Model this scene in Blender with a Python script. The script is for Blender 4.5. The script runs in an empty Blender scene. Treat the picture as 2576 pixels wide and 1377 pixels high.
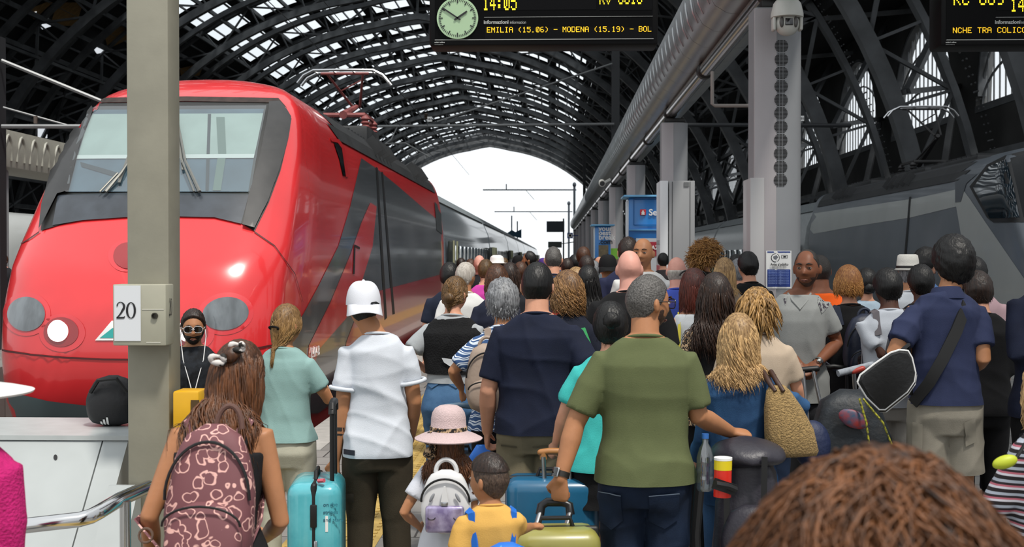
import bpy, bmesh, math, random
import numpy as np
from mathutils import Vector, Matrix, noise, geometry
from mathutils.bvhtree import BVHTree
R = math.radians
random.seed(7)
sc = bpy.context.scene
COL = sc.collection
# ------------------------------------------------------------------ camera
F, CX, CY = 3100.0, 1288.0, 688.5          # focal length in pixels of the 2576x1377 frame
VPX, VPY, CAMH = 1390.0, 648.0, 1.83       # where the tracks run to, and the height of the lens
EYE = Vector((0, 0, CAMH))
pb = math.atan((CY - VPY) / F)
ya = math.atan((VPX - CX) * math.cos(pb) / F)
fw = Vector((-math.sin(ya) * math.cos(pb), math.cos(ya) * math.cos(pb), -math.sin(pb)))
rt = Vector((math.cos(ya), math.sin(ya), 0))
up = rt.cross(fw)
cam = bpy.data.cameras.new('camera')
cam.sensor_width = 36
cam.lens = F / 2576 * 36
cam.clip_end = 2000
cam.clip_start = 0.05
cam.dof.use_dof = True
cam.dof.focus_distance = 8.0
cam.dof.aperture_fstop = 6.3
co = bpy.data.objects.new('camera', cam)
COL.objects.link(co)
co.matrix_world = Matrix(((rt.x, up.x, -fw.x, EYE.x), (rt.y, up.y, -fw.y, EYE.y), (rt.z, up.z, -fw.z, EYE.z), (0, 0, 0, 1)))
sc.camera = co
# ------------------------------------------------------------------ sky, sun, exposure
w = bpy.data.worlds.new('sky')
sc.world = w
w.use_nodes = True
bg = w.node_tree.nodes['Background']
bg.inputs[0].default_value = (0.93, 0.97, 1.0, 1)
bg.inputs[1].default_value = 1.18
sun = bpy.data.lights.new('sun', 'SUN')
sun.energy = 3.7
sun.angle = R(7)
sun.color = (1.0, 0.95, 0.87)
so = bpy.data.objects.new('sun', sun)
COL.objects.link(so)
so.rotation_euler = Vector((-0.25, 0.38, -0.85)).to_track_quat('-Z', 'Y').to_euler()
sc.view_settings.view_transform = 'Standard'
sc.view_settings.look = 'None'
sc.view_settings.exposure = -0.08
sc.view_settings.gamma = 1.0
sc.view_settings.use_curve_mapping = False
sc.cycles.max_bounces = 6
sc.cycles.diffuse_bounces = 3
sc.cycles.glossy_bounces = 3
sc.cycles.transmission_bounces = 4
sc.cycles.transparent_max_bounces = 12
sc.cycles.caustics_reflective = False
sc.cycles.caustics_refractive = False

# ------------------------------------------------------------------ helpers
def P(px, py, Y):
    """The point at depth Y along the tracks that the photograph shows at a pixel."""
    d = fw * F + rt * (px - CX) + up * (CY - py)
    return EYE + d * (Y / d.y)
def ray(px, py):
    return (fw * F + rt * (px - CX) + up * (CY - py)).normalized()
def proj(p):
    d = Vector(p) - EYE
    k = F / d.dot(fw)
    return CX + d.dot(rt) * k, CY - d.dot(up) * k

def lin(c):
    if isinstance(c, str):
        c = [int(c[i:i + 2], 16) / 255 for i in (0, 2, 4)]
        return tuple(((x + .055) / 1.055) ** 2.4 if x > .04045 else x / 12.92 for x in c)
    return tuple(c[:3])

MATS = {}
def mat(name, color='808080', rough=.6, metal=0., bump=0., bscale=40., vary=0., vscale=8., coat=0., emit=0., stretch=None, color2=None, spec=.5, sheen=0., trans=0., alpha=1., contrast=(.35, .65)):
    if name in MATS:
        return MATS[name]
    m = bpy.data.materials.new(name)
    m.use_nodes = True
    nt = m.node_tree
    b = nt.nodes['Principled BSDF']
    c = lin(color)
    b.inputs['Base Color'].default_value = (*c, 1)
    b.inputs['Roughness'].default_value = rough
    b.inputs['Metallic'].default_value = metal
    b.inputs['Specular IOR Level'].default_value = spec
    b.inputs['Coat Weight'].default_value = coat
    b.inputs['Coat Roughness'].default_value = .05
    if sheen:
        b.inputs['Sheen Weight'].default_value = sheen
    if trans:
        b.inputs['Transmission Weight'].default_value = trans
    if alpha < 1:
        b.inputs['Alpha'].default_value = alpha
    if emit:
        b.inputs['Emission Color'].default_value = (*c, 1)
        b.inputs['Emission Strength'].default_value = emit
    if vary or color2 or bump:
        tc = nt.nodes.new('ShaderNodeTexCoord')
        mp = nt.nodes.new('ShaderNodeMapping')
        if stretch:
            mp.inputs['Scale'].default_value = stretch
        nt.links.new(tc.outputs['Object'], mp.inputs[0])
    if vary or color2:
        n = nt.nodes.new('ShaderNodeTexNoise')
        n.inputs['Scale'].default_value = vscale
        n.inputs['Detail'].default_value = 5
        nt.links.new(mp.outputs[0], n.inputs[0])
        r = nt.nodes.new('ShaderNodeValToRGB')
        c2 = lin(color2) if color2 else tuple(x * (1 - vary) for x in c)
        r.color_ramp.elements[0].color = (*c2, 1)
        r.color_ramp.elements[1].color = (*c, 1)
        r.color_ramp.elements[0].position, r.color_ramp.elements[1].position = contrast
        nt.links.new(n.outputs[0], r.inputs[0])
        nt.links.new(r.outputs[0], b.inputs['Base Color'])
    if bump:
        n2 = nt.nodes.new('ShaderNodeTexNoise')
        n2.inputs['Scale'].default_value = bscale
        n2.inputs['Detail'].default_value = 4
        nt.links.new(mp.outputs[0], n2.inputs[0])
        bp = nt.nodes.new('ShaderNodeBump')
        bp.inputs['Strength'].default_value = bump
        bp.inputs['Distance'].default_value = .02
        nt.links.new(n2.outputs[0], bp.inputs['Height'])
        nt.links.new(bp.outputs[0], b.inputs['Normal'])
    MATS[name] = m
    return m

def tag(o, label=None, cat=None, group=None, kind=None):
    if label: o['label'] = label
    if cat: o['category'] = cat
    if group: o['group'] = group
    if kind: o['kind'] = kind
    return o
def empty(name, loc, label=None, cat=None, group=None, rz=0, kind=None):
    o = bpy.data.objects.new(name, None)
    o.empty_display_size = .1
    COL.objects.link(o)
    o.location = loc
    o.rotation_euler = (0, 0, rz)
    tag(o, label, cat, group, kind)
    return o
def wm(o):
    """world matrix without a depsgraph update (root objects carry loc + z rotation only)"""
    m = o.matrix_basis.copy()
    while o.parent:
        o = o.parent
        m = o.matrix_basis @ m
    return m

class MB:
    """Collects geometry for one mesh object."""
    def __init__(s):
        s.v, s.f, s.mi, s.m = [], [], [], 0
    def add(s, vs, fs):
        b = len(s.v)
        s.v.extend([tuple(v) for v in vs])
        s.f.extend([tuple(b + i for i in f) for f in fs])
        s.mi.extend([s.m] * len(fs))
        return s
    def box(s, c, size, rot=None):
        hx, hy, hz = [x / 2 for x in size]
        vs = [Vector((x, y, z)) for x in (-hx, hx) for y in (-hy, hy) for z in (-hz, hz)]
        if rot is not None:
            vs = [rot @ v for v in vs]
        c = Vector(c)
        return s.add([v + c for v in vs], [(0, 1, 3, 2), (4, 6, 7, 5), (0, 4, 5, 1), (2, 3, 7, 6), (0, 2, 6, 4), (1, 5, 7, 3)])
    def bx(s, x0, x1, y0, y1, z0, z1):
        return s.box(((x0 + x1) / 2, (y0 + y1) / 2, (z0 + z1) / 2), (abs(x1 - x0), abs(y1 - y0), abs(z1 - z0)))
    def rbox(s, c, size, r=.02, rot=None, n=2):
        bm = bmesh.new()
        bmesh.ops.create_cube(bm, size=1)
        for v in bm.verts:
            v.co = Vector((v.co.x * size[0], v.co.y * size[1], v.co.z * size[2]))
        bmesh.ops.bevel(bm, geom=bm.edges[:], offset=min(r, min(size) * .49), segments=n, profile=.5, affect='EDGES')
        c = Vector(c)
        vs = [(rot @ v.co if rot is not None else v.co) + c for v in bm.verts]
        bm.verts.index_update()
        s.add(vs, [[v.index for v in f.verts] for f in bm.faces])
        bm.free()
        return s
    def bar(s, p0, p1, w, h=None, upv=(0, 0, 1)):
        """rectangular bar from p0 to p1"""
        p0, p1 = Vector(p0), Vector(p1)
        h = h or w
        d = (p1 - p0).normalized()
        u = Vector(upv)
        if abs(d.dot(u)) > .98: u = Vector((0, 1, 0))
        a = d.cross(u).normalized() * w / 2
        b = a.cross(d).normalized() * h / 2
        vs = [p + x * a + y * b for p in (p0, p1) for x, y in ((-1, -1), (1, -1), (1, 1), (-1, 1))]
        return s.add(vs, [(0, 3, 2, 1), (4, 5, 6, 7), (0, 1, 5, 4), (1, 2, 6, 5), (2, 3, 7, 6), (3, 0, 4, 7)])
    def loft(s, rings, cap=True):
        n = len(rings[0])
        vs = [p for r in rings for p in r]
        fs = []
        for i in range(len(rings) - 1):
            for j in range(n):
                k = (j + 1) % n
                fs.append((i * n + j, i * n + k, (i + 1) * n + k, (i + 1) * n + j))
        if cap:
            fs.append(tuple(reversed(range(n))))
            fs.append(tuple((len(rings) - 1) * n + j for j in range(n)))
        return s.add(vs, fs)
    def tube(s, pts, r, n=10, cap=True, round_ends=False):
        pts = [Vector(p) for p in pts]
        rs = list(r) if hasattr(r, '__len__') else [r] * len(pts)
        if round_ends:
            d0 = (pts[0] - pts[1]).normalized()
            d1 = (pts[-1] - pts[-2]).normalized()
            a0 = [(pts[0] + d0 * rs[0] * math.sin(t), rs[0] * math.cos(t)) for t in (R(88), R(60), R(30))]
            a1 = [(pts[-1] + d1 * rs[-1] * math.sin(t), rs[-1] * math.cos(t)) for t in (R(30), R(60), R(88))]
            pts = [p for p, _ in a0] + pts + [p for p, _ in a1]
            rs = [q for _, q in a0] + rs + [q for _, q in a1]
        rings = []
        a = None
        for i, p in enumerate(pts):
            d = (pts[min(i + 1, len(pts) - 1)] - pts[max(i - 1, 0)])
            d = d.normalized() if d.length > 1e-9 else Vector((0, 0, 1))
            if a is None:
                a = d.cross(Vector((0, 0, 1)) if abs(d.z) < .9 else Vector((0, 1, 0))).normalized()
            else:
                a = (a - d * a.dot(d)).normalized()
            b = d.cross(a)
            rings.append([p + (a * math.cos(t) + b * math.sin(t)) * rs[i] for t in [2 * math.pi * k / n for k in range(n)]])
        return s.loft(rings, cap)
    def cyl(s, p0, p1, r, n=16, r1=None):
        return s.tube([p0, p1], [r, r if r1 is None else r1], n)
    def ell(s, c, rad, n=16, m=10, rot=None):
        c = Vector(c)
        rings = []
        for i in range(m + 1):
            t = -math.pi / 2 + math.pi * min(max(i / m, .015), .985)
            ring = []
            for k in range(n):
                a = 2 * math.pi * k / n
                v = Vector((rad[0] * math.cos(t) * math.cos(a), rad[1] * math.cos(t) * math.sin(a), rad[2] * math.sin(t)))
                ring.append(c + (rot @ v if rot is not None else v))
            rings.append(ring)
        return s.loft(rings)
    def lathe(s, prof, c=(0, 0, 0), axis=Matrix.Identity(3), n=24, cap=True):
        c = Vector(c)
        return s.loft([[c + axis @ Vector((r * math.cos(2 * math.pi * k / n), r * math.sin(2 * math.pi * k / n), z)) for k in range(n)] for r, z in prof], cap)
    def prism(s, poly, vec):
        """poly: 3D points of a planar outline, swept along vec"""
        n = len(poly)
        vec = Vector(vec)
        vs = [Vector(p) for p in poly] + [Vector(p) + vec for p in poly]
        return s.add(vs, [tuple(reversed(range(n))), tuple(range(n, 2 * n))] + [(i, (i + 1) % n, n + (i + 1) % n, n + i) for i in range(n)])
    def build(s, name, mats, parent=None, smooth=True, angle=40, inv=None, kind=None):
        me = bpy.data.meshes.new(name)
        vs = s.v
        if inv is None and parent is not None and wm(parent) != Matrix.Identity(4):
            inv = wm(parent).inverted()
        if inv:
            vs = [tuple(inv @ Vector(v)) for v in vs]
        me.from_pydata(vs, [], s.f)
        for m in (mats if isinstance(mats, (list, tuple)) else [mats]):
            me.materials.append(m)
        if any(s.mi):
            me.polygons.foreach_set('material_index', s.mi)
        fix_normals(me)
        if smooth:
            me.polygons.foreach_set('use_smooth', [True] * len(me.polygons))
            if angle < 180:
                me.set_sharp_from_angle(angle=R(angle))
        me.update()
        o = bpy.data.objects.new(name, me)
        COL.objects.link(o)
        if parent is not None:
            o.parent = parent
        if kind: o['kind'] = kind
        return o
def fix_normals(me):
    bm = bmesh.new()
    bm.from_mesh(me)
    bmesh.ops.recalc_face_normals(bm, faces=bm.faces[:])
    bm.to_mesh(me)
    bm.free()
LOCAL = Matrix.Identity(4)   # pass inv=LOCAL when the vertices are already in the parent's space

def copy_tree(o, parent=None):
    c = o.copy()
    COL.objects.link(c)
    c.parent = parent
    for ch in list(o.children):
        copy_tree(ch, c)
    return c

def bvh_of(objs):
    vs, fs = [], []
    for o in objs:
        m = wm(o)
        b = len(vs)
        vs += [m @ v.co for v in o.data.vertices]
        fs += [tuple(b + i for i in p.vertices) for p in o.data.polygons]
    return BVHTree.FromPolygons(vs, fs)
def grid_poly(poly, step):
    """triangulated 2D outline with inner points"""
    pts = []
    n = len(poly)
    for i in range(n):
        a, b = Vector(poly[i]), Vector(poly[(i + 1) % n])
        k = max(1, int((b - a).length / step))
        pts += [a.lerp(b, j / k) for j in range(k)]
    nb = len(pts)
    xs = [p.x for p in pts]; ys = [p.y for p in pts]
    def inside(q):
        c = False
        for i in range(nb):
            a, b = pts[i], pts[(i + 1) % nb]
            if (a.y > q[1]) != (b.y > q[1]) and q[0] < (b.x - a.x) * (q[1] - a.y) / (b.y - a.y) + a.x:
                c = not c
        return c
    y = min(ys) + step / 2
    odd = 0
    while y < max(ys):
        x = min(xs) + step * (.5 + .25 * odd)
        while x < max(xs):
            if inside((x, y)) and min((Vector((x, y)) - p).length for p in pts) > step * .45:
                pts.append(Vector((x, y)))
            x += step
        y += step
        odd = 1 - odd
    r = geometry.delaunay_2d_cdt(pts, [], [list(range(nb))], 1, 1e-4)
    vs, fs = r[0], []
    for f in r[2]:
        c = sum((vs[i] for i in f), Vector((0, 0))) / len(f)
        if inside(c): fs.append(tuple(f))
    return vs, fs
def decal(name, tree, poly, m, parent=None, step=14, off=.004, smooth=True, kind=None, thick=0.0):
    """A marking, pane or patch that lies on the surface of the thing behind an outline (outline in photo pixels, traced onto the real surface)."""
    vs, fs = grid_poly(poly, step)
    pts = []
    bad = set()
    for i, v in enumerate(vs):
        d = ray(v.x, v.y)
        loc, nrm, _, dist = tree.ray_cast(EYE, d)
        if loc is None:
            bad.add(i); pts.append(Vector((0, 0, 0))); continue
        if nrm.dot(d) > 0: nrm = -nrm
        pts.append(loc + nrm * off)
    fs = [f for f in fs if not bad.intersection(f)]
    if not fs: return None
    keep = sorted({i for f in fs for i in f})
    ix = {k: n for n, k in enumerate(keep)}
    mb = MB()
    mb.add([pts[i] for i in keep], [[ix[i] for i in f] for f in fs])
    o = mb.build(name, m, parent, smooth, 60, kind=kind)
    # face the camera
    me = o.data
    M = wm(o)
    bm = bmesh.new(); bm.from_mesh(me)
    fl = [f for f in bm.faces if (M.to_3x3() @ f.normal).dot(M @ f.calc_center_median() - EYE) > 0]
    bmesh.ops.reverse_faces(bm, faces=fl)
    if thick:
        bmesh.ops.solidify(bm, geom=bm.faces[:], thickness=thick)
    bm.to_mesh(me); bm.free()
    return o
def ellipse(cx, cy, rx, ry, n=28, rot=0):
    return [(cx + rx * math.cos(t) * math.cos(rot) - ry * math.sin(t) * math.sin(rot), cy + rx * math.cos(t) * math.sin(rot) + ry * math.sin(t) * math.cos(rot)) for t in [2 * math.pi * k / n for k in range(n)]]
def text_mesh(name, body, size, m, parent, loc, rotm, extrude=.001, align='LEFT', bold=0.0, width=None, shear=0):
    """lettering as a mesh; rotm: 3x3 matrix taking text x, y, z to the world"""
    cu = bpy.data.curves.new(name, 'FONT')
    cu.body = body
    cu.size = size
    cu.extrude = extrude
    cu.offset = bold
    cu.align_x = align
    cu.resolution_u = 3
    cu.shear = shear
    tmp = bpy.data.objects.new('tmp', cu)
    COL.objects.link(tmp)
    dg = bpy.context.evaluated_depsgraph_get()
    me = tmp.evaluated_get(dg).to_mesh()
    vs = [v.co.copy() for v in me.vertices]
    fs = [tuple(p.vertices) for p in me.polygons]
    tmp.evaluated_get(dg).to_mesh_clear()
    bpy.data.objects.remove(tmp)
    bpy.data.curves.remove(cu)
    if width and vs:
        x0, x1 = min(v.x for v in vs), max(v.x for v in vs)
        k = width / max(1e-6, x1 - x0)
        for v in vs: v.x = (v.x - x0) * k
    mb = MB()
    L = Vector(loc)
    mb.add([L + rotm @ v for v in vs], fs)
    return mb.build(name, m, parent, False)
FACE_CAM = Matrix(((1, 0, 0), (0, 0, -1), (0, 1, 0)))      # text x->X, y->Z, z->-Y
# ------------------------------------------------------------------ materials of the setting
STEEL = mat('dark_riveted_steel', '65686b', .5, .1, vary=.45, vscale=.6)
STEEL2 = mat('grey_painted_steel', '56585a', .5, .2, vary=.4, vscale=.9)
SHELL = mat('sooty_roof_boards', '1c1d1f', .8, vary=.5, vscale=.35)
TAN = mat('bare_timber_panel', 'a8834f', .8, vary=.4, vscale=1.5, stretch=(1, 4, 1))
WALLM = mat('sooty_masonry', '3a3a39', .85, vary=.4, vscale=.4)
def glass_mat(name, tint, gl=.12, diff=.2):
    m = bpy.data.materials.new(name); m.use_nodes = True
    nt = m.node_tree; nt.nodes.clear()
    o = nt.nodes.new('ShaderNodeOutputMaterial')
    t = nt.nodes.new('ShaderNodeBsdfTransparent'); t.inputs[0].default_value = (*lin(tint), 1)
    d = nt.nodes.new('ShaderNodeBsdfTranslucent'); d.inputs[0].default_value = (.85, .88, .9, 1)
    g = nt.nodes.new('ShaderNodeBsdfGlossy'); g.inputs['Roughness'].default_value = .04
    a = nt.nodes.new('ShaderNodeMixShader'); a.inputs[0].default_value = diff
    b = nt.nodes.new('ShaderNodeMixShader'); b.inputs[0].default_value = gl
    nt.links.new(t.outputs[0], a.inputs[1]); nt.links.new(d.outputs[0], a.inputs[2])
    nt.links.new(a.outputs[0], b.inputs[1]); nt.links.new(g.outputs[0], b.inputs[2])
    nt.links.new(b.outputs[0], o.inputs[0])
    MATS[name] = m
    return m
ROOFGLASS = glass_mat('dusty_roof_glass', 'cdd4da', .04, .35)
WINGLASS = glass_mat('frosted_window_glass', 'f4f6f8', .03, .12)

def diffuser_mat():  # translucent material of the added shell that softens the sun
    m = bpy.data.materials.new('sun_diffuser'); m.use_nodes = True
    nt = m.node_tree; nt.nodes.clear()
    o = nt.nodes.new('ShaderNodeOutputMaterial')
    d = nt.nodes.new('ShaderNodeBsdfTranslucent'); d.inputs[0].default_value = (.42, .435, .46, 1)
    nt.links.new(d.outputs[0], o.inputs[0])
    return m
DIFFUSER = diffuser_mat()

# ------------------------------------------------------------------ floor
def floor_mat():
    m = mat('worn_grey_paving', '8c8a86', .55, bump=.05, bscale=30)
    nt = m.node_tree
    b = nt.nodes['Principled BSDF']
    tc = nt.nodes.new('ShaderNodeTexCoord')
    br = nt.nodes.new('ShaderNodeTexBrick')
    br.inputs['Scale'].default_value = 1.0
    br.inputs['Brick Width'].default_value = .6
    br.inputs['Row Height'].default_value = .4
    br.inputs['Mortar Size'].default_value = .008
    br.inputs['Color1'].default_value = (*lin('8e8c88'), 1)
    br.inputs['Color2'].default_value = (*lin('7b7a77'), 1)
    br.inputs['Mortar'].default_value = (*lin('3d3c3a'), 1)
    n = nt.nodes.new('ShaderNodeTexNoise'); n.inputs['Scale'].default_value = 3
    mx = nt.nodes.new('ShaderNodeMixRGB'); mx.blend_type = 'MULTIPLY'; mx.inputs[0].default_value = .35
    nt.links.new(tc.outputs['Object'], br.inputs[0]); nt.links.new(tc.outputs['Object'], n.inputs[0])
    nt.links.new(br.outputs[0], mx.inputs[1]); nt.links.new(n.outputs[0], mx.inputs[2])
    nt.links.new(mx.outputs[0], b.inputs['Base Color'])
    return m
PAVE = floor_mat()
PX0, PX1 = -2.55, 8.55
mb = MB()
mb.bx(-45, 40, -20, 11.6, -1.2, 0)
mb.bx(PX0, PX1, 11.6, 380, -1.2, 0)
mb.bx(-19, -9.2, 11.6, 380, -1.2, 0)
tag(mb.build('floor', PAVE, smooth=False), kind='structure')
mb = MB(); mb.bx(-400, 400, 11.7, 1500, -1.3, -1.0)
tag(mb.build('trim_1', mat('track_ballast', '3b3733', .95, vary=.4, vscale=6), smooth=False), kind='structure')
# yellow tactile strip and its bumps, white platform edge
YEL = mat('yellow_tactile_paving', 'b79a55', .7, vary=.35, vscale=5)
mb = MB()
mb.bx(-1.72, -1.12, 2, 380, -.01, .004)
y = 5.0
while y < 30:
    for k in range(7):
        mb.box((-1.67 + k * .083, y, .006), (.03, .05, .01))
    y += .1
tag(mb.build('trim_2', YEL, smooth=False), kind='structure')
mb = MB(); mb.bx(PX0, PX0 + .35, 11.6, 380, -.02, .006)
tag(mb.build('trim_3', mat('pale_platform_edge', 'a9a7a2', .6, vary=.2), smooth=False), kind='structure')

# ------------------------------------------------------------------ the arched train shed
AX = -18.8
def arc(th, r, y):
    pk = 1 + .022 * max(0, 1 - abs(th - 90) / 9.0)
    return Vector((AX + r * math.cos(R(th)) * 1.11, y, -1 + r * math.sin(R(th)) * pk * 1.005))
RY = [50.2 + 8.65 * k for k in range(37)]
roof = empty('ceiling', (0, 0, 0), kind='structure')
def rib(y, major, n=56):
    mb = MB()
    ri, ro = (35.4, 38.3) if major else (36.3, 38.3)
    a0 = 0 if major else 46
    ths = [a0 + (180 - a0) * k / n for k in range(n + 1)]
    for r, wy, wr in ((ri, .8, .8), (ro, .8, .35)) if major else ((36.4, .7, .55), (38.2, .7, .4)):
        rings = []
        for t in ths:
            rings.append([arc(t, r + a, y + b) for a, b in ((-wr / 2, -wy / 2), (wr / 2, -wy / 2), (wr / 2, wy / 2), (-wr / 2, wy / 2))])
        mb.loft(rings)
    if not major: return mb
    for i in range(0, n, 2):
        t0, t1 = ths[i], ths[i + 2] if i + 2 <= n else ths[i + 1]
        if (i // 2) % 2 == 0:
            mb.bar(arc(t0, ri, y), arc(t1, ro, y), .26, .2)
        else:
            mb.bar(arc(t0, ro, y), arc(t1, ri, y), .26, .2)
        mb.bar(arc(t0, ri, y), arc(t0, ro, y), .3, .16)
    return mb
for i, y in enumerate(RY):
    rib(y, i % 2 == 0, 60 if i < 12 else 40).build('rib', STEEL, roof, False)
# rivets and light gusset plates on the feet of the nearest ribs
for i, y in enumerate(RY[:5]):
    mb = MB()
    for r in (35.6,) if i % 2 == 0 else (36.7,):
        for k in range(60):
            t = 2 + k * .62
            for b in (-.28, -.1, .1, .28):
                if abs(b) > .2 or k % 6 == 0:
                    p = arc(t, r - .23, y + b)
                    mb.ell(p, (.05, .05, .05), 6, 4)
    mb.build('rivet', STEEL2, roof, False, kind='structure')
# purlins along the shed
mb = MB()
for th in list(range(32, 180, 5)):
    mb.bar(arc(th, 38.1, 40), arc(th, 38.1, 368.4), .25, .5)
    if 42 < th < 140:
        mb.bar(arc(th + 2.5, 38.4, 40), arc(th + 2.5, 38.4, 368.4), .16, .22)
mb.build('purlin', STEEL, roof, False)
# lower lattice braces between ribs on both haunches
mb = MB()
for i in range(len(RY) - 1):
    for th in (38, 142, 152, 162, 172):
        a, b = RY[i], RY[i + 1]
        mb.bar(arc(th, 36.3, a), arc(th + 9, 37.8, b), .22, .18)
        mb.bar(arc(th + 9, 37.8, a), arc(th, 36.3, b), .22, .18)
        mb.bar(arc(th, 36.2, a), arc(th, 36.2, b), .3, .3)
mb.build('brace', STEEL, roof, False)
# sheeting: boards over the haunches, dusty glass over the crown with louvre bands
def shell(t0, t1, y0, y1, r, st=3.0):
    mb = MB()
    n = max(1, int((t1 - t0) / st))
    for k in range(n):
        a, b = t0 + (t1 - t0) * k / n, t0 + (t1 - t0) * (k + 1) / n
        mb.add([arc(a, r, y0), arc(b, r, y0), arc(b, r, y1), arc(a, r, y1)], [(0, 1, 2, 3)])
    return mb
YE = 368.5
boards = MB()
glass = MB()
for k in range(36):
    y0 = RY[k]; y1 = y0 + 8.65
    for t0, t1 in ((126, 180), (30, 54)):
        boards.add(*(lambda q: (q.v, q.f))(shell(t0, t1, y0, y1, 38.6)))
    # opaque ridge louvre and a board strip beside every rib
    boards.add(*(lambda q: (q.v, q.f))(shell(54, 126, y0 - (2.9 if k < 9 else 1.8), y0 + (2.9 if k < 9 else 1.8), 38.5)))
    for t in range(54, 126, 9):
        boards.add(*(lambda q: (q.v, q.f))(shell(t, t + 2.2, y0, y1, 38.55)))
    glass.add(*(lambda q: (q.v, q.f))(shell(54, 126, y0, y1, 38.65)))
for t0, t1 in ((120, 180), (30, 54)):
    boards.add(*(lambda q: (q.v, q.f))(shell(t0, t1, 40, 52.7, 38.6)))
boards.build('sheeting', SHELL, roof, False)
glass.build('pane', ROOFGLASS, roof, False)
# added unseen translucent shell overhead: dims the sun over the platform, left side open
mb = shell(-2, 47, -60, 52, 38.7)
mb.build('sun_diffuser_shell', DIFFUSER, roof, False)
# a skylight strip on the left haunch: tan boards and small panes
tr = bvh_of([o for o in roof.children if o.name.startswith('sheeting')])
for poly in ([(140, 0), (205, 0), (186, 60), (120, 60)], [(255, 75), (316, 55), (316, 95), (268, 118)], [(448, 168), (512, 152), (498, 186), (452, 192)], [(60, 20), (110, 0), (128, 0), (80, 44)]):
    decal('board', tr, poly, TAN, roof, 40, .3, False)
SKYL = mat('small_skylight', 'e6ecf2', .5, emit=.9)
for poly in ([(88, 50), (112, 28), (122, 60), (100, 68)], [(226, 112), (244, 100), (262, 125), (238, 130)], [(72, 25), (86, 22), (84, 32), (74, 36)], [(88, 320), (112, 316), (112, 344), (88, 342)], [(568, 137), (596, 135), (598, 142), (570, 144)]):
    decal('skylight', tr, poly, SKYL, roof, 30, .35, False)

# right flank: wall with great lunette windows behind the rib feet
WX = 24.6
wall = empty('wall_right', (0, 0, 0), kind='structure')
mb = MB()
win = MB(); mun = MB()
wc = [65.8 + 17.8 * k for k in range(-2, 17)]
SILL, SPR, RAD, RISE = 10.4, 11.2, 6.85, 6.7
for c in wc:
    # masonry around the opening as a fan of quads
    n = 18
    a = [(c - RAD * math.cos(math.pi * k / n), SPR + RISE * math.sin(math.pi * k / n)) for k in range(n + 1)]
    top = 19.6
    for k in range(n):
        (y0, z0), (y1, z1) = a[k], a[k + 1]
        mb.add([(WX, y0, z0), (WX, y1, z1), (WX, y1, top), (WX, y0, top)], [(0, 1, 2, 3)])
        mb.add([(WX, y0, z0), (WX, y1, z1), (WX + .9, y1, z1), (WX + .9, y0, z0)], [(0, 1, 2, 3)])
        mun.bar((WX + .3, y0, z0), (WX + .3, y1, z1), .5, .45)
    mb.bx(WX, WX + .9, c - RAD, c + RAD, -1, SILL)
    mb.bx(WX, WX + .9, c - 8.9, c - RAD, -1, top)
    mb.bx(WX, WX + .9, c + RAD, c + 8.9, -1, top)
    win.add([(WX + .5, c - RAD, SILL), (WX + .5, c + RAD, SILL)] + [(WX + .5, y, z) for y, z in reversed(a)], [tuple(range(n + 3))])
    for k in range(1, 15):
        y = c - RAD + k * 13.7 / 15
        zt = SPR + RISE * math.sqrt(max(0, 1 - ((y - c) / RAD) ** 2))
        mun.bar((WX + .4, y, SILL), (WX + .4, y, zt), .08, .07)
    for q in (.36, .7):
        for k in range(n):
            (y0, z0), (y1, z1) = a[k], a[k + 1]
            mun.bar((WX + .38, c + (y0 - c) * (1 - q * .0), SILL + (z0 - SILL) * q), (WX + .38, c + (y1 - c), SILL + (z1 - SILL) * q), .1, .1)
    mun.bar((WX + .2, c - RAD, SILL), (WX + .2, c + RAD, SILL), .5, .4)
mb.build('masonry', WALLM, wall, False)
win.build('pane', WINGLASS, wall, False)
mun.build('muntin', STEEL, wall, False)
mb = MB()
for y0 in RY[:36]:
    mb.add([(16.5, y0, 19.4), (WX + 1, y0, 19.6), (WX + 1, y0 + 8.65, 19.6), (16.5, y0 + 8.65, 19.4)], [(0, 1, 2, 3)])
mb.add([(16.5, 30, 19.4), (WX + 1, 30, 19.6), (WX + 1, 57, 19.6), (16.5, 57, 19.4)], [(0, 1, 2, 3)])
mb.build('aisle_roof', SHELL, wall, False)
mb = MB()
for i, y in enumerate(RY[:36]):                     # struts from the ribs to the wall, braces along the wall
    if i % 2: continue
    y2 = y + 17.3
    mb.bar(arc(11, 36, y), (WX, y, 6.0), .3, .3)
    mb.bar(arc(19, 36, y), (WX, y + 8, 12.2), .3, .3)
    mb.bar(arc(19, 36.2, y), (WX - .4, y + 6, 18.6), .35, .35)
    mb.bar(arc(9, 36.2, y), (WX - .4, y + 7.5, 11.8), .35, .35)
    mb.bar(arc(31, 36.5, y), (WX, y, 18.6), .3, .3)
    mb.bar((WX - .3, y, 7.4), (WX - .3, y2, 7.4), .5, .7)
    if i > 7:
        for t in (14, 22, 30):
            mb.bar(arc(t, 36.3, y), arc(t + 7, 37.8, y2), .3, .25)
            mb.bar(arc(t + 8, 37, y), arc(t, 36, y2), .3, .25)
            mb.bar(arc(t, 36.3, y), arc(t, 36.3, y2), .35, .35)
mb.build('strut', STEEL, wall, False)
# left flank
mb = MB(); mb.bx(-62, -61, 30, 368, -1, 22)
tag(mb.build('wall_left', WALLM, smooth=False), kind='structure')
mb = MB()
for k in range(14):
    y = 60 + k * 20
    mb.bx(-60.9, -60.85, y, y + 9, 3, 10)
tag(mb.build('window_1', mat('bright_side_glazing', 'eef2f6', .4, emit=1.0), smooth=False), kind='structure')
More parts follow.
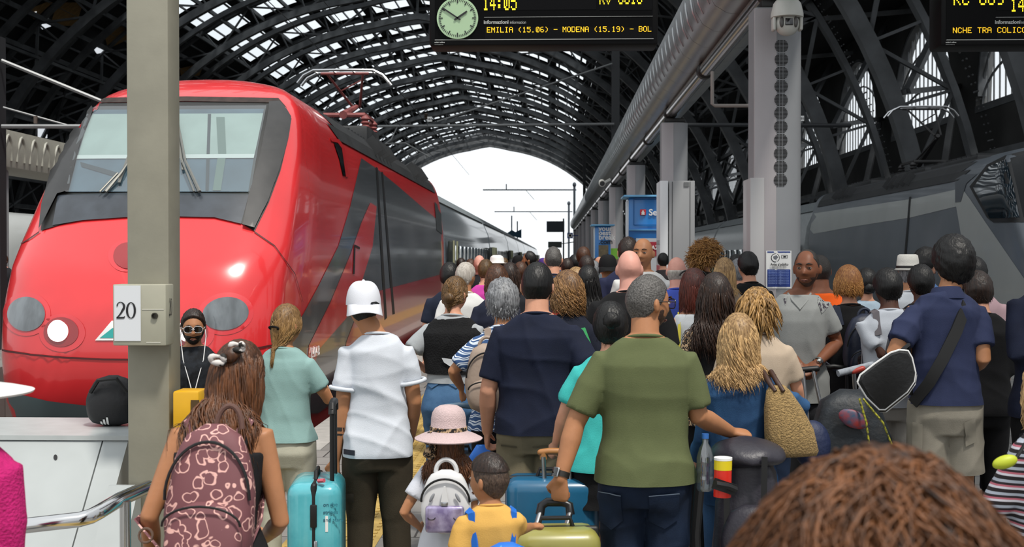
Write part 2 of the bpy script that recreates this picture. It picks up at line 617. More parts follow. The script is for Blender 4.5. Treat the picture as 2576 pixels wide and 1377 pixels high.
# far end frame of the shed
mb = MB()
n = 40
for k in range(n):
    a, b = 180 * k / n, 180 * (k + 1) / n
    ps = [arc(a, 35.0, 369.2), arc(b, 35.0, 369.2), arc(b, 39.5, 369.2), arc(a, 39.5, 369.2)]
    mb.prism(ps, (0, .8, 0))
tag(mb.build('trim_4', STEEL, smooth=False), kind='structure')
# ------------------------------------------------------------------ trains
RED = mat('glossy_red_paint', 'd83236', .2, coat=.6, vary=.12, vscale=1.2)
LGREY = mat('glossy_slate_grey_paint', '4d5257', .2, coat=.5, vary=.12, vscale=1.5)
ROOFG = mat('grimy_dark_roof', '2a2c2e', .6, vary=.4, vscale=2)
BLACK = mat('black_rubber', '0b0b0c', .5)
CHAR = mat('dusty_black_surround', '232322', .45, vary=.45, vscale=3)
BOGIE = mat('greasy_underframe', '1b1917', .7, vary=.5, vscale=3)
WHITEP = mat('clean_white_paint', 'e4e4e2', .4)
CHROME = mat('polished_chrome', 'd5d5d5', .12, 1.0)
ALU = mat('brushed_aluminium', 'b9bbbd', .3, 1.0)
DGLASS = mat('dark_train_window', '0c1013', .05, coat=1.0)

def hw(z):
    t = [(-.45, 1.34), (-.1, 1.42), (.3, 1.49), (1.2, 1.52), (2.0, 1.52), (2.6, 1.49), (3.1, 1.43), (3.5, 1.35), (3.75, 1.25), (3.92, 1.10), (4.02, .86), (4.09, .5), (4.12, .0)]
    for (a, x), (b, y) in zip(t, t[1:]):
        if z <= b: return x + (y - x) * (z - a) / (b - a)
    return 0
def outline():
    zs = [-.45, -.2, 0, .25, .5, .75, 1.0, 1.25, 1.5, 1.75, 2.0, 2.25, 2.5, 2.75, 3.0, 3.2, 3.4, 3.55, 3.7, 3.8, 3.88, 3.95, 4.0, 4.04, 4.09]
    r = [(hw(z), z) for z in zs]
    return r + [(.28, 4.11), (0, 4.12), (-.28, 4.11)] + [(-x, z) for x, z in reversed(r)] + [(-1.0, -.45), (-.5, -.45), (0, -.45), (.5, -.45), (1.0, -.45)]
def pnose(z):
    t = [(-.6, .35), (-.1, .22), (.3, .06), (.75, 0), (1.2, .06), (1.7, .28), (2.13, .68), (3.0, 1.44), (3.68, 2.05), (3.85, 2.2), (4.2, 2.7)]
    for (a, x), (b, y) in zip(t, t[1:]):
        if z <= b:
            return x + (y - x) * (z - a) / (b - a)
    return t[-1][1]
def loco(name, label, Xc, Y0, length, m, roofm):
    root = empty(name, (Xc, Y0 + length / 2, -1.0), label, 'train')
    ol = outline()
    zc = 1.5
    L = .62
    rings = []
    ss = [0.0, .1, .2, .3, .4, .5, .6, .68, .75, .81, .86, .9, .935, .96, .98, .992, 1.0]
    def edge(z): return Y0 + pnose(z) + L
    for s in ss:
        s = max(s, .001)
        ring = []
        for x, z in ol:
            zz = zc + (z - zc) * s
            ring.append(Vector((Xc + x * s, Y0 + pnose(zz) + L * (1 - math.sqrt(max(0, 1 - s ** 3.4))), zz)))
        rings.append(ring)
    for k in range(1, 15):
        t = k / 14
        ring = []
        for x, z in ol:
            y = edge(z) + (Y0 + length - edge(z)) * t
            ring.append(Vector((Xc + x, y, z)))
        rings.append(ring)
    mb = MB()
    mb.loft(rings)
    # smooth the nose profile a little
    body = mb.build('body_shell', [m, roofm], root, True, 50)
    for p in body.data.polygons:
        c = wm(body) @ p.center
        if c.z > 3.93 and c.y > Y0 + 4.2 and abs(c.x - Xc) < 1.12:
            p.material_index = 1
    # roof equipment boxes behind the cab
    for y0, y1, wx, h in ((5.6, 9.0, .8, .08), (9.3, 12.2, .85, .07), (14.8, 17.6, .8, .1), (17.8, length - .6, .7, .02)):
        mb = MB(); mb.rbox((Xc, Y0 + (y0 + y1) / 2, 4.05 + h / 2 - .06), (2 * wx, y1 - y0, h + .1), .05)
        for k in range(int((y1 - y0) / .35)):
            mb.bx(Xc - wx * .9, Xc + wx * .9, Y0 + y0 + .2 + k * .35, Y0 + y0 + .32 + k * .35, 4.05 + h, 4.09 + h)
        mb.build('roof_equipment', roofm, root, True, 30)
    mb = MB()
    for side in (-1, 1):                            # slanted louvred cove along the roof edge
        q = [Vector((Xc + side * (hw(z) + .012), 0, z)) for z in (3.52, 3.72, 3.9, 4.0)]
        for a, b in zip(q, q[1:]):
            mb.add([a + Vector((0, Y0 + 5.2, 0)), b + Vector((0, Y0 + 4.6, 0)), b + Vector((0, Y0 + length - .6, 0)), a + Vector((0, Y0 + length - .6, 0))], [(0, 1, 2, 3)])
        for k in range(int((length - 7) / .5)):
            y = Y0 + 5.6 + k * .5
            if 6 < k % 12: mb.bar(q[0].lerp(q[1], .6) + Vector((side * .012, y, 0)), q[2] + Vector((side * .012, y, 0)), .3, .02, (0, 1, 0))
    mb.build('roof_louvre', roofm, root, False)
    for k in (4.2, 14.8):
        mb = MB()
        mb.rbox((Xc, Y0 + k, -.72), (2.3, 3.4, .5), .08)
        for dy in (-1.35, 1.35):
            for sx in (-1, 1):
                mb.cyl((Xc + sx * .72, Y0 + k + dy, -.62), (Xc + sx * .86, Y0 + k + dy, -.62), .42, 20)
        mb.build('bogie', BOGIE, root, True, 40)
    return root, body

def pantograph(X, Y, z, m, parent, flip=1, h=1.15, zz=0):
    root = parent
    mb = MB()
    z0 = z + .28
    mb.cyl((X - .45, Y - .5, z0), (X + .45, Y - .5, z0), .05, 8)
    for sx in (-.45, .45):
        for dy in (-.5, .6):
            mb.lathe([(.07, 0), (.1, .04), (.06, .08), (.1, .12), (.06, .16), (.1, .2), (.05, .27)], (X + sx, Y + dy, z), n=10)
        mb.bar((X + sx, Y - .5, z0), (X + sx, Y + .6, z0), .06)
    kx = .0
    knee = Vector((X, Y - 1.15 * flip, z0 + h * .42))
    top = Vector((X, Y + .35 * flip, z0 + h))
    mb.tube([(X, Y + .55 * flip, z0), knee], [.09, .055], 8)
    mb.bar((X - .25, Y + .2 * flip, z0), knee + Vector((-.06, 0, -.08)), .035)
    for sx in (-1, 1):
        mb.tube([knee + Vector((sx * .08, 0, 0)), top + Vector((sx * .38, 0, 0))], [.03, .025], 6)
    mb.bar(knee.lerp(top, .5) + Vector((-.2, 0, 0)), knee.lerp(top, .8) + Vector((.28, 0, 0)), .025)
    mb.cyl(top - Vector((.5, 0, 0)), top + Vector((.5, 0, 0)), .03, 8)
    a = mb.build('pantograph_arm', m, root, True, 40)
    mb = MB()
    for dy in (-.2, .2):
        pts = [top + Vector((x, dy, q)) for x, q in ((-.95, -.22), (-.82, -.06), (-.62, .04), (0, .05), (.62, .04), (.82, -.06), (.95, -.22))]
        mb.tube(pts, .03, 6)
    for x in (-.6, -.2, .2, .6):
        mb.bar(top + Vector((x, -.2, .03)), top + Vector((x, .2, .03)), .03)
    mb.build('pantograph_head', ALU, a, True, 40)
    return a

# ---- the red locomotive
XR, YR, LR = -4.43, 12.55, 20.4
red, rbody = loco('locomotive', 'glossy red electric locomotive with raked windscreen and slate grey sides', XR, YR, LR, RED, ROOFG)
T = bvh_of([rbody])
D = lambda name, poly, m, off=.004, step=14, par=red: decal(name, T, poly, m, par, step, off)
# grey flank with red slash and lower band, traced on the side of the body
D('side_panel', [(908, 398), (946, 424), (1000, 468), (1060, 520), (1108, 560), (1116, 800), (1000, 900), (880, 980), (800, 1040), (700, 1040), (640, 1000), (690, 900), (762, 790), (800, 720), (850, 620), (880, 520)], LGREY, .006)
D('side_slash', [(930, 510), (946, 520), (936, 620), (905, 720), (870, 800), (800, 880), (766, 1000), (775, 870), (830, 760), (880, 640), (908, 560)], RED, .010)
D('lower_band', [(915, 742), (1112, 690), (1114, 790), (1000, 885), (890, 960), (850, 980), (870, 860)], mat('crimson_side_band', 'a8161e', .2, coat=.6), .010)
D('door_seam', [(944, 420), (949, 423), (972, 800), (966, 806)], BLACK, .012)
D('door_seam', [(958, 432), (962, 434), (992, 790), (986, 792)], BLACK, .012)
D('grab_rail', [(888, 615), (902, 622), (902, 628), (891, 622), (889, 690), (885, 690)], BLACK, .02, 6)
D('vent_grille', [(1092, 508), (1108, 522), (1112, 590), (1098, 580)], mat('grey_vent', '33383b', .5), .012)
D('cab_side_window', [(838, 358), (858, 366), (866, 392), (872, 440), (862, 444), (852, 400)], DGLASS, .012, 8)
D('window_frame', [(829, 346), (852, 352), (864, 372), (874, 444), (868, 446), (858, 374), (848, 360), (832, 356)], mat('red_window_frame', '9c1016', .4), .014, 6)
# windscreen: surround, cheeks, cab behind the glass
D('windscreen_surround', [(214, 272), (235, 262), (470, 258), (690, 258), (722, 280), (732, 300), (724, 350), (705, 430), (676, 510), (640, 584), (600, 560), (540, 548), (372, 544), (210, 555), (150, 568), (104, 582), (112, 520), (140, 420), (180, 330)], CHAR, .012, 16)
D('apron_panel', [(148, 494), (372, 486), (626, 492), (606, 566), (540, 550), (372, 546), (210, 557), (134, 570)], mat('dusty_slate_apron', '3a4048', .35, vary=.4, vscale=4, coat=.3), .02, 16)
for poly in ([(216, 272), (238, 266), (240, 282), (206, 372), (178, 486), (150, 494), (110, 574), (104, 582), (112, 520), (140, 420), (180, 330)], [(700, 262), (718, 282), (728, 300), (722, 350), (700, 430), (672, 510), (638, 580), (610, 572), (624, 500), (652, 400), (672, 300), (676, 264)]):
    D('surround_cheek', poly, mat('satin_black_cheek', '262524', .38, vary=.5, vscale=5, coat=.2), .05, 14)
D('cab_interior', [(240, 280), (664, 278), (640, 390), (624, 486), (175, 486), (205, 370)], mat('pale_blue_cab_interior', '5c7182', .5, vary=.35, vscale=2), .022, 18)
D('hall_reflection', [(236, 292), (662, 290), (640, 394), (199, 398), (216, 340)], mat('painted_hall_reflection', 'b7c3bd', .5, vary=.12, vscale=3), .028, 18)  # hall reflected in the windscreen, painted as a pale panel
D('reflection_edge', [(199, 396), (640, 393), (638, 403), (197, 405)], WHITEP, .034, 18)  # bright lower line of the painted reflection
D('interior_post', [(524, 292), (532, 292), (526, 484), (518, 484)], mat('dark_cab_post', '2b353b', .5), .03, 14)
D('interior_post', [(545, 300), (566, 300), (570, 392), (556, 484), (536, 484), (550, 392)], mat('grey_green_cab_panel', '6f8179', .5), .032, 14)
D('interior_post', [(205, 412), (300, 440), (300, 452), (208, 424)], mat('dark_cab_post', '2b353b', .5), .03, 14)
D('windscreen', [(232, 276), (670, 274), (648, 380), (630, 490), (170, 490), (198, 370)], glass_mat('clear_windscreen_glass', 'dfeaea', .20, .0), .05, 18)
mb = MB()
Wp = lambda x, y, off: (lambda h: h[0] + h[1] * off)(T.ray_cast(EYE, ray(x, y))[:2])
for a, b, c in (((505, 494), (470, 420), (447, 300)), ((270, 494), (310, 452), (330, 420))):
    mb.tube([Wp(*a, .07), Wp(*b, .1), Wp(*c, .09)], [.022, .016, .01], 6)
    mb.tube([Wp(a[0] - 14, a[1], .07), Wp(b[0] - 8, b[1], .1)], .012, 6)
    mb.bar(Wp(b[0] - 6, b[1] + 20, .075), Wp(c[0] - 3, c[1] - 12, .075), .03, .012)
mb.build('windscreen_wiper', mat('worn_wiper_metal', '7d7d78', .4, .8), red)
D('upper_trim', [(232, 250), (470, 246), (700, 250), (722, 276), (700, 262), (470, 258), (238, 262)], mat('grime_strip', '3a2c28', .8, vary=.5, vscale=9), .02, 16)
# headlamps, tail lamps
LENS = mat('headlamp_glass', '6d7479', .12, coat=1, vary=.6, vscale=6, stretch=(1, 1, .2))
RIM = mat('red_lamp_rim', 'd0343a', .25, coat=.6)
for cx, cy, rx, ry, q in ((68, 791, 47, 43, 0), (567, 790, 58, 41, -.15)):
    D('lamp_rim', ellipse(cx, cy, rx + 13, ry + 12, 36, q), RIM, .006, 12)
    D('headlamp', ellipse(cx, cy, rx, ry, 32, q), LENS, .014, 12)
for cx, cy in ((155, 836), (480, 836)):
    D('lamp_rim', ellipse(cx + 2, cy + 2, 58, 48, 32), RIM, .006, 12)
    D('lamp_glass', ellipse(cx, cy, 44, 37, 28), mat('red_lamp_glass', '8e1418', .1, coat=1), .012, 12)
    D('running_lamp', ellipse(cx - 6, cy - 2, 26, 27, 28), mat('lit_lamp', 'ffe9e6', .3, emit=1.0), .03, 10)
D('lamp_rim', ellipse(318, 645, 46, 40), RIM, .006, 12)
D('upper_lamp', ellipse(322, 645, 36, 33), mat('red_lamp_glass', '8e1418', .1, coat=1), .014, 12)
D('emblem', [(240, 857), (282, 808), (400, 808), (360, 857)], WHITEP, .012, 14)
D('emblem', [(252, 851), (284, 826), (330, 828), (300, 851)], mat('teal_green_paint', '2e9f9a', .4), .016, 14)
# nose seams, chin swoosh
def line(name, pts, wd, m, off, par=red, tree=None):
    poly = [(x, y - wd / 2) for x, y in pts] + [(x, y + wd / 2) for x, y in reversed(pts)]
    return decal(name, tree or T, poly, m, par, 12, off)
SEAM = mat('dark_seam', '4a0c0f', .6)
line('nose_seam', [(-30, 872), (20, 884), (80, 893), (160, 900), (260, 905), (372, 906), (480, 900), (600, 886), (690, 868)], 5, SEAM, .012)
line('nose_seam', [(100, 585), (70, 606), (40, 622), (18, 650)], 3, SEAM, .012)
line('nose_seam', [(640, 585), (690, 620), (740, 690), (760, 760)], 3, SEAM, .012)
D('chin_swoosh', [(-60, 950), (20, 984), (120, 1008), (240, 1022), (372, 1026), (500, 1018), (640, 990), (700, 968), (700, 1045), (500, 1085), (372, 1090), (200, 1084), (80, 1068), (-60, 1020)], mat('slate_chin_paint', '5e6a6b', .25, coat=.4), .012, 18)
text_mesh('unit_number', 'E.414-B', .17, WHITEP, red, (XR + 1.535, YR + 2.15, .62), Matrix(((0, 0, 1), (1, 0, 0), (0, 1, 0))), .004)
mb = MB(); mb.rbox((XR, YR + 13.4, 4.28), (1.3, 1.7, .5), .05); mb.build('pantograph_plinth', ROOFG, red, True, 30)
pantograph(XR + .1, YR + 13.4, 4.5, mat('faded_red_pantograph', '8d4a48', .6, vary=.3), red, -1, .88)

# ---- the grey locomotive on the other side of the platform
XG, YG = 10.25, 22.2
GREY = mat('matt_blue_grey_paint', '5d646b', .35, coat=.2, vary=.15, vscale=1)
LTG = mat('light_grey_paint', '9ba09e', .35, coat=.2, vary=.08, vscale=1)
grey, gbody = loco('locomotive', 'slate grey electric locomotive with light grey diagonal stripe and dark cab window', XG, YG, 20.2, GREY, ROOFG)
TG = bvh_of([gbody])
G = lambda name, poly, m, off=.006, step=16: decal(name, TG, poly, m, grey, step, off)
G('side_stripe', [(2030, 540), (2150, 522), (2300, 500), (2420, 474), (2440, 500), (2480, 560), (2590, 720), (2640, 790), (2640, 990), (2560, 960), (2500, 900), (2450, 780), (2406, 520), (2290, 548), (2150, 570), (2030, 592)], LTG)
G('side_stripe', [(2008, 556), (2024, 552), (2018, 760), (2004, 770)], WHITEP)
G('body_seam', [(2288, 496), (2293, 495), (2276, 700), (2271, 700)], BLACK, .012)
G('body_seam', [(2010, 548), (2016, 546), (2030, 500), (2060, 470), (2054, 470), (2024, 500)], BLACK, .012)
G('cab_window_frame', [(2440, 470), (2484, 415), (2530, 392), (2620, 370), (2640, 560), (2500, 560), (2484, 548)], BLACK, .012)
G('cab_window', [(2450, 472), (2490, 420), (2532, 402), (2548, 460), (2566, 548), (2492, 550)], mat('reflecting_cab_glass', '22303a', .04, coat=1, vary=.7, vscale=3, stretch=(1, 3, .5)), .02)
G('cab_window', [(2542, 400), (2620, 378), (2640, 545), (2576, 548), (2556, 460)], mat('dark_cab_glass', '0a0e12', .25, spec=.15), .02)
G('side_hatch', [(2404, 452), (2424, 440), (2460, 438), (2432, 462), (2418, 508), (2404, 510)], mat('dark_grey_hatch', '474d53', .4), .012)
G('roof_stripe', [(2056, 474), (2300, 420), (2470, 375), (2480, 386), (2310, 436), (2062, 490)], mat('black_roof_edge', '1d1e20', .5), .014)
pantograph(XG - .2, YG + 11.5, 4.1, mat('black_pantograph', '1d1d1e', .6), grey, 1, 1.5)

# ---- coaches
def coach(name, label, Xc, Y0, ln, m, roofm, winm, group, doors=(1,), ztop=3.95, wd=1.42, detail=True, side=1):
    root = empty(name, (Xc, Y0 + ln / 2, -1.0), label, 'train', group)
    prof = [(wd - .1, -.35), (wd, .1), (wd + .02, 1.2), (wd, 2.2), (wd - .1, 2.9), (wd - .32, 3.4), (wd - .7, 3.75), (.35, ztop)]
    prof = prof + [(-x, z) for x, z in reversed(prof)]
    mb = MB()
    mb.loft([[Vector((Xc + x, y, z)) for x, z in prof] for y in (Y0 + .25, Y0 + ln - .25)])
    mb.build('body_shell', m, root, True, 30)
    mb = MB()
    pr = [(wd - .3, 3.44), (wd - .68, 3.8), (.35, ztop + .06), (-.35, ztop + .06), (-(wd - .68), 3.8), (-(wd - .3), 3.44), (0, 3.3)]
    mb.loft([[Vector((Xc + x, y, z)) for x, z in pr] for y in (Y0 + .3, Y0 + ln - .3)])
    mb.build('roof', roofm, root, True, 30)
    mb = MB(); mb.bx(Xc - .9, Xc + .9, Y0 - .3, Y0 + .3, -.2, 3.2)
    mb.build('gangway', BLACK, root, False)
    xs = Xc + side * (wd + .02)
    nw = 11
    for k in range(nw):
        y0 = Y0 + 2.4 + k * (ln - 4.8) / nw
        mb = MB(); mb.rbox((xs - side * .005, y0 + .85, 1.72), (.05, 1.45, .95), .02)
        mb.build('window', winm, root, True, 30)
    for y0 in (Y0 + 1.1, Y0 + ln - 1.1):
        mb = MB(); mb.rbox((xs + side * .09, y0, 1.15), (.14, .95, 2.3), .04)
        d = mb.build('door', mat('dark_green_grey_door', '2a302e', .4), root, True, 30)
        mb = MB(); mb.rbox((xs + side * .165, y0, 1.7), (.02, .5, .8), .005)
        mb.build('pane', DGLASS, d, True, 30)
        mb = MB()
        for q in (-.62, .62):
            mb.cyl((xs + side * .2, y0 + q, .4), (xs + side * .2, y0 + q, 2.3), .03, 6)
        mb.build('handrail', mat('pale_handrail', 'b3b596', .4, .5), d)
    mb = MB(); mb.bx(Xc - 1.1, Xc + 1.1, Y0 + 2, Y0 + ln - 2, -.9, -.35)
    mb.build('underframe', BOGIE, root, False)
    return root
CG = mat('slate_coach_paint', '6b7780', .22, coat=.6, vary=.12)
CGR = mat('pale_coach_roof', '8d979c', .35, vary=.2)
CW = mat('silvery_window_band', '3c4a55', .05, coat=1.0, vary=.4, vscale=3, stretch=(1, 1, .2))
for k in range(9):
    coach('railway_coach', 'slate grey coach %s the red locomotive, dark doors on its platform side' % ('coupled directly behind' if k == 0 else ['', 'second', 'third', 'fourth', 'fifth', 'sixth', 'seventh', 'eighth', 'ninth'][k] + ' in line behind'), XR + .04, YR + LR + .8 + k * 24.9, 24.7, CG, CGR, CW, 'coaches behind the red locomotive', ztop=3.75)
CS = mat('silver_coach_paint', 'a2a8aa', .3, .3, vary=.15)
for k in range(8):
    coach('railway_coach', 'silver coach with tall narrow windows, %s the slate grey locomotive' % ('coupled directly behind' if k == 0 else ['', 'second', 'third', 'fourth', 'fifth', 'sixth', 'seventh', 'eighth'][k] + ' in line behind'), XG - .1, YG + 20.7 + k * 24.9, 24.7, CS, mat('grey_ribbed_roof', '767d80', .45, vary=.3), mat('grey_tall_window', '4e5a60', .08, coat=1), 'coaches behind the slate grey locomotive', ztop=3.75, side=-1)
# a pale train beyond the red one, seen at the left edge
mb = MB()
XL = -22.5
pale = empty('locomotive', (XL, 46, -1), 'pale grey train end beyond the red locomotive, at the left edge of the photo', 'train')
prof = [(1.4, -.3), (1.5, .6), (1.5, 2.2), (1.3, 3.0), (.8, 3.5), (0, 3.7)]
prof = prof + [(-x, z) for x, z in reversed(prof[:-1])]
mb.loft([[Vector((XL + x * q, y, -.3 + (z + .3) * q)) for x, z in prof] for y, q in ((44, .55), (44.6, .8), (46, .95), (48, 1), (68, 1))])
mb.build('body_shell', mat('pale_train_paint', 'b9bdbd', .3, coat=.3), pale, True, 40)
mb = MB(); mb.rbox((XL, 45.2, 2.3), (1.9, .3, .9), .1)
mb.build('windscreen', DGLASS, pale)
# ------------------------------------------------------------------ columns, canopy, boards, kiosks
COLP = mat('grey_column_paint', '8d8f92', .45, vary=.08, vscale=2)
COLF = mat('pale_pinkish_cladding', 'a9a3a5', .4, vary=.06, vscale=2)
CANO = mat('silver_canopy_cladding', 'a7abad', .3, .5, vary=.12, vscale=1.5)
BEIGE = mat('beige_grey_enamel', '8f8c7d', .5, vary=.14, vscale=5, bump=.03, bscale=60)
CX0 = 2.55
def column(k, y, label):
    root = empty('column', (CX0, y, 0), label, 'column', 'columns under the ribbed canopy')
    mb = MB()
    n = 20
    ring = []
    for i in range(n + 1):                                   # round towards the right, squared off towards the tracks
        a = -math.pi / 2 + math.pi * i / n
        ring.append((.02 + .26 * math.cos(a), .24 * math.sin(a)))
    ring += [(-.25, .24), (-.28, .21), (-.28, -.21), (-.25, -.24)]
    mb.loft([[Vector((CX0 + a, y + b, z)) for a, b in ring] for z in (0, 4.64)])
    mb.build('shaft', COLP, root, True, 35)
    mb = MB(); mb.rbox((CX0 - .16, y - .228, 2.32), (.25, .04, 4.62), .008)
    mb.build('cladding_strip', COLF, root, True, 30)
    mb = MB(); mb.rbox((CX0, y, 4.69), (.4, .4, .09), .02)
    mb.build('bracket', mat('black_bracket', '141414', .5), root, True, 30)
    return root
yc = 14.2
names = ['nearest, with a white dome camera, round grilles and a notice poster', 'behind the tall grey cabinet', 'just behind the blue coffee machine', 'between the two blue vending machines']
ords = ['fifth', 'sixth', 'seventh', 'eighth', 'ninth', 'tenth', 'eleventh', 'twelfth']
cols = []
for k in range(11):
    lab = 'grey canopy column, ' + (names[k] if k < 4 else 'the %s along the platform' % ords[k - 4])
    cols.append(column(k, yc + 11.8 * k, lab))
c0 = cols[0]
# details of the nearest column
mb = MB(); mb.rbox((2.30, 14.2, 1.6), (.16, .52, 2.25), .01); mb.m = 0
mb.build('side_casing', mat('pale_casing', 'b2b0b0', .35), c0, True, 30)
mb = MB(); mb.bar((2.40, 13.975, .2), (2.40, 13.975, 4.6), .035, .02)
mb.build('red_strip', mat('faded_pink_strip', 'b58a90', .4), c0)
T0 = bvh_of([c for c in c0.children if c.name.startswith(('shaft', 'cladding'))])
GR = mat('black_grille', '101010', .6)
for i in range(11):
    cy = 116 + i * 33.8
    pts = []
    g = empty('x', (0, 0, 0)); bpy.data.objects.remove(g)
    mbv = MB()
    for s in range(9):
        dy = (s - 4) * 3.5
        hwid = math.sqrt(max(0, 17 ** 2 - dy ** 2))
        for x0, x1 in ((-hwid, -5), (-3.5, 3.5), (5, hwid)):
            if x1 - x0 < 1.5: continue
            q = []
            for x, yy in ((x0, -1.2), (x1, -1.2), (x1, 1.2), (x0, 1.2)):
                h = T0.ray_cast(EYE, ray(1966 + x - i * .25, cy + dy + yy))
                q.append(h[0] - ray(1966, cy) * .006)
            mbv.add(q, [(0, 1, 2, 3)])
    mbv.build('round_grille', GR, c0, False)
# notice poster on the nearest column
decal('notice_poster', T0, [(1927, 631), (1990, 631), (1990, 726), (1927, 726)], WHITEP, c0, 10, .008)
NB = mat('notice_blue', '1f3a86', .4)
decal('notice_blue_panel', T0, [(1930, 678), (1987, 678), (1987, 722), (1930, 722)], NB, c0, 10, .011)
decal('notice_blue_panel', T0, [(1930, 633), (1987, 633), (1987, 636), (1930, 636)], NB, c0, 10, .011)
INK = mat('black_ink', '15161a', .6)
decal('notice_emblem', T0, ellipse(1950, 649, 11, 11, 24), INK, c0, 4, .011)
decal('notice_emblem', T0, ellipse(1950, 649, 9.3, 9.3, 24), WHITEP, c0, 4, .013)
decal('notice_emblem', T0, [(1944, 646), (1952, 642), (1957, 648), (1951, 654), (1946, 652)], mat('grey_ink', '6a6e74', .6), c0, 4, .015)
for poly in ([(1965, 642), (1980, 642), (1980, 643), (1965, 643)], [(1965, 649), (1980, 649), (1980, 650), (1965, 650)], [(1965, 642), (1966, 642), (1966, 650), (1965, 650)], [(1979, 642), (1980, 642), (1980, 650), (1979, 650)], [(1970, 644), (1976, 644), (1976, 648), (1970, 648)]):
    decal('notice_emblem', T0, poly, INK, c0, 4, .012)
pp = P(1938, 668.5, 13.93)
text_mesh('notice_heading', 'Avviso al pubblico', .042, INK, c0, pp + Vector((0, -.005, 0)), FACE_CAM, .001, bold=.0012, width=.2)
for i in range(2):
    text_mesh('notice_text', 'orario dei treni e binari', .02, INK, c0, P(1942, 672.5 + 3 * i, 13.925), FACE_CAM, .001, width=.16)
for i in range(9):
    text_mesh('notice_text', 'informazioni per i viaggiatori in arrivo', .022, mat('pale_blue_ink', '7f93c8', .5), c0, P(1933, 683 + 4.0 * i, 13.92), FACE_CAM, .001, width=.23)
# dome camera on the nearest column
cd = empty('dome_camera', P(1979, 40, 13.6), 'white dome security camera on the nearest grey column', 'security camera')
q = P(1980, 40, 13.6)
DW = mat('off_white_plastic', 'c9c9c2', .4)
mb = MB()
mb.lathe([(.05, .17), (.12, .168), (.15, .13), (.175, .02), (.176, -.02), (.16, -.025)], q, n=28)
mb.bar(q + Vector((0, .05, .1)), q + Vector((0, .42, .1)), .08)
mb.build('housing', DW, cd, True, 40)
mb = MB(); mb.ell(q + Vector((0, 0, -.09)), (.135, .12, .13), 24, 14)
for sx in (-1, 1):
    mb.rbox(q + Vector((sx * .145, 0, -.09)), (.035, .13, .15), .015)
mb.build('ball', DW, cd, True, 60)
mb = MB(); mb.rbox(q + Vector((.0, -.112, -.085)), (.085, .03, .075), .006)
mb.build('lens_window', mat('black_lens', '050506', .08, coat=1), cd)
mb = MB()
for sx in (-1, 1): mb.ell(q + Vector((sx * .075, -.098, -.085)), (.026, .02, .06), 12, 8)
mb.build('infrared_lamp', mat('grey_lamp', '55524f', .3), cd)

# ribbed canopy: a long hollow duct with embossed arches, its conduit pipe and brackets
can = empty('canopy', (CX0, 70, 4.95), 'long silver ribbed canopy duct running along the top of the platform columns', 'canopy')
prof = [(2.43, 4.98), (2.26, 5.0), (2.10, 5.10), (2.0, 5.28), (1.965, 5.5), (1.975, 5.74), (2.08, 5.86), (2.55, 5.9), (3.02, 5.86), (3.12, 5.74), (3.13, 5.5), (3.1, 5.28), (3.0, 5.1), (2.9, 5.0), (2.76, 4.98)]
y = 9.0
mb = MB()
for k in range(100):
    y0, y1 = 7.0 + k * 1.3, 7.0 + k * 1.3 + 1.285
    mb.loft([[Vector((a, y0, z)) for a, z in prof], [Vector((a, y1, z)) for a, z in prof]], cap=False)
mb.build('panel', CANO, can, True, 40)
mb = MB()
def onprof(t):
    # point on the left face, t 0 (bottom) .. 1 (top)
    q = [Vector((a, 0, z)) for a, z in prof[1:6]]
    L = [(b - a).length for a, b in zip(q, q[1:])]
    d = t * sum(L)
    for a, b, l in zip(q, q[1:], L):
        if d <= l: return a.lerp(b, d / l)
        d -= l
    return q[-1]
for k in range(150):
    y = 7.0 + k * 1.3 * .5 + .33
    if y > 75: break
    pts = []
    for t, dy in ((.30, -.10), (.48, -.14), (.66, -.13), (.80, -.07), (.86, .02)):
        pts.append(onprof(t) + Vector((-.006, y + dy, 0)))
    mb.tube(pts, [.008, .018, .021, .018, .008], 5)
mb.build('embossed_rib', CANO, can, True, 60)
mb = MB()
for k in range(0, 100):
    y0 = 7.0 + k * 1.3 - .0075
    mb.loft([[Vector((a + (.01 if a < 2.5 else -.01), y0 + d, z)) for a, z in prof] for d in (-.006, .006)], cap=False)
mb.build('joint', mat('dark_joint', '3a3c3d', .6), can, False)
pip = empty('conduit_pipe', (2.33, 70, 4.9), 'polished steel conduit pipe slung below the ribbed canopy', 'pipe')
mb = MB()
mb.cyl((2.47, 7, 4.86), (2.47, 134, 4.86), .115, 20)
mb.build('tube', mat('polished_pinkish_steel', 'b9aeac', .16, 1.0), pip, True, 40)
for k in range(22):
    y = 14.2 + k * 5.9
    mb = MB()
    mb.lathe([(.118, -.1), (.14, -.08), (.14, .08), (.118, .1)], (2.47, y, 4.86), Matrix(((1, 0, 0), (0, 0, 1), (0, -1, 0))), 16)
    mb.bar((2.47, y, 4.9), (2.52, y, 4.965), .08)
    mb.build('clamp', mat('black_bracket', '141414', .5), pip, True, 40)
# angled pipe hanging beside the nearest column
mb = MB()
mb.tube([P(1792, 180, 17), P(1792, 262, 17), P(1798, 266, 17), P(1884, 266, 17)], .025, 8)
tag(mb.build('drain_pipe', mat('grey_drain_pipe', '8c8580', .5)), 'thin grey bent pipe between the canopy pipe and the nearest column', 'pipe')
# small bullet camera under the canopy
q = P(1515, 462, 37)
bc = empty('bullet_camera', q, 'small white bullet camera under the ribbed canopy beyond the blue coffee machine', 'security camera')
mb = MB(); mb.cyl(q, q + Vector((0, .35, .05)), .1, 14); mb.bar(q + Vector((0, .2, .0)), q + Vector((.25, .3, .15)), .06)
mb.build('camera_body', DW, bc)
mb = MB(); mb.cyl(q + Vector((0, -.02, 0)), q + Vector((0, .02, 0)), .075, 14)
mb.build('lens', BLACK, bc)
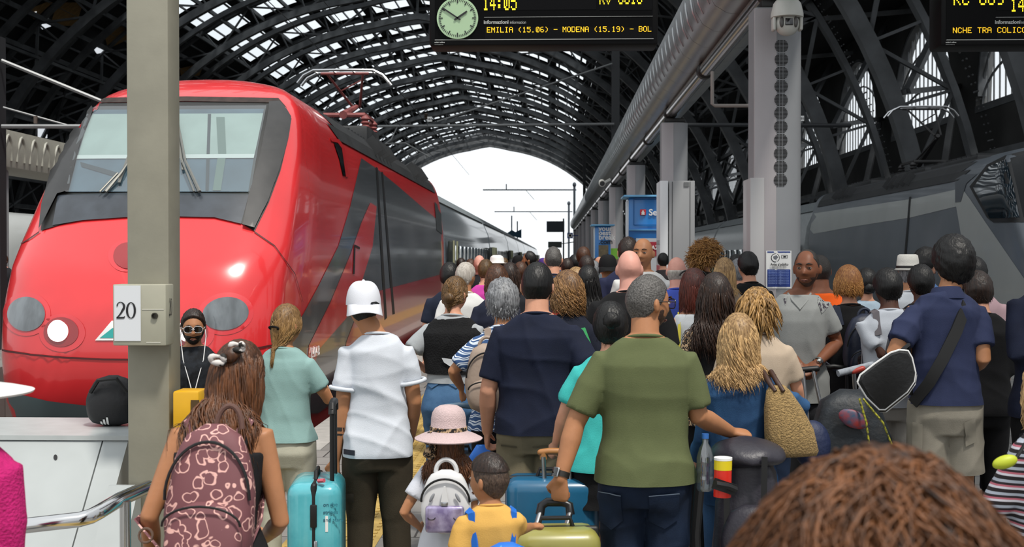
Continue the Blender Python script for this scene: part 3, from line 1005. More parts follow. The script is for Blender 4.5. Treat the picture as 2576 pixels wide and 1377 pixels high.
# left canopy over the next platform
BLC = mat('beige_canopy_cladding', '9c9c92', .5, vary=.1)
lc = empty('canopy', (-13.2, 40, 4.0), 'beige canopy duct with embossed arches over the neighbouring platform, left of the red locomotive', 'canopy')
mb = MB()
mb.loft([[Vector((-13.6 + a, y, z)) for a, z in ((0, 4.0), (.28, 4.05), (.36, 4.5), (.3, 4.95), (0, 5.0), (-.8, 5.0), (-.8, 4.0))] for y in (24, 34.5, 70)])
mb.build('panel', BLC, lc, True, 30)
mb = MB()
for k in range(60):
    y = 24.4 + k * .75
    pts = [Vector((-13.6 + .345 + (.01 if .2 < t < .8 else -.02), y + .22 * math.cos(math.pi * t), 4.2 + .62 * math.sin(math.pi * t))) for t in [i / 8 for i in range(9)]]
    mb.tube(pts, .035, 5)
mb.build('embossed_rib', BLC, lc, True, 60)
for k in range(4):
    r = empty('column', (-13.6, 30 + 12 * k, 0), 'grey square column under the beige canopy, %s' % ['nearest the lens', 'second from the lens', 'third from the lens', 'farthest'][k], 'column', 'columns of the neighbouring platform')
    mb = MB(); mb.rbox((-13.75, 30 + 12 * k, 2.0), (.5, .5, 4.0), .05)
    mb.build('shaft', COLP, r, True, 30)

# tall grey cabinet at the second column
cab = empty('cabinet', (2.75, 25.4, 0), 'tall grey service cabinet with white end panel standing at the second column', 'cabinet')
q0, q1 = P(1683, 455, 24.8), P(1748, 455, 24.8)
mb = MB(); mb.rbox(((q0.x + q1.x) / 2, 25.2, q0.z / 2), (q1.x - q0.x, .8, q0.z), .01)
mb.build('body', mat('grey_cabinet_paint', '9a9b9c', .4), cab, True, 30)
mb = MB(); mb.rbox((q0.x - .1, 25.2, q0.z / 2), (.16, .84, q0.z), .01)
mb.build('end_panel', mat('white_end_panel', 'dfe1e3', .35), cab, True, 30)
mb = MB()
for x in (.08, -.1): mb.bx((q0.x + .06 if x > 0 else q1.x - .1), (q0.x + .07 if x > 0 else q1.x - .09), 24.79, 24.8, .1, q0.z - .02)
mb.build('seam', mat('dark_joint', '3a3c3d', .6), cab, False)
mb = MB(); mb.bx(q1.x - .22, q1.x - .12, 24.785, 24.8, q0.z - .12, q0.z - .03)
mb.build('small_plate', mat('grey_plate', '6d6f70', .5), cab, False)
for zz, h, c in ((1.55, .12, 'd86a72'), (2.1, .08, 'b8bcbe')):
    mb = MB(); mb.bx(q0.x - .19, q0.x - .181, 24.85, 25.5, zz, zz + h)
    mb.build('sticker', mat('sticker_' + c, c, .4), cab, False)

# blue vending machines
BLU = mat('bright_blue_enamel', '1478c4', .3, coat=.3)
BLW = mat('white_blue_side', 'dfe8ee', .35)
def vend(Y, x0, x1, ytop, label, depth=1.2):
    a, b = P(x0, ytop, Y), P(x1, ytop, Y)
    r = empty('vending_machine', ((a.x + b.x) / 2, Y + depth / 2, 0), label, 'vending machine')
    zt = a.z
    mb = MB(); mb.rbox(((a.x + b.x) / 2, Y + depth / 2, zt / 2), (b.x - a.x, depth, zt), .02)
    mb.build('housing', BLU, r, True, 30)
    mb = MB(); mb.rbox((a.x - .012, Y + depth / 2, zt / 2 - .02), (.02, depth - .06, zt - .1), .005)
    mb.build('side_panel', BLW, r, True, 30)
    mb = MB(); mb.rbox(((a.x + b.x) / 2, Y + depth / 2 - .05, zt + .03), (b.x - a.x + .3, depth + .25, .06), .02)
    mb.build('cornice', mat('pale_blue_cornice', '6fb0dc', .35), r, True, 30)
    return r, a, b, zt
v1, a, b, zt = vend(33.5, 1582, 1720, 497, 'blue hot-drinks vending machine with white lettering beside the tall grey cabinet')
px = lambda x, y, Y=33.47: P(x, y, Y)
mb = MB(); p, q = px(1594, 500), px(1718, 566)
for u, v_ in (((p.x, p.z), (q.x, p.z)), ((p.x, q.z), (q.x, q.z)), ((p.x, p.z), (p.x, q.z))):
    mb.bar((u[0], 33.47, u[1]), (v_[0], 33.47, v_[1]), .02)
mb.build('header_frame', mat('darker_blue', '0c5fa3', .3), v1, False)
p, q = px(1582, 577), px(1720, 600)
mb = MB(); mb.bx(p.x, q.x, 33.46, 33.5, q.z, p.z); mb.build('lower_band', mat('darker_blue', '0c5fa3', .3), v1, False)
p = px(1620, 579); mb = MB(); mb.bx(a.x, b.x, 33.42, 33.5, p.z - .012, p.z + .012); mb.build('pale_edge', mat('pale_blue_cornice', '6fb0dc', .35), v1, False)
p, q = px(1610, 527), px(1625, 542)
mb = MB(); mb.rbox(((p.x + q.x) / 2, 33.47, (p.z + q.z) / 2), (q.x - p.x, .03, p.z - q.z), .012); mb.build('emblem', mat('emblem_red', 'c4222c', .4), v1)
mb = MB()
c = px(1617.5, 535, 33.44)
mb.prism([c + Vector((x, 0, z)) for x, z in ((-.05, -.06), (.05, -.06), (.035, -.03), (.045, 0), (.02, .03), (.02, .055), (-.02, .055), (-.02, .03), (-.045, 0), (-.035, -.03))], (0, -.008, 0))
mb.build('emblem_figure', WHITEP, v1, False)
text_mesh('lettering', 'Selecta', .24, WHITEP, v1, px(1632, 542, 33.46), FACE_CAM, .004, bold=.006)
p, q = px(1600, 600), px(1720, 648)
mb = MB(); mb.bx(p.x, q.x, 33.45, 33.5, 0.3, p.z); mb.build('front_panel', mat('pale_front', 'b9bcc0', .4), v1, False)
p, q = px(1630, 609), px(1664, 645)
mb = MB(); mb.bx(p.x, q.x, 33.43, 33.46, q.z, p.z); mb.build('brand_panel', mat('maroon_panel', '9c1f33', .4), v1, False)
text_mesh('lettering', 'LAVAZZA', .15, WHITEP, v1, px(1614, 628, 33.41), FACE_CAM, .004, bold=.004)
v2, a, b, zt = vend(45.5, 1497, 1536, 569, 'blue snack vending machine with stacked white lettering, farther along the platform')
for i, (tx, m_) in enumerate((('your', WHITEP), ('best', WHITEP), ('break', WHITEP), ('.com', INK))):
    text_mesh('lettering', tx, .26, m_, v2, P(1506, 576 + i * 11 + 5, 45.46), FACE_CAM, .004, bold=.006)
p, q = P(1506, 617, 45.45), P(1530, 660, 45.45)
mb = MB(); mb.bx(p.x, q.x, 45.44, 45.5, q.z, p.z); mb.build('product_window', mat('tan_snack_display', '8a7a5c', .3, vary=.6, vscale=4), v2, False)
p, q = P(1537, 625, 47), P(1555, 700, 47)
gp = MB(); gp.bx(p.x, q.x, 47, 47.06, .2, p.z); gp.bx(p.x, p.x + .05, 47, 47.06, 0, .2); gp.bx(q.x - .05, q.x, 47, 47.06, 0, .2)
tag(gp.build('poster_stand', mat('lime_green_poster', '7cb83e', .4), smooth=False), 'lime green poster stand beside the snack machine', 'poster')

# information boards hung over the platform
BLK = mat('black_board_casing', '0a0a0b', .5, spec=.15)
PANEL = mat('black_display_glass', '070708', .4, spec=.06)
AMB = mat('amber_led', 'ffc21a', .5, emit=1.1)
YLED = mat('yellow_led', 'ffe01e', .5, emit=1.0)
GRYT = mat('pale_grey_lettering', 'a8aaa8', .5)
G57 = {' ': '0000000', 'E': '1F10101E10101F', 'M': '111B1515111111', 'I': '0E04040404040E', 'L': '1010101010101F', 'A': '0E11111F111111', '(': '02040808080402', ')': '08040202020408', '1': '040C040404040E', '5': '1F101E0101110E', '.': '0000000000000C', '0': '0E13151515190E', '6': '0E10101E11110E', '-': '0000001F000000', 'O': '0E11111111110E', 'D': '1E11111111111E', 'N': '11191915131311', '9': '0E11110F01010E', 'B': '1E11111E11111E', '4': '02060A121F0202', ':': '000C0C000C0C00', 'R': '1E11111E141211', 'V': '1111111111110A', '3': '0E11010601110E', 'C': '0E11101010110E', 'H': '1111111F111111', 'T': '1F040404040404'}
G57['V'] = '11111111110A04'
def led(name, s, x, z, Y, dx, dz, m, parent, adv=6.0):
    mb = MB()
    for k, ch in enumerate(s):
        g = G57.get(ch, '')
        for r in range(len(g) // 2):
            bits = int(g[2 * r:2 * r + 2], 16)
            for c in range(5):
                if bits >> (4 - c) & 1:
                    X = x + (k * adv + c) * dx; Z = z - r * dz
                    mb.add([(X, Y, Z), (X + dx * .86, Y, Z), (X + dx * .86, Y, Z - dz * .86), (X, Y, Z - dz * .86)], [(0, 1, 2, 3)])
    return mb.build(name, m, parent, False)
BY = 12.6
s = BY / F   # metres per pixel
def board(x0, label):
    r = empty('information_board', P(x0 + 288, 100, BY), label, 'departure board', 'departure boards over the platform')
    a, b = P(x0, 116, BY), P(x0 + 576, -150, BY)
    mb = MB(); mb.rbox(((a.x + b.x) / 2, BY + .2, (a.z + b.z) / 2), (b.x - a.x, .4, b.z - a.z), .03)
    mb.build('casing', BLK, r, True, 30)
    p, q = P(x0 + 14, 99, BY - .004), P(x0 + 562, -140, BY - .004)
    mb = MB(); mb.bx(p.x, q.x, BY - .006, BY + .02, p.z, q.z); mb.build('display_glass', PANEL, r, False)
    mb = MB()
    p = P(x0 + 14, 101, BY); q = P(x0 + 564, 101, BY)
    mb.bx(p.x, q.x, BY - .012, BY, p.z - .003, p.z + .003)
    p = P(x0 + 138, 44, BY); q = P(x0 + 562, 44, BY)
    mb.bx(p.x, q.x, BY - .012, BY, p.z - .0015, p.z + .0015)
    mb.build('divider_line', GRYT, r, False)
    for px0, px1, y0, y1 in ((140, 420, -120, 26), (428, 560, -120, 26), (140, 560, 68, 98)):
        p, q = P(x0 + px0, y1, BY), P(x0 + px1, y0, BY)
        mb = MB(); mb.bx(p.x, q.x, BY - .010, BY, p.z, q.z); mb.build('led_field', mat('dark_led_field', '0e0e10', .5, spec=.06), r, False)
    t = P(x0 + 137, 60, BY - .012)
    text_mesh('heading', 'informazioni', .052, GRYT, r, t, FACE_CAM, .001, bold=.0014, width=62 * s)
    t = P(x0 + 203, 60, BY - .012)
    text_mesh('heading', 'information', .046, GRYT, r, t, FACE_CAM, .001, width=40 * s)
    t = P(x0 + 13, 108, BY - .012)
    text_mesh('maker_mark', 'solari udine', .018, GRYT, r, t, FACE_CAM, .001, bold=.0008, width=26 * s)
    t = P(x0 + 13, 113, BY - .012)
    text_mesh('maker_mark', 'www.solari.it', .011, GRYT, r, t, FACE_CAM, .001, width=22 * s)
    mb = MB()
    for k in (80, 490):
        p = P(x0 + k, -140, BY)
        mb.cyl((p.x, BY + .2, p.z), (p.x, BY + .2, 9.5), .04, 8)
    mb.build('hanger', BLK, r)
    return r
b1 = board(1080, 'black departure board with round white clock and amber scrolling text')
lt = lambda txt, x, y, h, m, r, pitch: led('lettering', txt, P(x, y, BY).x, P(x, y, BY).z, BY - .014, pitch * s / 6, h * s / 7, m, r)
lt('EMILIA (15.06) - MODENA (15.19) - BOL', 1225, 69, 13.8, AMB, b1, 11.18)
lt('14:05', 1215, -9, 36, YLED, b1, 17.6)
lt('RV 6613', 1508, -24, 36, YLED, b1, 15.6)
c = P(1151, 46, BY - .02)
ck = MB()
R90 = Matrix(((1, 0, 0), (0, 0, -1), (0, 1, 0)))
ck.lathe([(.001, -.01), (52 * s, -.01), (52 * s, .012), (.001, .012)], c, R90, 48)
clock = ck.build('clock_face', mat('pale_green_dial', '9db894', .4, emit=.12), b1, True, 30)
mb = MB()
for k in range(60):
    a = 2 * math.pi * k / 60
    r0, r1, wd = (37, 47, 2.4) if k % 5 == 0 else (42, 47, 1.3)
    d = Vector((math.sin(a), 0, math.cos(a)))
    mb.bar(c + d * r0 * s + Vector((0, -.016, 0)), c + d * r1 * s + Vector((0, -.016, 0)), .006, wd * s, (d.z, 0, -d.x))
mb.build('minute_mark', INK, clock, False)
for ang, ln, wd in ((304, 45, 3.6), (56, 29, 4.2)):
    d = Vector((math.sin(R(ang)), 0, math.cos(R(ang))))
    mb = MB(); mb.bar(c - d * 9 * s + Vector((0, -.022, 0)), c + d * ln * s + Vector((0, -.022, 0)), .006, wd * s, (d.z, 0, -d.x))
    mb.build('clock_hand', INK, clock, False)
b2 = board(2366, 'black departure board at the top right with amber text and no clock in view')
lt('RC 669', 2398, -22, 36, YLED, b2, 21)
lt('14', 2541, -6, 36, YLED, b2, 19)
lt('NCHE TRA COLICO', 2396, 70, 14, AMB, b2, 12.1)

# post with the platform number box
PY = 6.3
x0, x1, x2 = P(318, 400, PY).x, P(424, 400, PY).x, P(424, 400, PY).x
post = empty('post', ((x0 + x1) / 2, PY + .1, 0), 'beige-grey square steel post carrying the platform number box', 'post')
mb = MB(); mb.rbox(((x0 + x1) / 2, PY + .1, 2.6), (x1 - x0, .2, 5.2), .012)
mb.build('shaft', BEIGE, post, True, 30)
nb = empty('number_box', ((x0 + x1) / 2, PY - .1, 1.4), 'beige metal box with the platform number 20, fixed on the square post', 'sign box')
p, q = P(284, 870, PY - .13), P(417, 716, PY - .13)
NBX = mat('beige_box_enamel', 'a5a392', .45, vary=.1, vscale=6)
mb = MB(); mb.rbox(((p.x + q.x) / 2, PY - .065, (p.z + q.z) / 2), (q.x - p.x, .13, q.z - p.z), .006)
mb.build('housing', NBX, nb, True, 30)
p2, q2 = P(288, 858, PY - .131), P(354, 719, PY - .131)
mb = MB(); mb.bx(p2.x, q2.x, PY - .134, PY - .13, p2.z, q2.z); mb.build('number_plate', mat('white_plate', 'd3d6da', .4), nb, False)
def serif20(origin, h, rotm, parent, name='numeral'):
    """a serif 2 and 0 drawn from strokes"""
    mb = MB()
    def stroke(pts, ws):
        L, Rr = [], []
        for i, (x, y) in enumerate(pts):
            a = Vector(pts[max(0, i - 1)]); b = Vector(pts[min(len(pts) - 1, i + 1)])
            d = (b - a).normalized(); n = Vector((-d.y, d.x)) * ws[i] / 2
            L.append((x + n.x, y + n.y)); Rr.append((x - n.x, y - n.y))
        for i in range(len(pts) - 1):
            q = [L[i], L[i + 1], Rr[i + 1], Rr[i]]
            mb.add([origin + rotm @ Vector((x * h, y * h, .001)) for x, y in q], [(0, 1, 2, 3)])
    pts, ws = [], []
    for i in range(15):
        a = R(165 - i * (215 / 14))
        pts.append((.29 + .22 * math.cos(a), .72 + .25 * math.sin(a))); ws.append(.05 + .09 * max(0, math.cos(a + .3)))
    pts += [(.30, .30), (.16, .14), (.07, .06)]; ws += [.09, .06, .05]
    stroke(pts, ws)
    stroke([(.05, .05), (.3, .05), (.5, .06), (.56, .16)], [.10, .10, .10, .02])
    stroke([(.07, .78), (.12, .75)], [.08, .1])
    pts, ws = [], []
    for i in range(33):
        a = 2 * math.pi * i / 32
        pts.append((.92 + .235 * math.cos(a), .49 + .46 * math.sin(a))); ws.append(.045 + .085 * abs(math.cos(a)) ** 1.3)
    stroke(pts, ws)
    return mb.build(name, INK, parent, False)
serif20(P(291, 802, PY - .136), 42 * PY / F, FACE_CAM, nb)
mb = MB(); t = P(390, 795, PY - .13)
mb.lathe([(.016, 0), (.016, .012), (.011, .012), (.011, .002)], t, Matrix(((1, 0, 0), (0, 0, -1), (0, 1, 0))), 16); mb.build('lock', mat('dark_lock', '3a372f', .4, .6), nb)
mb = MB(); u, v_ = P(368, 862, PY - .131), P(404, 862, PY - .131); mb.bar(u, v_, .002, .003)
u, v_ = P(357, 779, PY - .131), P(412, 779, PY - .131); mb.bar(u, v_, .002, .004)
mb.build('scratch', mat('scratch_white', 'c8c6ba', .6), nb, False)
serif20(Vector((q.x + .002, PY - .085, P(400, 793, PY).z)), .09, Matrix(((0, 0, 1), (.45, 0, 0), (0, 1, 0))), nb)

# slanted grey cabinet at the end of the track, with bag on top
KY = 6.55
KG = mat('pale_grey_steel_cabinet', 'a6abab', .4, vary=.1, vscale=3)
ks = empty('buffer_cabinet', (-2.9, 7.2, 0), 'pale grey sloping steel cabinet at the end of the red locomotive track', 'cabinet')
zt = P(200, 1110, KY).z
xa, xb, xc = -4.4, P(258, 1112, KY).x, P(322, 1112, KY).x
mb = MB()
prof = [(KY - .75, 0), (KY, zt), (KY + .72, zt + .02), (KY + .72, 0)]
for q0, q1 in ((xa, xb - .004), (xb + .004, xc)):
    mb.loft([[Vector((x, y, z)) for y, z in prof] for x in (q0, q1)])
mb.build('housing', KG, ks, True, 30)
mb = MB(); mb.loft([[Vector((x, y, z)) for y, z in ((KY - .8, 0), (KY - .3, zt * .78), (KY - .27, zt * .78), (KY - .27, 0))] for x in (xc, P(349, 1180, KY - .3).x)])
mb.build('side_step', KG, ks, True, 30)
mb = MB(); mb.bx(xa, xc + .01, KY - .01, KY + .73, zt + .005, zt + .03); mb.build('top_plate', mat('pale_steel_top', 'b3b8b8', .35, vary=.1), ks, False)
kt = bvh_of([o for o in ks.children if o.name.startswith('housing')])
decal('keyhole', kt, ellipse(140, 1152, 5, 7, 14), BLACK, ks, 4, .004)
# chrome handrail
hr = empty('handrail', (-1.75, 5.0, 0), 'polished steel handrail bending up towards the square post', 'handrail')
mb = MB()
pts = [P(-260, 1332, 4.75), P(40, 1326, 4.8), P(200, 1308, 4.85), P(228, 1300, 4.88), P(250, 1288, 4.92), P(300, 1258, 5.1), P(372, 1226, 5.4)]
mb.tube(pts, .031, 20); mb.build('rail', CHROME, hr, True, 60)
mb = MB(); t = P(315, 1262, 5.1)
mb.cyl((t.x, t.y, 0), t, .024, 16)
t2 = P(-200, 1332, 4.75); mb2 = MB(); mb2.cyl((t2.x, t2.y, 0), t2, .024, 16)
mb.build('rail_post', CHROME, hr, True, 60); mb2.build('rail_post', CHROME, hr, True, 60)
# yellow ticket validator
p, q = P(434, 1090, 6.25), P(500, 990, 6.25)
tv = empty('ticket_validator', ((p.x + q.x) / 2, 6.35, 0), 'yellow ticket validating machine on the right of the square post', 'ticket machine')
YM = mat('worn_yellow_enamel', 'd9a410', .4, vary=.12, vscale=6)
mb = MB(); mb.rbox(((p.x + q.x) / 2, 6.33, (p.z + q.z) / 2), (q.x - p.x, .16, q.z - p.z + .02), .012); mb.build('housing', YM, tv, True, 30)
mb = MB(); mb.rbox((p.x + .06, 6.35, p.z / 2), (.08, .08, p.z), .01); mb.build('stand', BEIGE, tv)
t = P(486, 1022, 6.245)
mb = MB(); mb.bx(t.x - .012, t.x + .03, 6.243, 6.25, t.z - .03, t.z + .03); mb.build('ticket_slot', mat('brown_scratches', '4a3510', .6), tv, False)

# masts, wires, signs
DST = mat('dark_mast_steel', '26282b', .6, .2)
def mast(px_, Y, ztop, wdt, label, zb=-1.0):
    x = P(px_, 500, Y).x
    r = MB(); r.bar((x, Y, zb), (x, Y, ztop), wdt, wdt, (0, 1, 0))
    r.box((x, Y, zb + .3), (wdt * 1.8, wdt * 1.8, .6))
    return tag(r.build('catenary_mast', DST, smooth=False), label, 'mast')
mast(1548, 66.7, 15, .42, 'dark steel mast rising behind the ribbed canopy, right of the departure board with the clock', 0)
mast(1470, 132, 13, .3, 'thin dark mast behind the ribbed canopy, near the mouth of the shed', 0)
mb = MB(); mb.bx(P(0, 300, 24).x - .4, P(6, 300, 24).x - .06, 24, 24.3, 0, 6.2)
tag(mb.build('catenary_mast', DST, smooth=False), 'dark steel mast cut by the left edge of the photo', 'mast')
PIPEG = mat('galvanised_pipe', '77797a', .45, .4)
def rod(name, pts, r, label, m=PIPEG, cat='overhead line'):
    mb = MB(); mb.tube(pts, r, 7); return tag(mb.build(name, m), label, cat)
WY = 66.2
cl = empty('cantilever', P(1240, 314, WY), 'grey cantilever arm with stay rod and 101 plate over the red locomotive track', 'overhead line')
mb = MB(); mb.tube([P(950, 318, WY), P(1545, 312, WY)], .075, 8); mb.build('arm_tube', PIPEG, cl)
mb = MB(); mb.tube([P(1100, 306, WY), P(1540, 160, WY)], .05, 8); mb.build('stay_rod', PIPEG, cl)
mb = MB(); mb.tube([P(1000, 318, WY), P(985, 350, WY), P(968, 362, WY), P(1020, 360, WY), P(1080, 395, WY)], .04, 7); mb.build('registration_arm', PIPEG, cl)
mb = MB(); mb.lathe([(.05, 0), (.14, .05), (.05, .1), (.14, .15), (.05, .2), (.14, .25), (.05, .32)], P(1072, 300, WY), n=10); mb.build('insulator', mat('brown_insulator', '4a3d33', .3), cl)
p = P(1081, 300, WY - .1)
mb = MB(); mb.box(p, (.26, .02, .26)); pl = mb.build('number_plate', WHITEP, cl, False)
text_mesh('numeral', '101', .14, INK, cl, p + Vector((-.11, -.02, -.05)), FACE_CAM, .002, bold=.004, width=.22)
cl2 = empty('cantilever', P(1950, 314, 48), 'dark cantilever arm with 101 plate over the slate grey locomotive track', 'overhead line')
mb = MB(); mb.tube([P(1700, 314, 48), P(2140, 316, 48)], .08, 8); mb.build('arm_tube', DST, cl2)
p = P(2016, 298, 47.9)
mb = MB(); mb.box(p, (.2, .02, .2)); mb.build('number_plate', WHITEP, cl2, False)
text_mesh('numeral', '101', .11, INK, cl2, p + Vector((-.08, -.02, -.04)), FACE_CAM, .002, bold=.003, width=.16)
cl3 = empty('cantilever', P(90, 318, 24), 'grey cantilever arm and stay rods on the mast at the left edge', 'overhead line')
for a, b, r in (((4, 318), (330, 318), .045), ((4, 152), (330, 285), .04), ((8, 270), (330, 360), .02)):
    mb = MB(); mb.tube([P(*a, 24), P(*b, 24.5)], r, 7); mb.build('arm_tube' if r > .042 else 'stay_rod', PIPEG, cl3)
mb = MB(); p = P(91, 305, 24); mb.bx(p.x - .03, p.x + .03, 23.95, 24, p.z - .05, p.z + .1); mb.build('insulator', mat('brown_insulator', '4a3d33', .3), cl3, False)
WIRE = mat('black_wire', '17181a', .5)
for i, (a, b, lab) in enumerate((((640, -30, 30), (1090, 395, 75), 'thin black overhead wire above the red locomotive'), ((795, -20, 30), (1180, 440, 120), 'thin black overhead wire running to the mouth of the shed'), ((1130, 40, 40), (1290, 640, 320), 'thin black contact wire in front of the arch'))):
    if i < 2: rod('overhead_wire', [P(*a), P(*b)], .012, lab, WIRE)
# outside the shed: gantries, board and signal
OUT = mat('blue_grey_outdoor_steel', '3b434d', .6)
for (xa_, xb_, yy, Y, mx, mt, lab) in ((1215, 1450, 478, 200, 1445, 465, 'steel gantry over the tracks outside the arch, nearer one'), (1244, 1440, 533, 260, 1431, 512, 'steel gantry over the tracks outside the arch, farther one')):
    g = empty('track_gantry', P(xb_, yy, Y), lab, 'gantry')
    mb = MB(); mb.bar(P(xa_, yy, Y + 180), P(xb_, yy, Y + 180), .4, .35); mb.build('beam', OUT, g, False)
    mb = MB(); p = P(mx, mt, Y + 180); mb.bar((p.x, p.y, -1), p, .7, .7, (0, 1, 0)); mb.ell(p, (.6, .6, .8), 10, 6); mb.build('mast', OUT, g, False)
    mb = MB(); p = P((xa_ * 3 + xb_) / 4, yy, Y + 180); mb.bar(p, p + Vector((0, 0, 1.8)), .3); mb.build('fitting', OUT, g, False)
    mb = MB(); p = P((xa_ + xb_) / 2 - 10, yy, Y + 180); mb.bar(p, p + Vector((2.6, 0, -3.0)), .12); mb.build('dropper', OUT, g, False)
mb = MB(); p, q = P(1375, 584, 130), P(1420, 557, 130); mb.bx(p.x, q.x, 130, 130.4, p.z, q.z)
mb.bar((q.x - .1, 130.2, -1), (q.x - .1, 130.2, q.z + .3), .16, .16, (0, 1, 0))
tag(mb.build('track_board', OUT, smooth=False), 'dark rectangular board hung outside under the end of the canopy', 'sign')
mb = MB(); p = P(1293, 590, 330); mb.bar((p.x - .6, 330, -1), (p.x - .6, 330, p.z + 5), .3, .3, (0, 1, 0)); mb.bar((p.x + .9, 330, -1), (p.x + .9, 330, p.z + 3.5), .3, .3, (0, 1, 0))
mb.prism([p + Vector((x, 0, z)) for x, z in ((-2, .2), (0, -.6), (2, -1), (2, 1.4), (.4, .6), (-.6, 1.2))], (0, .3, 0))
tag(mb.build('signal_bridge', mat('teal_blue_steel', '2b5670', .6), smooth=False), 'teal signal structure on two posts outside the arch', 'signal')
p = P(1434, 593, 92)
mb = MB(); mb.box(p, (.42, .1, .42)); mb.bar(p, p + Vector((.6, .2, 0)), .06); ps = mb.build('platform_sign', NB, smooth=False)
tag(ps, 'small square blue sign under the canopy, far along the platform', 'sign')
mb = MB(); mb.lathe([(.15, 0), (.15, .01), (.09, .01), (.09, 0)], p + Vector((0, -.06, 0)), R90, 20); mb.build('ring_mark', WHITEP, ps)
p = P(1396, 616, 90)
mb = MB(); mb.bx(p.x - .5, p.x + .5, 90, 90.3, p.z - .22, p.z + .22); mb.bar((p.x, 90.1, p.z), (p.x + 1.4, 90.1, p.z + .2), .06)
tag(mb.build('hanging_sign', mat('dark_green_sign', '2d3531', .5), smooth=False), 'dark hanging sign under the far end of the canopy', 'sign')
# ------------------------------------------------------------------ people
def sstep(a, b, x):
    t = min(1, max(0, (x - a) / (b - a)))
    return t * t * (3 - 2 * t)
def ga(x, s): return math.exp(-(x / s) ** 2)
def remesh(mb, name, m, parent, vox, smooth=3, fac=.5, cuts=(), wrinkle=None, hem=None):
    """one continuous skin over overlapping volumes; cuts: (centre, normal, radius) planes that trim an open edge"""
    me = bpy.data.meshes.new('t')
    me.from_pydata([tuple(v) for v in mb.v], [], mb.f)
    fix_normals(me)
    t = bpy.data.objects.new('t', me)
    COL.objects.link(t)
    r = t.modifiers.new('r', 'REMESH'); r.mode = 'VOXEL'; r.voxel_size = vox; r.use_smooth_shade = True
    if smooth:
        s = t.modifiers.new('s', 'SMOOTH'); s.factor = fac; s.iterations = smooth
    dg = bpy.context.evaluated_depsgraph_get()
    me2 = bpy.data.meshes.new_from_object(t.evaluated_get(dg))
    bpy.data.objects.remove(t); bpy.data.meshes.remove(me)
    me2.name = name
    if wrinkle:
        n = len(me2.vertices)
        c = np.empty(n * 3); me2.vertices.foreach_get('co', c); c = c.reshape(-1, 3)
        nn = np.empty(n * 3); me2.vertices.foreach_get('normal', nn); nn = nn.reshape(-1, 3)
        c = c + nn * wrinkle(c)[:, None]
        me2.vertices.foreach_set('co', c.ravel())
    if cuts:
        bm = bmesh.new(); bm.from_mesh(me2)
        for c, n, rad in cuts:
            c, n = Vector(c), Vector(n).normalized()
            fs = [f for f in bm.faces if (f.calc_center_median() - c).length < rad]
            g = set(fs)
            for f in fs: g.update(f.edges); g.update(f.verts)
            if fs: bmesh.ops.bisect_plane(bm, geom=list(g), plane_co=c, plane_no=n, clear_outer=True)
        bm.to_mesh(me2); bm.free()
    me2.materials.clear()
    me2.materials.append(m)
    me2.polygons.foreach_set('use_smooth', [True] * len(me2.polygons))
    o = bpy.data.objects.new(name, me2)
    COL.objects.link(o)
    o.parent = parent
    return o
def wr(seed, amp=.005, f=1.0, zfade=None):
    """cloth folds: a few slanted waves of varying strength"""
    rs = np.random.RandomState(seed)
    ws = [(rs.normal(size=3) * np.array([8, 8, 9]) * f, rs.uniform(0, 6.3), rs.normal(size=3) * 3, rs.uniform(0, 6.3)) for _ in range(6)]
    def g(c):
        o = np.zeros(len(c))
        for k, p, k2, p2 in ws:
            w_ = np.sin(c @ k + p + 1.2 * np.sin(c @ k2 * 1.7 + p2))
            m_ = .5 + .5 * np.sin(c @ k2 + p2)
            o += (1 - np.abs(w_)) ** 2 * m_
        if zfade: o = .5 + (o - .5) * np.clip((zfade - c[:, 2]) / (.15 * zfade), .15, 1)
        return (o - .5) * amp
    return g
def ringpts(c, rx, ry, n=24, e=2.3, rot=None):
    out = []
    for k in range(n):
        a = 2 * math.pi * k / n
        x = math.copysign(abs(math.cos(a)) ** (2 / e), math.cos(a)) * rx
        y = math.copysign(abs(math.sin(a)) ** (2 / e), math.sin(a)) * ry
        v = Vector((x, y, 0))
        out.append(Vector(c) + (rot @ v if rot is not None else v))
    return out
# ---- the head: a unit direction to a point of the face
HR = (.0765, .098, .118)
def headpt(n, face=True, child=0.0):
    x, y, z = n.x * HR[0], n.y * HR[1], n.z * HR[2]
    if n.z < 0:
        q = -n.z
        x *= 1 - .26 * q ** 1.4
        if y < 0: y *= 1 - .42 * q ** 1.2
        else: y *= 1 - .10 * q ** 3
        if y > 0: y += .006 * q * (1 - child)
    else:
        x *= 1 + .03 * n.z
        if y < 0: y *= 1.03
    if abs(x) > .06: x *= .985
    if n.y > 0:
        fy = sstep(0, .35, n.y)
        y -= .006 * fy * (1 - abs(n.x))
        if face:
            k = fy
            # nose
            if z < .026:
                pr = sstep(.026, -.028, z) * (1 - sstep(-.030, -.042, z))
                y += k * .027 * pr * ga(x, .0125 + .004 * pr)
            y -= k * .010 * (ga(x - .032, .016) + ga(x + .032, .016)) * ga(z - .010, .014)
            y += k * .005 * ga(x, .05) * ga(z - .034, .010)
            y += k * .007 * ga(x, .024) * (ga(z + .062, .0065) + .9 * ga(z + .076, .0065))
            y -= k * .003 * ga(x, .024) * ga(z + .069, .0025)
            y += k * .008 * ga(x, .02) * ga(z + .102, .014)
            y += k * .004 * (ga(x - .045, .02) + ga(x + .045, .02)) * ga(z + .022, .022)
    return Vector((x, y, z))
def dirs(nu, nv):
    out = []
    for i in range(nv + 1):
        t = -math.pi / 2 + math.pi * min(max(i / nv, .004), .996)
        out.append([Vector((math.cos(t) * math.sin(2 * math.pi * k / nu), math.cos(t) * math.cos(2 * math.pi * k / nu), math.sin(t))) for k in range(nu)])
    return out
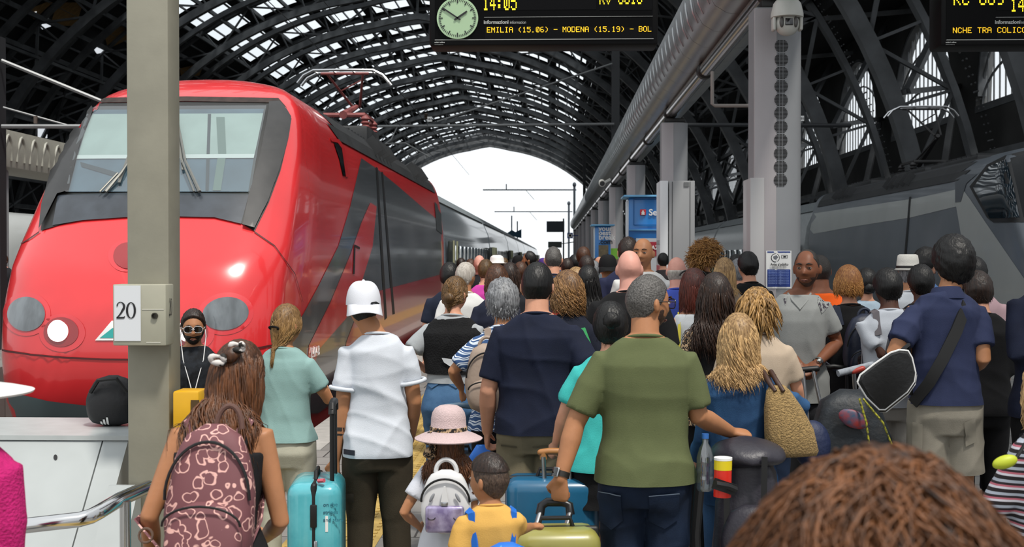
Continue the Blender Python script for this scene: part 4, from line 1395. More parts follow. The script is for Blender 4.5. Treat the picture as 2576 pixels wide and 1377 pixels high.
def zline(n, kind):
    """height of the hairline round the head (head space)"""
    y = n.y
    if kind == 'ring':    # bald on top: hair only low round the back and sides
        return None
    if y > .75: return .084
    if y > .2: return .084 - (.75 - y) / .55 * .082
    if y > -.15: return .002 - (.2 - y) / .35 * .035
    return -.033 - min(1, (-.15 - y) / .6) * .055
def hair_cap(M, kind, th, seed, vox=40, lump=.0):
    rows = dirs(vox, int(vox * .7))
    rings = []
    for row in rows:
        ring = []
        for n in row:
            p = headpt(n, False)
            if kind == 'ring':
                m_ = sstep(-.095, -.07, p.z) * (1 - sstep(.0, .03, p.z)) * (1 - sstep(-.1, .15, n.y))
            elif kind == 'receding':
                zl = zline(n, 'x')
                m_ = sstep(zl - .004, zl + .012, p.z) * (1 - sstep(.25, .5, n.y) * sstep(.4, .8, 1 - abs(n.x) * .8))
            else:
                zl = zline(n, kind)
                m_ = sstep(zl - .006, zl + .012, p.z)
            q = th * (1 + .5 * max(0, n.z)) + lump * (noise.noise(n * 7 + Vector((seed, 0, 0))) + .5 * noise.noise(n * 15 + Vector((0, seed, 0))))
            d = -.012 + (q + .012) * m_
            ring.append(M @ (p + n * d))
        rings.append(ring)
    mb = MB(); mb.loft(rings)
    return mb
HAIRM = {}
def hair_mat(name, c1, c2, sc=(60, 60, 6), rough=.45):
    """strands: noise drawn out along the fall of the hair, tint varies from lock to lock"""
    if name in MATS: return MATS[name]
    m = bpy.data.materials.new(name); m.use_nodes = True
    nt = m.node_tree; b = nt.nodes['Principled BSDF']
    tc = nt.nodes.new('ShaderNodeTexCoord'); mp = nt.nodes.new('ShaderNodeMapping'); mp.inputs['Scale'].default_value = sc
    n = nt.nodes.new('ShaderNodeTexNoise'); n.inputs['Scale'].default_value = 1.6; n.inputs['Detail'].default_value = 3
    at = nt.nodes.new('ShaderNodeAttribute'); at.attribute_name = 'lock'
    ad = nt.nodes.new('ShaderNodeMath'); ad.operation = 'MULTIPLY_ADD'; ad.inputs[1].default_value = .34
    su = nt.nodes.new('ShaderNodeMath'); su.operation = 'MULTIPLY'; su.inputs[1].default_value = .72
    r = nt.nodes.new('ShaderNodeValToRGB')
    r.color_ramp.elements[0].color = (*lin(c1), 1); r.color_ramp.elements[1].color = (*lin(c2), 1)
    r.color_ramp.elements[0].position = .2; r.color_ramp.elements[1].position = .75
    L = nt.links.new
    L(tc.outputs['Object'], mp.inputs[0]); L(mp.outputs[0], n.inputs[0])
    L(n.outputs[0], su.inputs[0]); L(at.outputs['Fac'], ad.inputs[0]); L(su.outputs[0], ad.inputs[2])
    L(ad.outputs[0], r.inputs[0]); L(r.outputs[0], b.inputs['Base Color'])
    bp = nt.nodes.new('ShaderNodeBump'); bp.inputs['Strength'].default_value = .5; bp.inputs['Distance'].default_value = .01
    L(n.outputs[0], bp.inputs['Height']); L(bp.outputs[0], b.inputs['Normal'])
    b.inputs['Roughness'].default_value = rough
    b.inputs['Specular IOR Level'].default_value = .4
    MATS[name] = m
    return m
def bvh_local(objs):
    vs, fs = [], []
    for o in objs:
        b = len(vs)
        vs += [v.co.copy() for v in o.data.vertices]
        fs += [tuple(b + i for i in p.vertices) for p in o.data.polygons]
    return BVHTree.FromPolygons(vs, fs)
def locks(mb_list, name, m, parent):
    """join many strands into one hair mesh with a lock value per vertex"""
    V, Fc, A = [], [], []
    for vs, fs, a in mb_list:
        b = len(V)
        V += vs; Fc += [tuple(b + i for i in f) for f in fs]; A += [a] * len(vs)
    me = bpy.data.meshes.new(name)
    me.from_pydata([tuple(v) for v in V], [], Fc)
    at = me.attributes.new('lock', 'FLOAT', 'POINT'); at.data.foreach_set('value', A)
    me.materials.append(m)
    me.polygons.foreach_set('use_smooth', [True] * len(me.polygons))
    o = bpy.data.objects.new(name, me); COL.objects.link(o); o.parent = parent
    return o
def strand_tube(pts, r, n=4):
    mb = MB()
    k = len(pts)
    rs = [r * (.75 + .5 * math.sin(math.pi * min(1, .15 + i / (k - 1) * .9))) * (1 - .75 * (i / (k - 1)) ** 3) for i in range(k)]
    mb.tube(pts, rs, n)
    return mb.v, mb.f
def long_hair(M, spec, rnd, avoid, n=260, nseg=12):
    """strands that follow the scalp, then hang; avoid: list of (centre, radii) ellipsoids in the same space as M's target"""
    length, curl, rad = spec.get('len', .35), spec.get('curl', .006), spec.get('rad', .009) * .38
    front = spec.get('front', .45)
    gather = spec.get('gather')     # (point in head space, z range) pulls strands together
    Mi = M.inverted()
    out = []
    vol = spec.get('vol', .02) * .6
    zmax = spec.get('zmax', 9)
    for i in range(n):
        # root on the scalp
        while True:
            u = Vector((rnd.gauss(0, 1), rnd.gauss(0, 1), rnd.gauss(0, 1))).normalized()
            if u.z * .118 > zmax: continue
            if u.z > .05 and (u.y < front or u.z > .72): break
            if u.z > -.35 and u.y < -.1: break
        p = headpt(u, False) + u * vol * rnd.uniform(.4, 1)
        part = spec.get('part', 0.0)
        side = 1 if p.x > part * .07 else -1
        h = M @ p
        hk_ = M.to_scale()[2]
        zend = -(length / hk_ - .075) + rnd.gauss(0, .012 + .04 * length)
        seg = max(.03, (p.z - zend) * 1.0 + .035) * hk_ / nseg
        pts = [h]
        d = (M.to_3x3() @ Vector((side * (.35 + .5 * abs(u.x)) if u.z > .3 else u.x * .3, -.35 if u.y < .4 else -.1, .05 if u.z > .6 else -.6))).normalized()
        wn = (M.to_3x3() @ u).normalized()
        dn = d.dot(wn)
        if dn > -.1: d = (d - wn * (dn + .12)).normalized()
        ph, fr = rnd.uniform(0, 6.3), rnd.uniform(.8, 1.2)
        ax = Vector((rnd.gauss(0, 1), rnd.gauss(0, 1), rnd.gauss(0, .3))).normalized()
        ax2 = ax.cross(Vector((0, 0, 1))).normalized()
        base = h.copy(); lift = rnd.random()
        for s in range(nseg):
            d = (d * .62 + Vector((0, 0, -1)) * .38).normalized()
            q = base + d * seg
            loc = Mi @ q
            e = Vector((loc.x / (HR[0] + vol * .9), loc.y / (HR[1] + vol * .9), loc.z / (HR[2] + vol * .9)))
            if e.length < 1 or (s < 4 and loc.z > -.02 and e.length > 1.06):
                e.normalize()
                q = M @ Vector((e.x * (HR[0] + vol * .9), e.y * (HR[1] + vol * .9), e.z * (HR[2] + vol * .9)))
            if loc.z < .02 and loc.y > .02 and abs(loc.x) < .07 and not spec.get('face_ok'):
                q = M @ Vector((math.copysign(.078, loc.x if abs(loc.x) > .01 else side), min(loc.y, .06), loc.z))
            if avoid and loc.z < -.05:
                hit, nr_, _, dd_ = avoid.find_nearest(q, .25)
                if hit is not None:
                    v = q - hit
                    if v.dot(nr_) < .006: q = hit + nr_ * (.006 + .010 * lift)
            if gather:
                g = M @ gather[0]
                t = sstep(.0, .5, s / nseg) * (1 - sstep(.55, 1, s / nseg) * .65)
                q = q.lerp(Vector((g.x, g.y, q.z)), t * .45 * gather[1])
            if (q - base).length > 1e-5: d = (d * .4 + (q - base).normalized() * .6).normalized()
            base = q
            a = curl * sstep(0, .5, (s + 1) / nseg)
            w_ = ph + s * fr * spec.get('freq', 1.3)
            pts.append(q + ax * a * math.sin(w_) + ax2 * a * math.cos(w_))
        vs, fs = strand_tube(pts, rad * rnd.uniform(.7, 1.2), 4)
        out.append((vs, fs, rnd.random()))
    return out
def fuzzy_hair(M, spec, rnd, n=350, nseg=7):
    """a mass of short curls standing off the scalp"""
    out = []
    ln, curl, rad = spec.get('len', .07), spec.get('curl', .014), spec.get('rad', .006)
    for i in range(n):
        while True:
            u = Vector((rnd.gauss(0, 1), rnd.gauss(0, 1), rnd.gauss(0, 1))).normalized()
            p = headpt(u, False)
            if p.z > zline(u, 'x') - spec.get('low', .0): break
        d = (u + Vector((rnd.gauss(0, .35), rnd.gauss(0, .35), rnd.gauss(0, .35)))).normalized()
        a1 = d.cross(Vector((.3, .5, .8))).normalized(); a2 = d.cross(a1)
        ph = rnd.uniform(0, 6.3)
        pts = []
        L = ln * rnd.uniform(.6, 1.15)
        for s in range(nseg + 1):
            t = s / nseg
            q = p + d * L * t + Vector((0, 0, -spec.get('droop', .3) * L * t * t * 1.2))
            w_ = ph + t * spec.get('freq', 7)
            pts.append(M @ (q + (a1 * math.cos(w_) + a2 * math.sin(w_)) * curl * (.3 + t)))
        vs, fs = strand_tube(pts, rad * rnd.uniform(.7, 1.25), 4)
        out.append((vs, fs, rnd.random()))
    return out

def hand(mb, wrist, d, pn, side, curl=.25, k=1.0, thumb=.5):
    """palm, four fingers of different lengths and a thumb; d: wrist to knuckles, pn: palm normal, side +1 if the thumb lies towards +(d x pn)"""
    d = d.normalized(); pn = (pn - d * pn.dot(d)).normalized()
    wv = d.cross(pn) * side
    # palm
    rings = []
    for t, wdt, th in ((-.02, .027, .021), (.02, .035, .017), (.06, .042, .016), (.088, .041, .013), (.098, .034, .009)):
        c = wrist + d * t * k
        rings.append([c + (wv * math.cos(a) * wdt + pn * math.sin(a) * th) * k for a in [2 * math.pi * j / 14 for j in range(14)]])
    mb.loft(rings)
    for j, (off, ln) in enumerate(((.031, .073), (.0105, .082), (-.010, .076), (-.030, .060))):
        p = wrist + (d * (.086 - .004 * abs(j - 1.2)) + wv * off) * k
        pts = [p - d * .02 * k, p]
        ang = R(10 + 66 * curl) * (1 + .06 * j)
        cur, A = p, 0.0
        for q, f in ((.44, 1.0), (.32, 1.3), (.24, .75)):
            A += ang * f
            cur = cur + (d * math.cos(A) + pn * math.sin(A)) * ln * q * k
            pts.append(cur)
        r0 = .0095 if j < 3 else .0082
        mb.tube(pts, [r0 * k, r0 * 1.05 * k, r0 * .98 * k, r0 * .9 * k, r0 * .72 * k], 10, round_ends=True)
    p = wrist + (d * .022 + wv * .030) * k
    t1 = (d * .7 + wv * .75 + pn * .25).normalized()
    t2 = (d * .85 + wv * (.45 - .5 * thumb) + pn * (.25 + .7 * thumb)).normalized()
    t3 = (d * .8 + wv * (.1 - .7 * thumb) + pn * (.4 + .5 * thumb)).normalized()
    a = p + t1 * .038 * k; b = a + t2 * .032 * k; c = b + t3 * .026 * k
    mb.tube([p - t1 * .01 * k, p, a, b, c], [.016 * k, .0155 * k, .0115 * k, .0105 * k, .0078 * k], 10, round_ends=True)

SKIN = {'pale': 'd9a892', 'fair': 'cc9478', 'tan': 'ad7854', 'olive': 'a56d4b', 'brown': '7a4a32', 'dark': '4f3023', 'pink': 'd49a8a'}
def skin(k):
    m = mat('skin_' + k, SKIN[k], .5, vary=.12, vscale=14, bump=.03, bscale=160, spec=.35)
    b = m.node_tree.nodes['Principled BSDF']
    return m
def cloth(name, c, vary=.08, rough=.85, bump=.12, bscale=220, **kw):
    return mat('cloth_' + name, c, rough, bump=bump, bscale=bscale, vary=vary, vscale=kw.pop('vscale', 10), spec=.25, **kw)

TORSO = {
 'm': [(.78, .148, .100, 0), (.86, .164, .112, -.012), (.95, .157, .110, -.006), (1.06, .142, .102, 0), (1.18, .147, .108, .008), (1.30, .160, .114, .006), (1.37, .162, .106, 0), (1.425, .150, .088, -.006), (1.465, .110, .070, -.010), (1.495, .066, .060, -.008)],
 'f': [(.78, .155, .105, 0), (.86, .170, .118, -.014), (.95, .153, .108, -.008), (1.07, .123, .092, 0), (1.18, .130, .100, .008), (1.30, .142, .108, .010), (1.37, .144, .096, .002), (1.425, .132, .078, -.006), (1.465, .094, .062, -.010), (1.495, .056, .052, -.008)],
}
class Person:
    def __init__(s, label, x, top, d, face=0, sex='m', H=None, girth=1.0, skin_='fair', lean=0, yaw=0, pitch=0, roll=0, lod=1, arms=None, group=None, sw=1.0, name='person', legs=0.0, hatlift=0.0, headk=1.0, hx=0.0):
        s.hx = hx
        s.rnd = random.Random(hash(label) % 9999 if False else sum(map(ord, label)))
        s.seed = sum(map(ord, label)) % 1000
        # lod: 0 near, 1 middle, 2 far
        s.lod, s.sex, s.girth, s.lean, s.sw = lod, sex, girth, R(lean), sw
        pt = P(x, top, d)
        zt = pt.z - hatlift
        s.face = R(face)
        s.label = label
        base = 1.75
        # stature so that the crown, after leaning, reaches the height seen
        s.k = 1.0
        for _ in range(6):
            s.headM = None
            s.sethead(yaw, pitch, roll, headk)
            cz = max((s.head @ headpt(n, False)).z for n in (Vector((0, 0, 1)), Vector((0, -.5, .86)), Vector((0, .5, .86)), Vector((0, -.8, .6)), Vector((0, -1, 0))))
            s.k *= zt / cz
        s.sethead(yaw, pitch, roll, headk)
        hc = s.head @ Vector((0, 0, .05))
        rot = Matrix.Rotation(s.face, 3, 'Z')
        off = rot @ Vector((hc.x, hc.y, 0))
        s.root = empty(name, (pt.x - off.x, pt.y - off.y, 0), label, 'person', group, s.face)
        s.M = s.root.matrix_basis.copy()
        s.Mi = s.M.inverted()
        s.skin = skin(skin_)
        s.vox = (.0068, .011, .017)[lod]
        s.cvox = (.0105, .014, .020)[lod]
        s.joints(arms or {})
        s.legs = legs
    def bend(s, v):
        """v: upright body space at stature 1.75 -> leaning, scaled"""
        v = Vector(v)
        if s.lean and v.z > .92:
            t = sstep(.92, 1.45, v.z)
            a = -s.lean * (.35 + .65 * t)
            p = Vector((0, 0, .92))
            v = p + Matrix.Rotation(a, 3, 'X') @ (v - p)
        return v * s.k
    def sethead(s, yaw, pitch, roll, hk):
        nb = Vector((s.hx * .35, -.008, 1.50))
        nt = Vector((s.hx, .012, 1.565))
        s.neck = [s.bend(nb - Vector((s.hx * .3, .004, .06))), s.bend(nb), s.bend(nt)]
        rotm = Matrix.Rotation(-R(yaw), 3, 'Z') @ Matrix.Rotation(-R(pitch) - s.lean * .5, 3, 'X') @ Matrix.Rotation(R(roll), 3, 'Y')
        c = s.neck[2] + rotm @ (Vector((0, .014, .062)) * s.k)
        s.hk = s.k * hk
        s.head = Matrix.Translation(c) @ rotm.to_4x4() @ Matrix.Scale(s.hk, 4)
        s.neck[2] = s.head @ Vector((0, -.012, -.045))
    def joints(s, arms):
        s.arm = {}
        for side, sx in (('L', -1), ('R', 1)):
            w_ = (.168 if s.sex == 'm' else .146) * s.sw
            sh = s.bend((sx * w_, -.005, 1.378))
            a = arms.get(side)
            if a is None:
                el = s.bend((sx * (w_ + .055 + .02 * (s.girth - 1)), -.03, 1.12)); wr_ = s.bend((sx * (w_ + .06), .05, .875))
                hd = None
            elif 'px' in a:
                (ex, ey, ed), (wx, wy, wd) = a['px']
                y0 = s.root.location.y
                el = s.Mi @ P(ex, ey, y0 + ed); wr_ = s.Mi @ P(wx, wy, y0 + wd)
                # keep natural lengths
                Lu, Lf = .285 * s.k, .25 * s.k
                if a.get('fit', 1):
                    el = sh + (el - sh).normalized() * min(max((el - sh).length, Lu * .82), Lu * 1.15)
                    wr_ = el + (wr_ - el).normalized() * min(max((wr_ - el).length, Lf * .8), Lf * 1.15)
            else:
                el = sh + Vector(a['el']).normalized() * .285 * s.k
                wr_ = el + Vector(a['wr']).normalized() * .25 * s.k
            s.arm[side] = dict(sh=sh, el=el, wr=wr_, sx=sx, **{k: v for k, v in (a or {}).items() if k in ('curl', 'pn', 'hd', 'thumb', 'flip')})
    def legpts(s, sx):
        st = s.legs * sx
        hip = Vector((sx * .088, 0, .90)) * s.k
        kn = Vector((sx * .098, .02 + st * .09, .49)) * s.k
        an = Vector((sx * .098, -.015 + st * .20 - .02 * abs(st), .085)) * s.k
        return hip, kn, an
    def trings(s, ease=0.0, z0=None, z1=None, straight=0.0, n=28, e=2.4, hemfl=0):
        g = s.girth
        T_ = TORSO[s.sex]
        out = []
        def at(z):
            for a, b in zip(T_, T_[1:]):
                if z <= b[0]:
                    t = max(0, (z - a[0]) / (b[0] - a[0])); return [a[i] + (b[i] - a[i]) * t for i in range(4)]
            return list(T_[-1])
        zs = [r[0] for r in T_]
        zlo = z0 if z0 is not None else zs[0]
        zhi = z1 if z1 is not None else zs[-1]
        ch = at(1.30)
        zz = sorted({zlo, zhi, *[z for z in zs if zlo < z < zhi], *[zlo + (zhi - zlo) * i / 8 for i in range(1, 8)]})
        for z in zz:
            _, w_, d_, yo = at(z)
            gg = 1 + (g - 1) * (1 if z < 1.38 else .4)
            w_, d_ = w_ * (1 + (gg - 1) * .9) * (s.sw ** .7 if z > 1.15 else 1), d_ * gg
            if straight and z < 1.30:
                w_ = max(w_, ch[1] * (1 + (g - 1) * .9) * straight); d_ = max(d_, ch[2] * g * straight)
            ez = ease * ((1 if z < 1.42 else .6) if ease > 0 else 1 - sstep(1.40, 1.48, z))
            if hemfl: ez += hemfl * (1 - sstep(.90, 1.08, z))
            ring = ringpts((0, yo - .01 * (g - 1), z), w_ + ez, d_ + ez, n, e)
            out.append([s.bend(p) for p in ring])
        return out
    # ---- the body itself
    def body(s, thin=.020, bare=False):
        mb = MB(); k = s.k; g = s.girth
        mb.loft(s.trings(-thin, .86))
        nr = .056 if s.sex == 'm' else .047
        nr *= 1 + (g - 1) * .5
        mb.tube(s.neck, [nr * 1.25 * k, nr * 1.02 * k, nr * .98 * k], 16)
        nu, nv = ((44, 36), (28, 22), (18, 14))[s.lod]
        mb.loft([[s.head @ headpt(n) for n in row] for row in dirs(nu, nv)])
        for sx in (-1, 1):                                 # ears
            c = Vector((sx * .076, -.012, -.008))
            rm = Matrix.Rotation(sx * .35, 3, 'Z') @ Matrix.Rotation(.15, 3, 'X')
            vs = MB(); vs.ell((0, 0, 0), (.0075, .017, .031), 12, 10)
            e_ = [s.head @ (c + Vector((sx * .006, 0, 0)) + rm @ Vector(v)) for v in vs.v]
            mb.add(e_, vs.f)
        for side in 'LR':
            a = s.arm[side]; sh, el, wr_ = a['sh'], a['el'], a['wr']
            f = (1.0 if s.sex == 'm' else .84) * (1 + (g - 1) * .55)
            inn = sh + Vector((-a['sx'] * .05, 0, .0)) * k
            mb.tube([inn, sh, sh.lerp(el, .35), sh.lerp(el, .75), el, el.lerp(wr_, .3), el.lerp(wr_, .75), wr_], [q * f * k for q in (.048, .055, .049, .043, .0395, .0415, .032, .0265)], 16, round_ends=True)
            d = (wr_ - el).normalized()
            if s.lod < 2:
                pn = Vector(a['pn']) if 'pn' in a else Vector((-a['sx'], .15, 0))
                hd = Vector(a['hd']) if 'hd' in a else d
                hand(mb, wr_, hd, pn, a.get('flip', 1) * (1 if a['sx'] > 0 else -1) * 1, a.get('curl', .3), k * (1 if s.sex == 'm' else .9), a.get('thumb', .5))
            else:
                mb.tube([wr_, wr_ + d * .05 * k, wr_ + d * .10 * k, wr_ + d * .15 * k], [.028 * k, .04 * k, .036 * k, .02 * k], 8, round_ends=True)
        for sx in (-1, 1):
            hip, kn, an = s.legpts(sx)
            gl = 1 + (g - 1) * .5
            mb.tube([hip + Vector((0, 0, .04)) * k, hip.lerp(kn, .25), hip.lerp(kn, .75), kn, kn.lerp(an, .3) + Vector((0, -.012, 0)) * k, kn.lerp(an, .8), an], [q * k * gl * (1 if bare else .8) for q in (.075, .072, .064, .056, .056, .040, .036)], 16, round_ends=True)
            mb.tube([an + Vector((0, -.045, -.05)) * k, an + Vector((0, .04, -.045)) * k, an + Vector((0, .16, -.06)) * k], [.036 * k, .036 * k, .026 * k], 10, round_ends=True)
        s.bodyo = remesh(mb, 'body', s.skin, s.root, s.vox, 3)
        return s
    # ---- clothes
    def top(s, m, sleeve=.62, hem=.80, ease=.016, straight=.92, name='shirt', amp=.004, neckz=1.487, flare=1.28, vneck=0, wf=1.0, back_only=False, armmat=None):
        mb = MB(); k = s.k
        mb.loft(s.trings(ease, hem - .03, neckz, straight, hemfl=.016))
        cuts = [(Vector((0, 0, hem)) * k, (0, 0, -1), .55 * k)]
        f0 = (1.0 if s.sex == 'm' else .86) * (1 + (s.girth - 1) * .5)
        if sleeve:
            for side in 'LR':
                a = s.arm[side]; sh, el, wr_ = a['sh'], a['el'], a['wr']
                inn = sh + Vector((-a['sx'] * .07, 0, -.01)) * k
                if sleeve <= 1:
                    en = sh.lerp(el, sleeve + .10); ctr = sh.lerp(el, sleeve); dn = el - sh
                    mb.tube([inn, sh, sh.lerp(el, min(.4, sleeve * .6)), ctr.lerp(sh, .06), ctr], [q * f0 * k for q in (.055, .060, .060 * flare ** .5, .054 * flare, .053 * flare)], 18); dn = None
                else:
                    t = sleeve - 1
                    ctr = el.lerp(wr_, t); dn = wr_ - el
                    mb.tube([inn, sh, sh.lerp(el, .4), el, el.lerp(wr_, t * .5), el.lerp(wr_, t + .12)], [q * f0 * k for q in (.056, .064, .060, .056, .053, .044)], 18, round_ends=True)
                if dn is not None: cuts.append((ctr, dn, .10 * k))
        nb = s.bend((0, -.004, neckz + .004))
        s.topo = remesh(mb, name, m, s.root, s.cvox, 2, cuts=cuts, wrinkle=wr(s.seed + 3, amp, wf))
        s.hem = hem
        # neckband
        if s.lod < 2 and sleeve:
            nr = (.071 if s.sex == 'm' else .068) * (1 + (s.girth - 1) * .4)
            c = s.bend((0, -.010, neckz - .006))
            rm = Matrix.Rotation(-s.lean - .22, 3, 'X')
            pts = [c + rm @ Vector((nr * math.cos(a), nr * .95 * math.sin(a), 0)) * k for a in [2 * math.pi * i / 24 for i in range(25)]]
            mb = MB(); mb.tube(pts, .0075 * k, 8, cap=False)
            mb.build('neckband', m, s.root, True, 180, inv=LOCAL)
        return s
    def bottom(s, m, kind='long', waist=.98, ease=.012, name='trousers', amp=.005, wf=1.0, ln=None, flare=1.0):
        mb = MB(); k = s.k; g = 1 + (s.girth - 1) * .7
        mb.loft(s.trings(ease, .77, waist))
        cuts = []
        if kind == 'skirt':
            hm = ln or .50
            rr = []
            for z, wq in ((.92, 1.0), (.80, 1.12), (.65, 1.22), (hm - .03, 1.30)):
                rr.append([p * k for p in ringpts((0, 0, z), .172 * wq * g, .125 * wq * g, 28, 2.2)])
            mb.loft(rr)
            cuts.append((Vector((0, 0, hm)) * k, (0, 0, -1), .6 * k))
        else:
            for sx in (-1, 1):
                hip, kn, an = s.legpts(sx)
                if kind == 'shorts':
                    t = ln if ln is not None else .95
                    kk = hip.lerp(kn, t)
                    mb.tube([hip + Vector((0, 0, .03)) * k, hip.lerp(kn, .3), kk, kk + (kn - hip) * .1], [q * k * g for q in (.100, .102, .094 * flare, .094 * flare)], 20, round_ends=True)
                    cuts.append((kk, kn - hip, .16 * k))
                else:
                    mb.tube([hip + Vector((0, 0, .03)) * k, hip.lerp(kn, .25), hip.lerp(kn, .75), kn, kn.lerp(an, .5), an + Vector((0, 0, -.03)) * k], [q * k * g for q in (.100, .100, .082, .074, .066, .060)], 20, round_ends=True)
                    cuts.append((an, (0, 0, -1), .15 * k))
        s.boto = remesh(mb, name, m, s.root, s.cvox, 2, cuts=cuts, wrinkle=wr(s.seed + 9, amp, wf, 1.0 * k))
        return s
    def shoes(s, m):
        for sx in (-1, 1):
            _, _, an = s.legpts(sx)
            k = s.k
            mb = MB()
            rings = []
            for y, w_, h in ((-.085, .02, .05), (-.075, .034, .085), (-.02, .038, .10), (.05, .042, .075), (.12, .046, .06), (.17, .038, .045), (.19, .015, .03)):
                c = Vector((an.x, an.y + y * k, 0))
                rings.append([c + Vector((w_ * math.cos(a), 0, max(0, h * (.5 + .5 * math.sin(a))))) * k for a in [2 * math.pi * i / 14 for i in range(14)]])
            mb.loft(rings)
            mb.build('shoe', m, s.root, True, 60, inv=LOCAL)
        return s
    # ---- hair
    def hair(s, kind, m, **sp):
        H_ = s.head
        if kind in ('short', 'buzz', 'ring', 'receding'):
            th = sp.get('th', {'short': .016, 'buzz': .004, 'ring': .006, 'receding': .010}[kind])
            mb = hair_cap(H_, kind, th, s.seed, (64, 44, 28)[s.lod], sp.get('lump', .004 if kind == 'short' else .001))
            o = mb.build('hair', m, s.root, True, 180, inv=LOCAL)
            if kind == 'short' and s.lod < 2 and sp.get('tufts', 1):
                fz = fuzzy_hair(H_, dict(len=.008 + th * .5, curl=.0015, rad=.0019, freq=2, droop=1.0, low=-.016), s.rnd, 700, 3)
                locks(fz, 'hair_tuft', m, s.root)
            return s
        if kind == 'fuzzy':
            mb = hair_cap(H_, 'short', sp.get('vol', .03) * .55, s.seed, (48, 36, 24)[s.lod], .008)
            mb.build('hair', m, s.root, True, 180, inv=LOCAL)
            locks(fuzzy_hair(H_, sp, s.rnd, sp.get('n', (700, 380, 160)[s.lod])), 'hair_curl', m, s.root)
            return s
        # long styles
        k = s.k
        mb = hair_cap(H_, 'short', sp.get('vol', .02) * .6, s.seed, (48, 36, 24)[s.lod], .003)
        mb.build('hair', m, s.root, True, 180, inv=LOCAL)
        av = bvh_local([s.bodyo] + ([s.topo] if hasattr(s, 'topo') else []))
        loc = long_hair(H_, sp, s.rnd, av, int(sp.get('n', (560, 330, 110)[s.lod]) * 2.6), (14, 11, 8)[s.lod])
        locks(loc, 'hair_lock', m, s.root)
        return s
    def bun(s, m, at=(0, -.115, .03), r=.045):
        mb = MB()
        c = Vector(at)
        v = MB(); v.ell((0, 0, 0), (r, r * .8, r), 16, 12)
        mb.add([s.head @ (c + Vector(p) * (1 + .18 * noise.noise(Vector(p) * 60))) for p in v.v], v.f)
        mb.build('hair_bun', m, s.root, True, 180, inv=LOCAL)
        return s
    def add(s, mb, name, m, angle=50, space='head', smooth=True):
        """attach geometry given in head space (or body space at 1.75 m)"""
        if space == 'head': mb.v = [tuple(s.head @ Vector(v)) for v in mb.v]
        elif space == 'body': mb.v = [tuple(s.bend(v)) for v in mb.v]
        elif space == 'world': mb.v = [tuple(s.Mi @ Vector(v)) for v in mb.v]
        return mb.build(name, m, s.root, smooth, angle, inv=LOCAL)
    # ---- face details
    def eyes(s, iris='2a1a10', brow=None):
        for sx in (-1, 1):
            mb = MB(); mb.ell((sx * .031, .0815, .0065), (.0125, .0098, .0066), 14, 10); s.add(mb, 'eye', mat('eye_white', 'a89e94', .2))
            mb = MB(); mb.ell((sx * .031 + .001, .0885, .0068), (.0056, .0034, .0058), 12, 8); s.add(mb, 'iris', mat('iris_' + iris, iris, .15))
            mb = MB(); mb.tube([(sx * .017, .0905, .0115), (sx * .031, .0935, .0155), (sx * .046, .0865, .0115)], [.002, .0032, .002], 6); s.add(mb, 'eyelid', s.skin)
            if brow:
                mb = MB(); mb.tube([(sx * .014, .0955, .030), (sx * .030, .0975, .0345), (sx * .050, .086, .029)], [.0036, .0046, .0022], 8); s.add(mb, 'eyebrow', brow)
        mb = MB(); mb.tube([(-.022, .0865, -.0675), (-.008, .0955, -.066), (0, .0955, -.067), (.008, .0955, -.066), (.022, .0865, -.0675)], [.001, .0036, .0034, .0036, .001], 8)
        mb.tube([(-.020, .0855, -.071), (0, .0945, -.0735), (.020, .0855, -.071)], [.001, .0045, .001], 8)
        s.add(mb, 'lips', mat('lips_brown', '75483c', .45))
        return s
    def beard(s, m, th=.005, full=True):
        rows = dirs(48, 34); rings = []
        for row in rows:
            ring = []
            for n in row:
                p = headpt(n)
                low = sstep(-.035, -.055, p.z) * sstep(-.12, .12, n.y)
                side = sstep(-.0, -.03, p.z) * sstep(.0, .15, n.y) * (1 - sstep(.35, .55, n.y))
                mouth = ga(p.x, .024) * ga(p.z + .069, .011) * (1 if n.y > 0 else 0)
                m_ = max(low, side) * (1 - min(1, mouth * 1.4))
                m_ = max(m_, ga(p.x, .026) * ga(p.z + .051, .006) * (1 if n.y > 0 else 0)) if full else m_
                ring.append(p + n * (-.008 + (th + .008) * m_))
            rings.append(ring)
        mb = MB(); mb.loft(rings); s.add(mb, 'beard', m, 180)
        return s
    def glasses(s, frame, lens, r=.024, shape=2.6, mirror=False, dz=0):
        g = MB()
        l = MB()
        for sx in (-1, 1):
            c = Vector((sx * .033, .104, .006 + dz))
            pts = [c + Vector((math.copysign(abs(math.cos(a)) ** (2 / shape), math.cos(a)) * r * 1.12, -abs(math.cos(a) * .004), math.copysign(abs(math.sin(a)) ** (2 / shape), math.sin(a)) * r * .85)) for a in [2 * math.pi * i / 20 for i in range(21)]]
            g.tube(pts, .0024, 6, cap=False)
            l.add([c] + pts[:20], [(0, i + 1, (i + 1) % 20 + 1) for i in range(20)])
            g.tube([c + Vector((sx * r * 1.1, -.004, .006)), Vector((sx * .078, .085, .014 + dz)), Vector((sx * .082, -.005, .010 + dz)), Vector((sx * .078, -.025, -.012 + dz))], .0026, 6)
        g.tube([(-.010, .107, .010 + dz), (0, .109, .013 + dz), (.010, .107, .010 + dz)], .0024, 6)
        o = s.add(g, 'glasses', frame, 60)
        l.v = [tuple(s.head @ Vector(v)) for v in l.v]
        l.build('lens', lens, o, True, 60, inv=LOCAL)
        return s
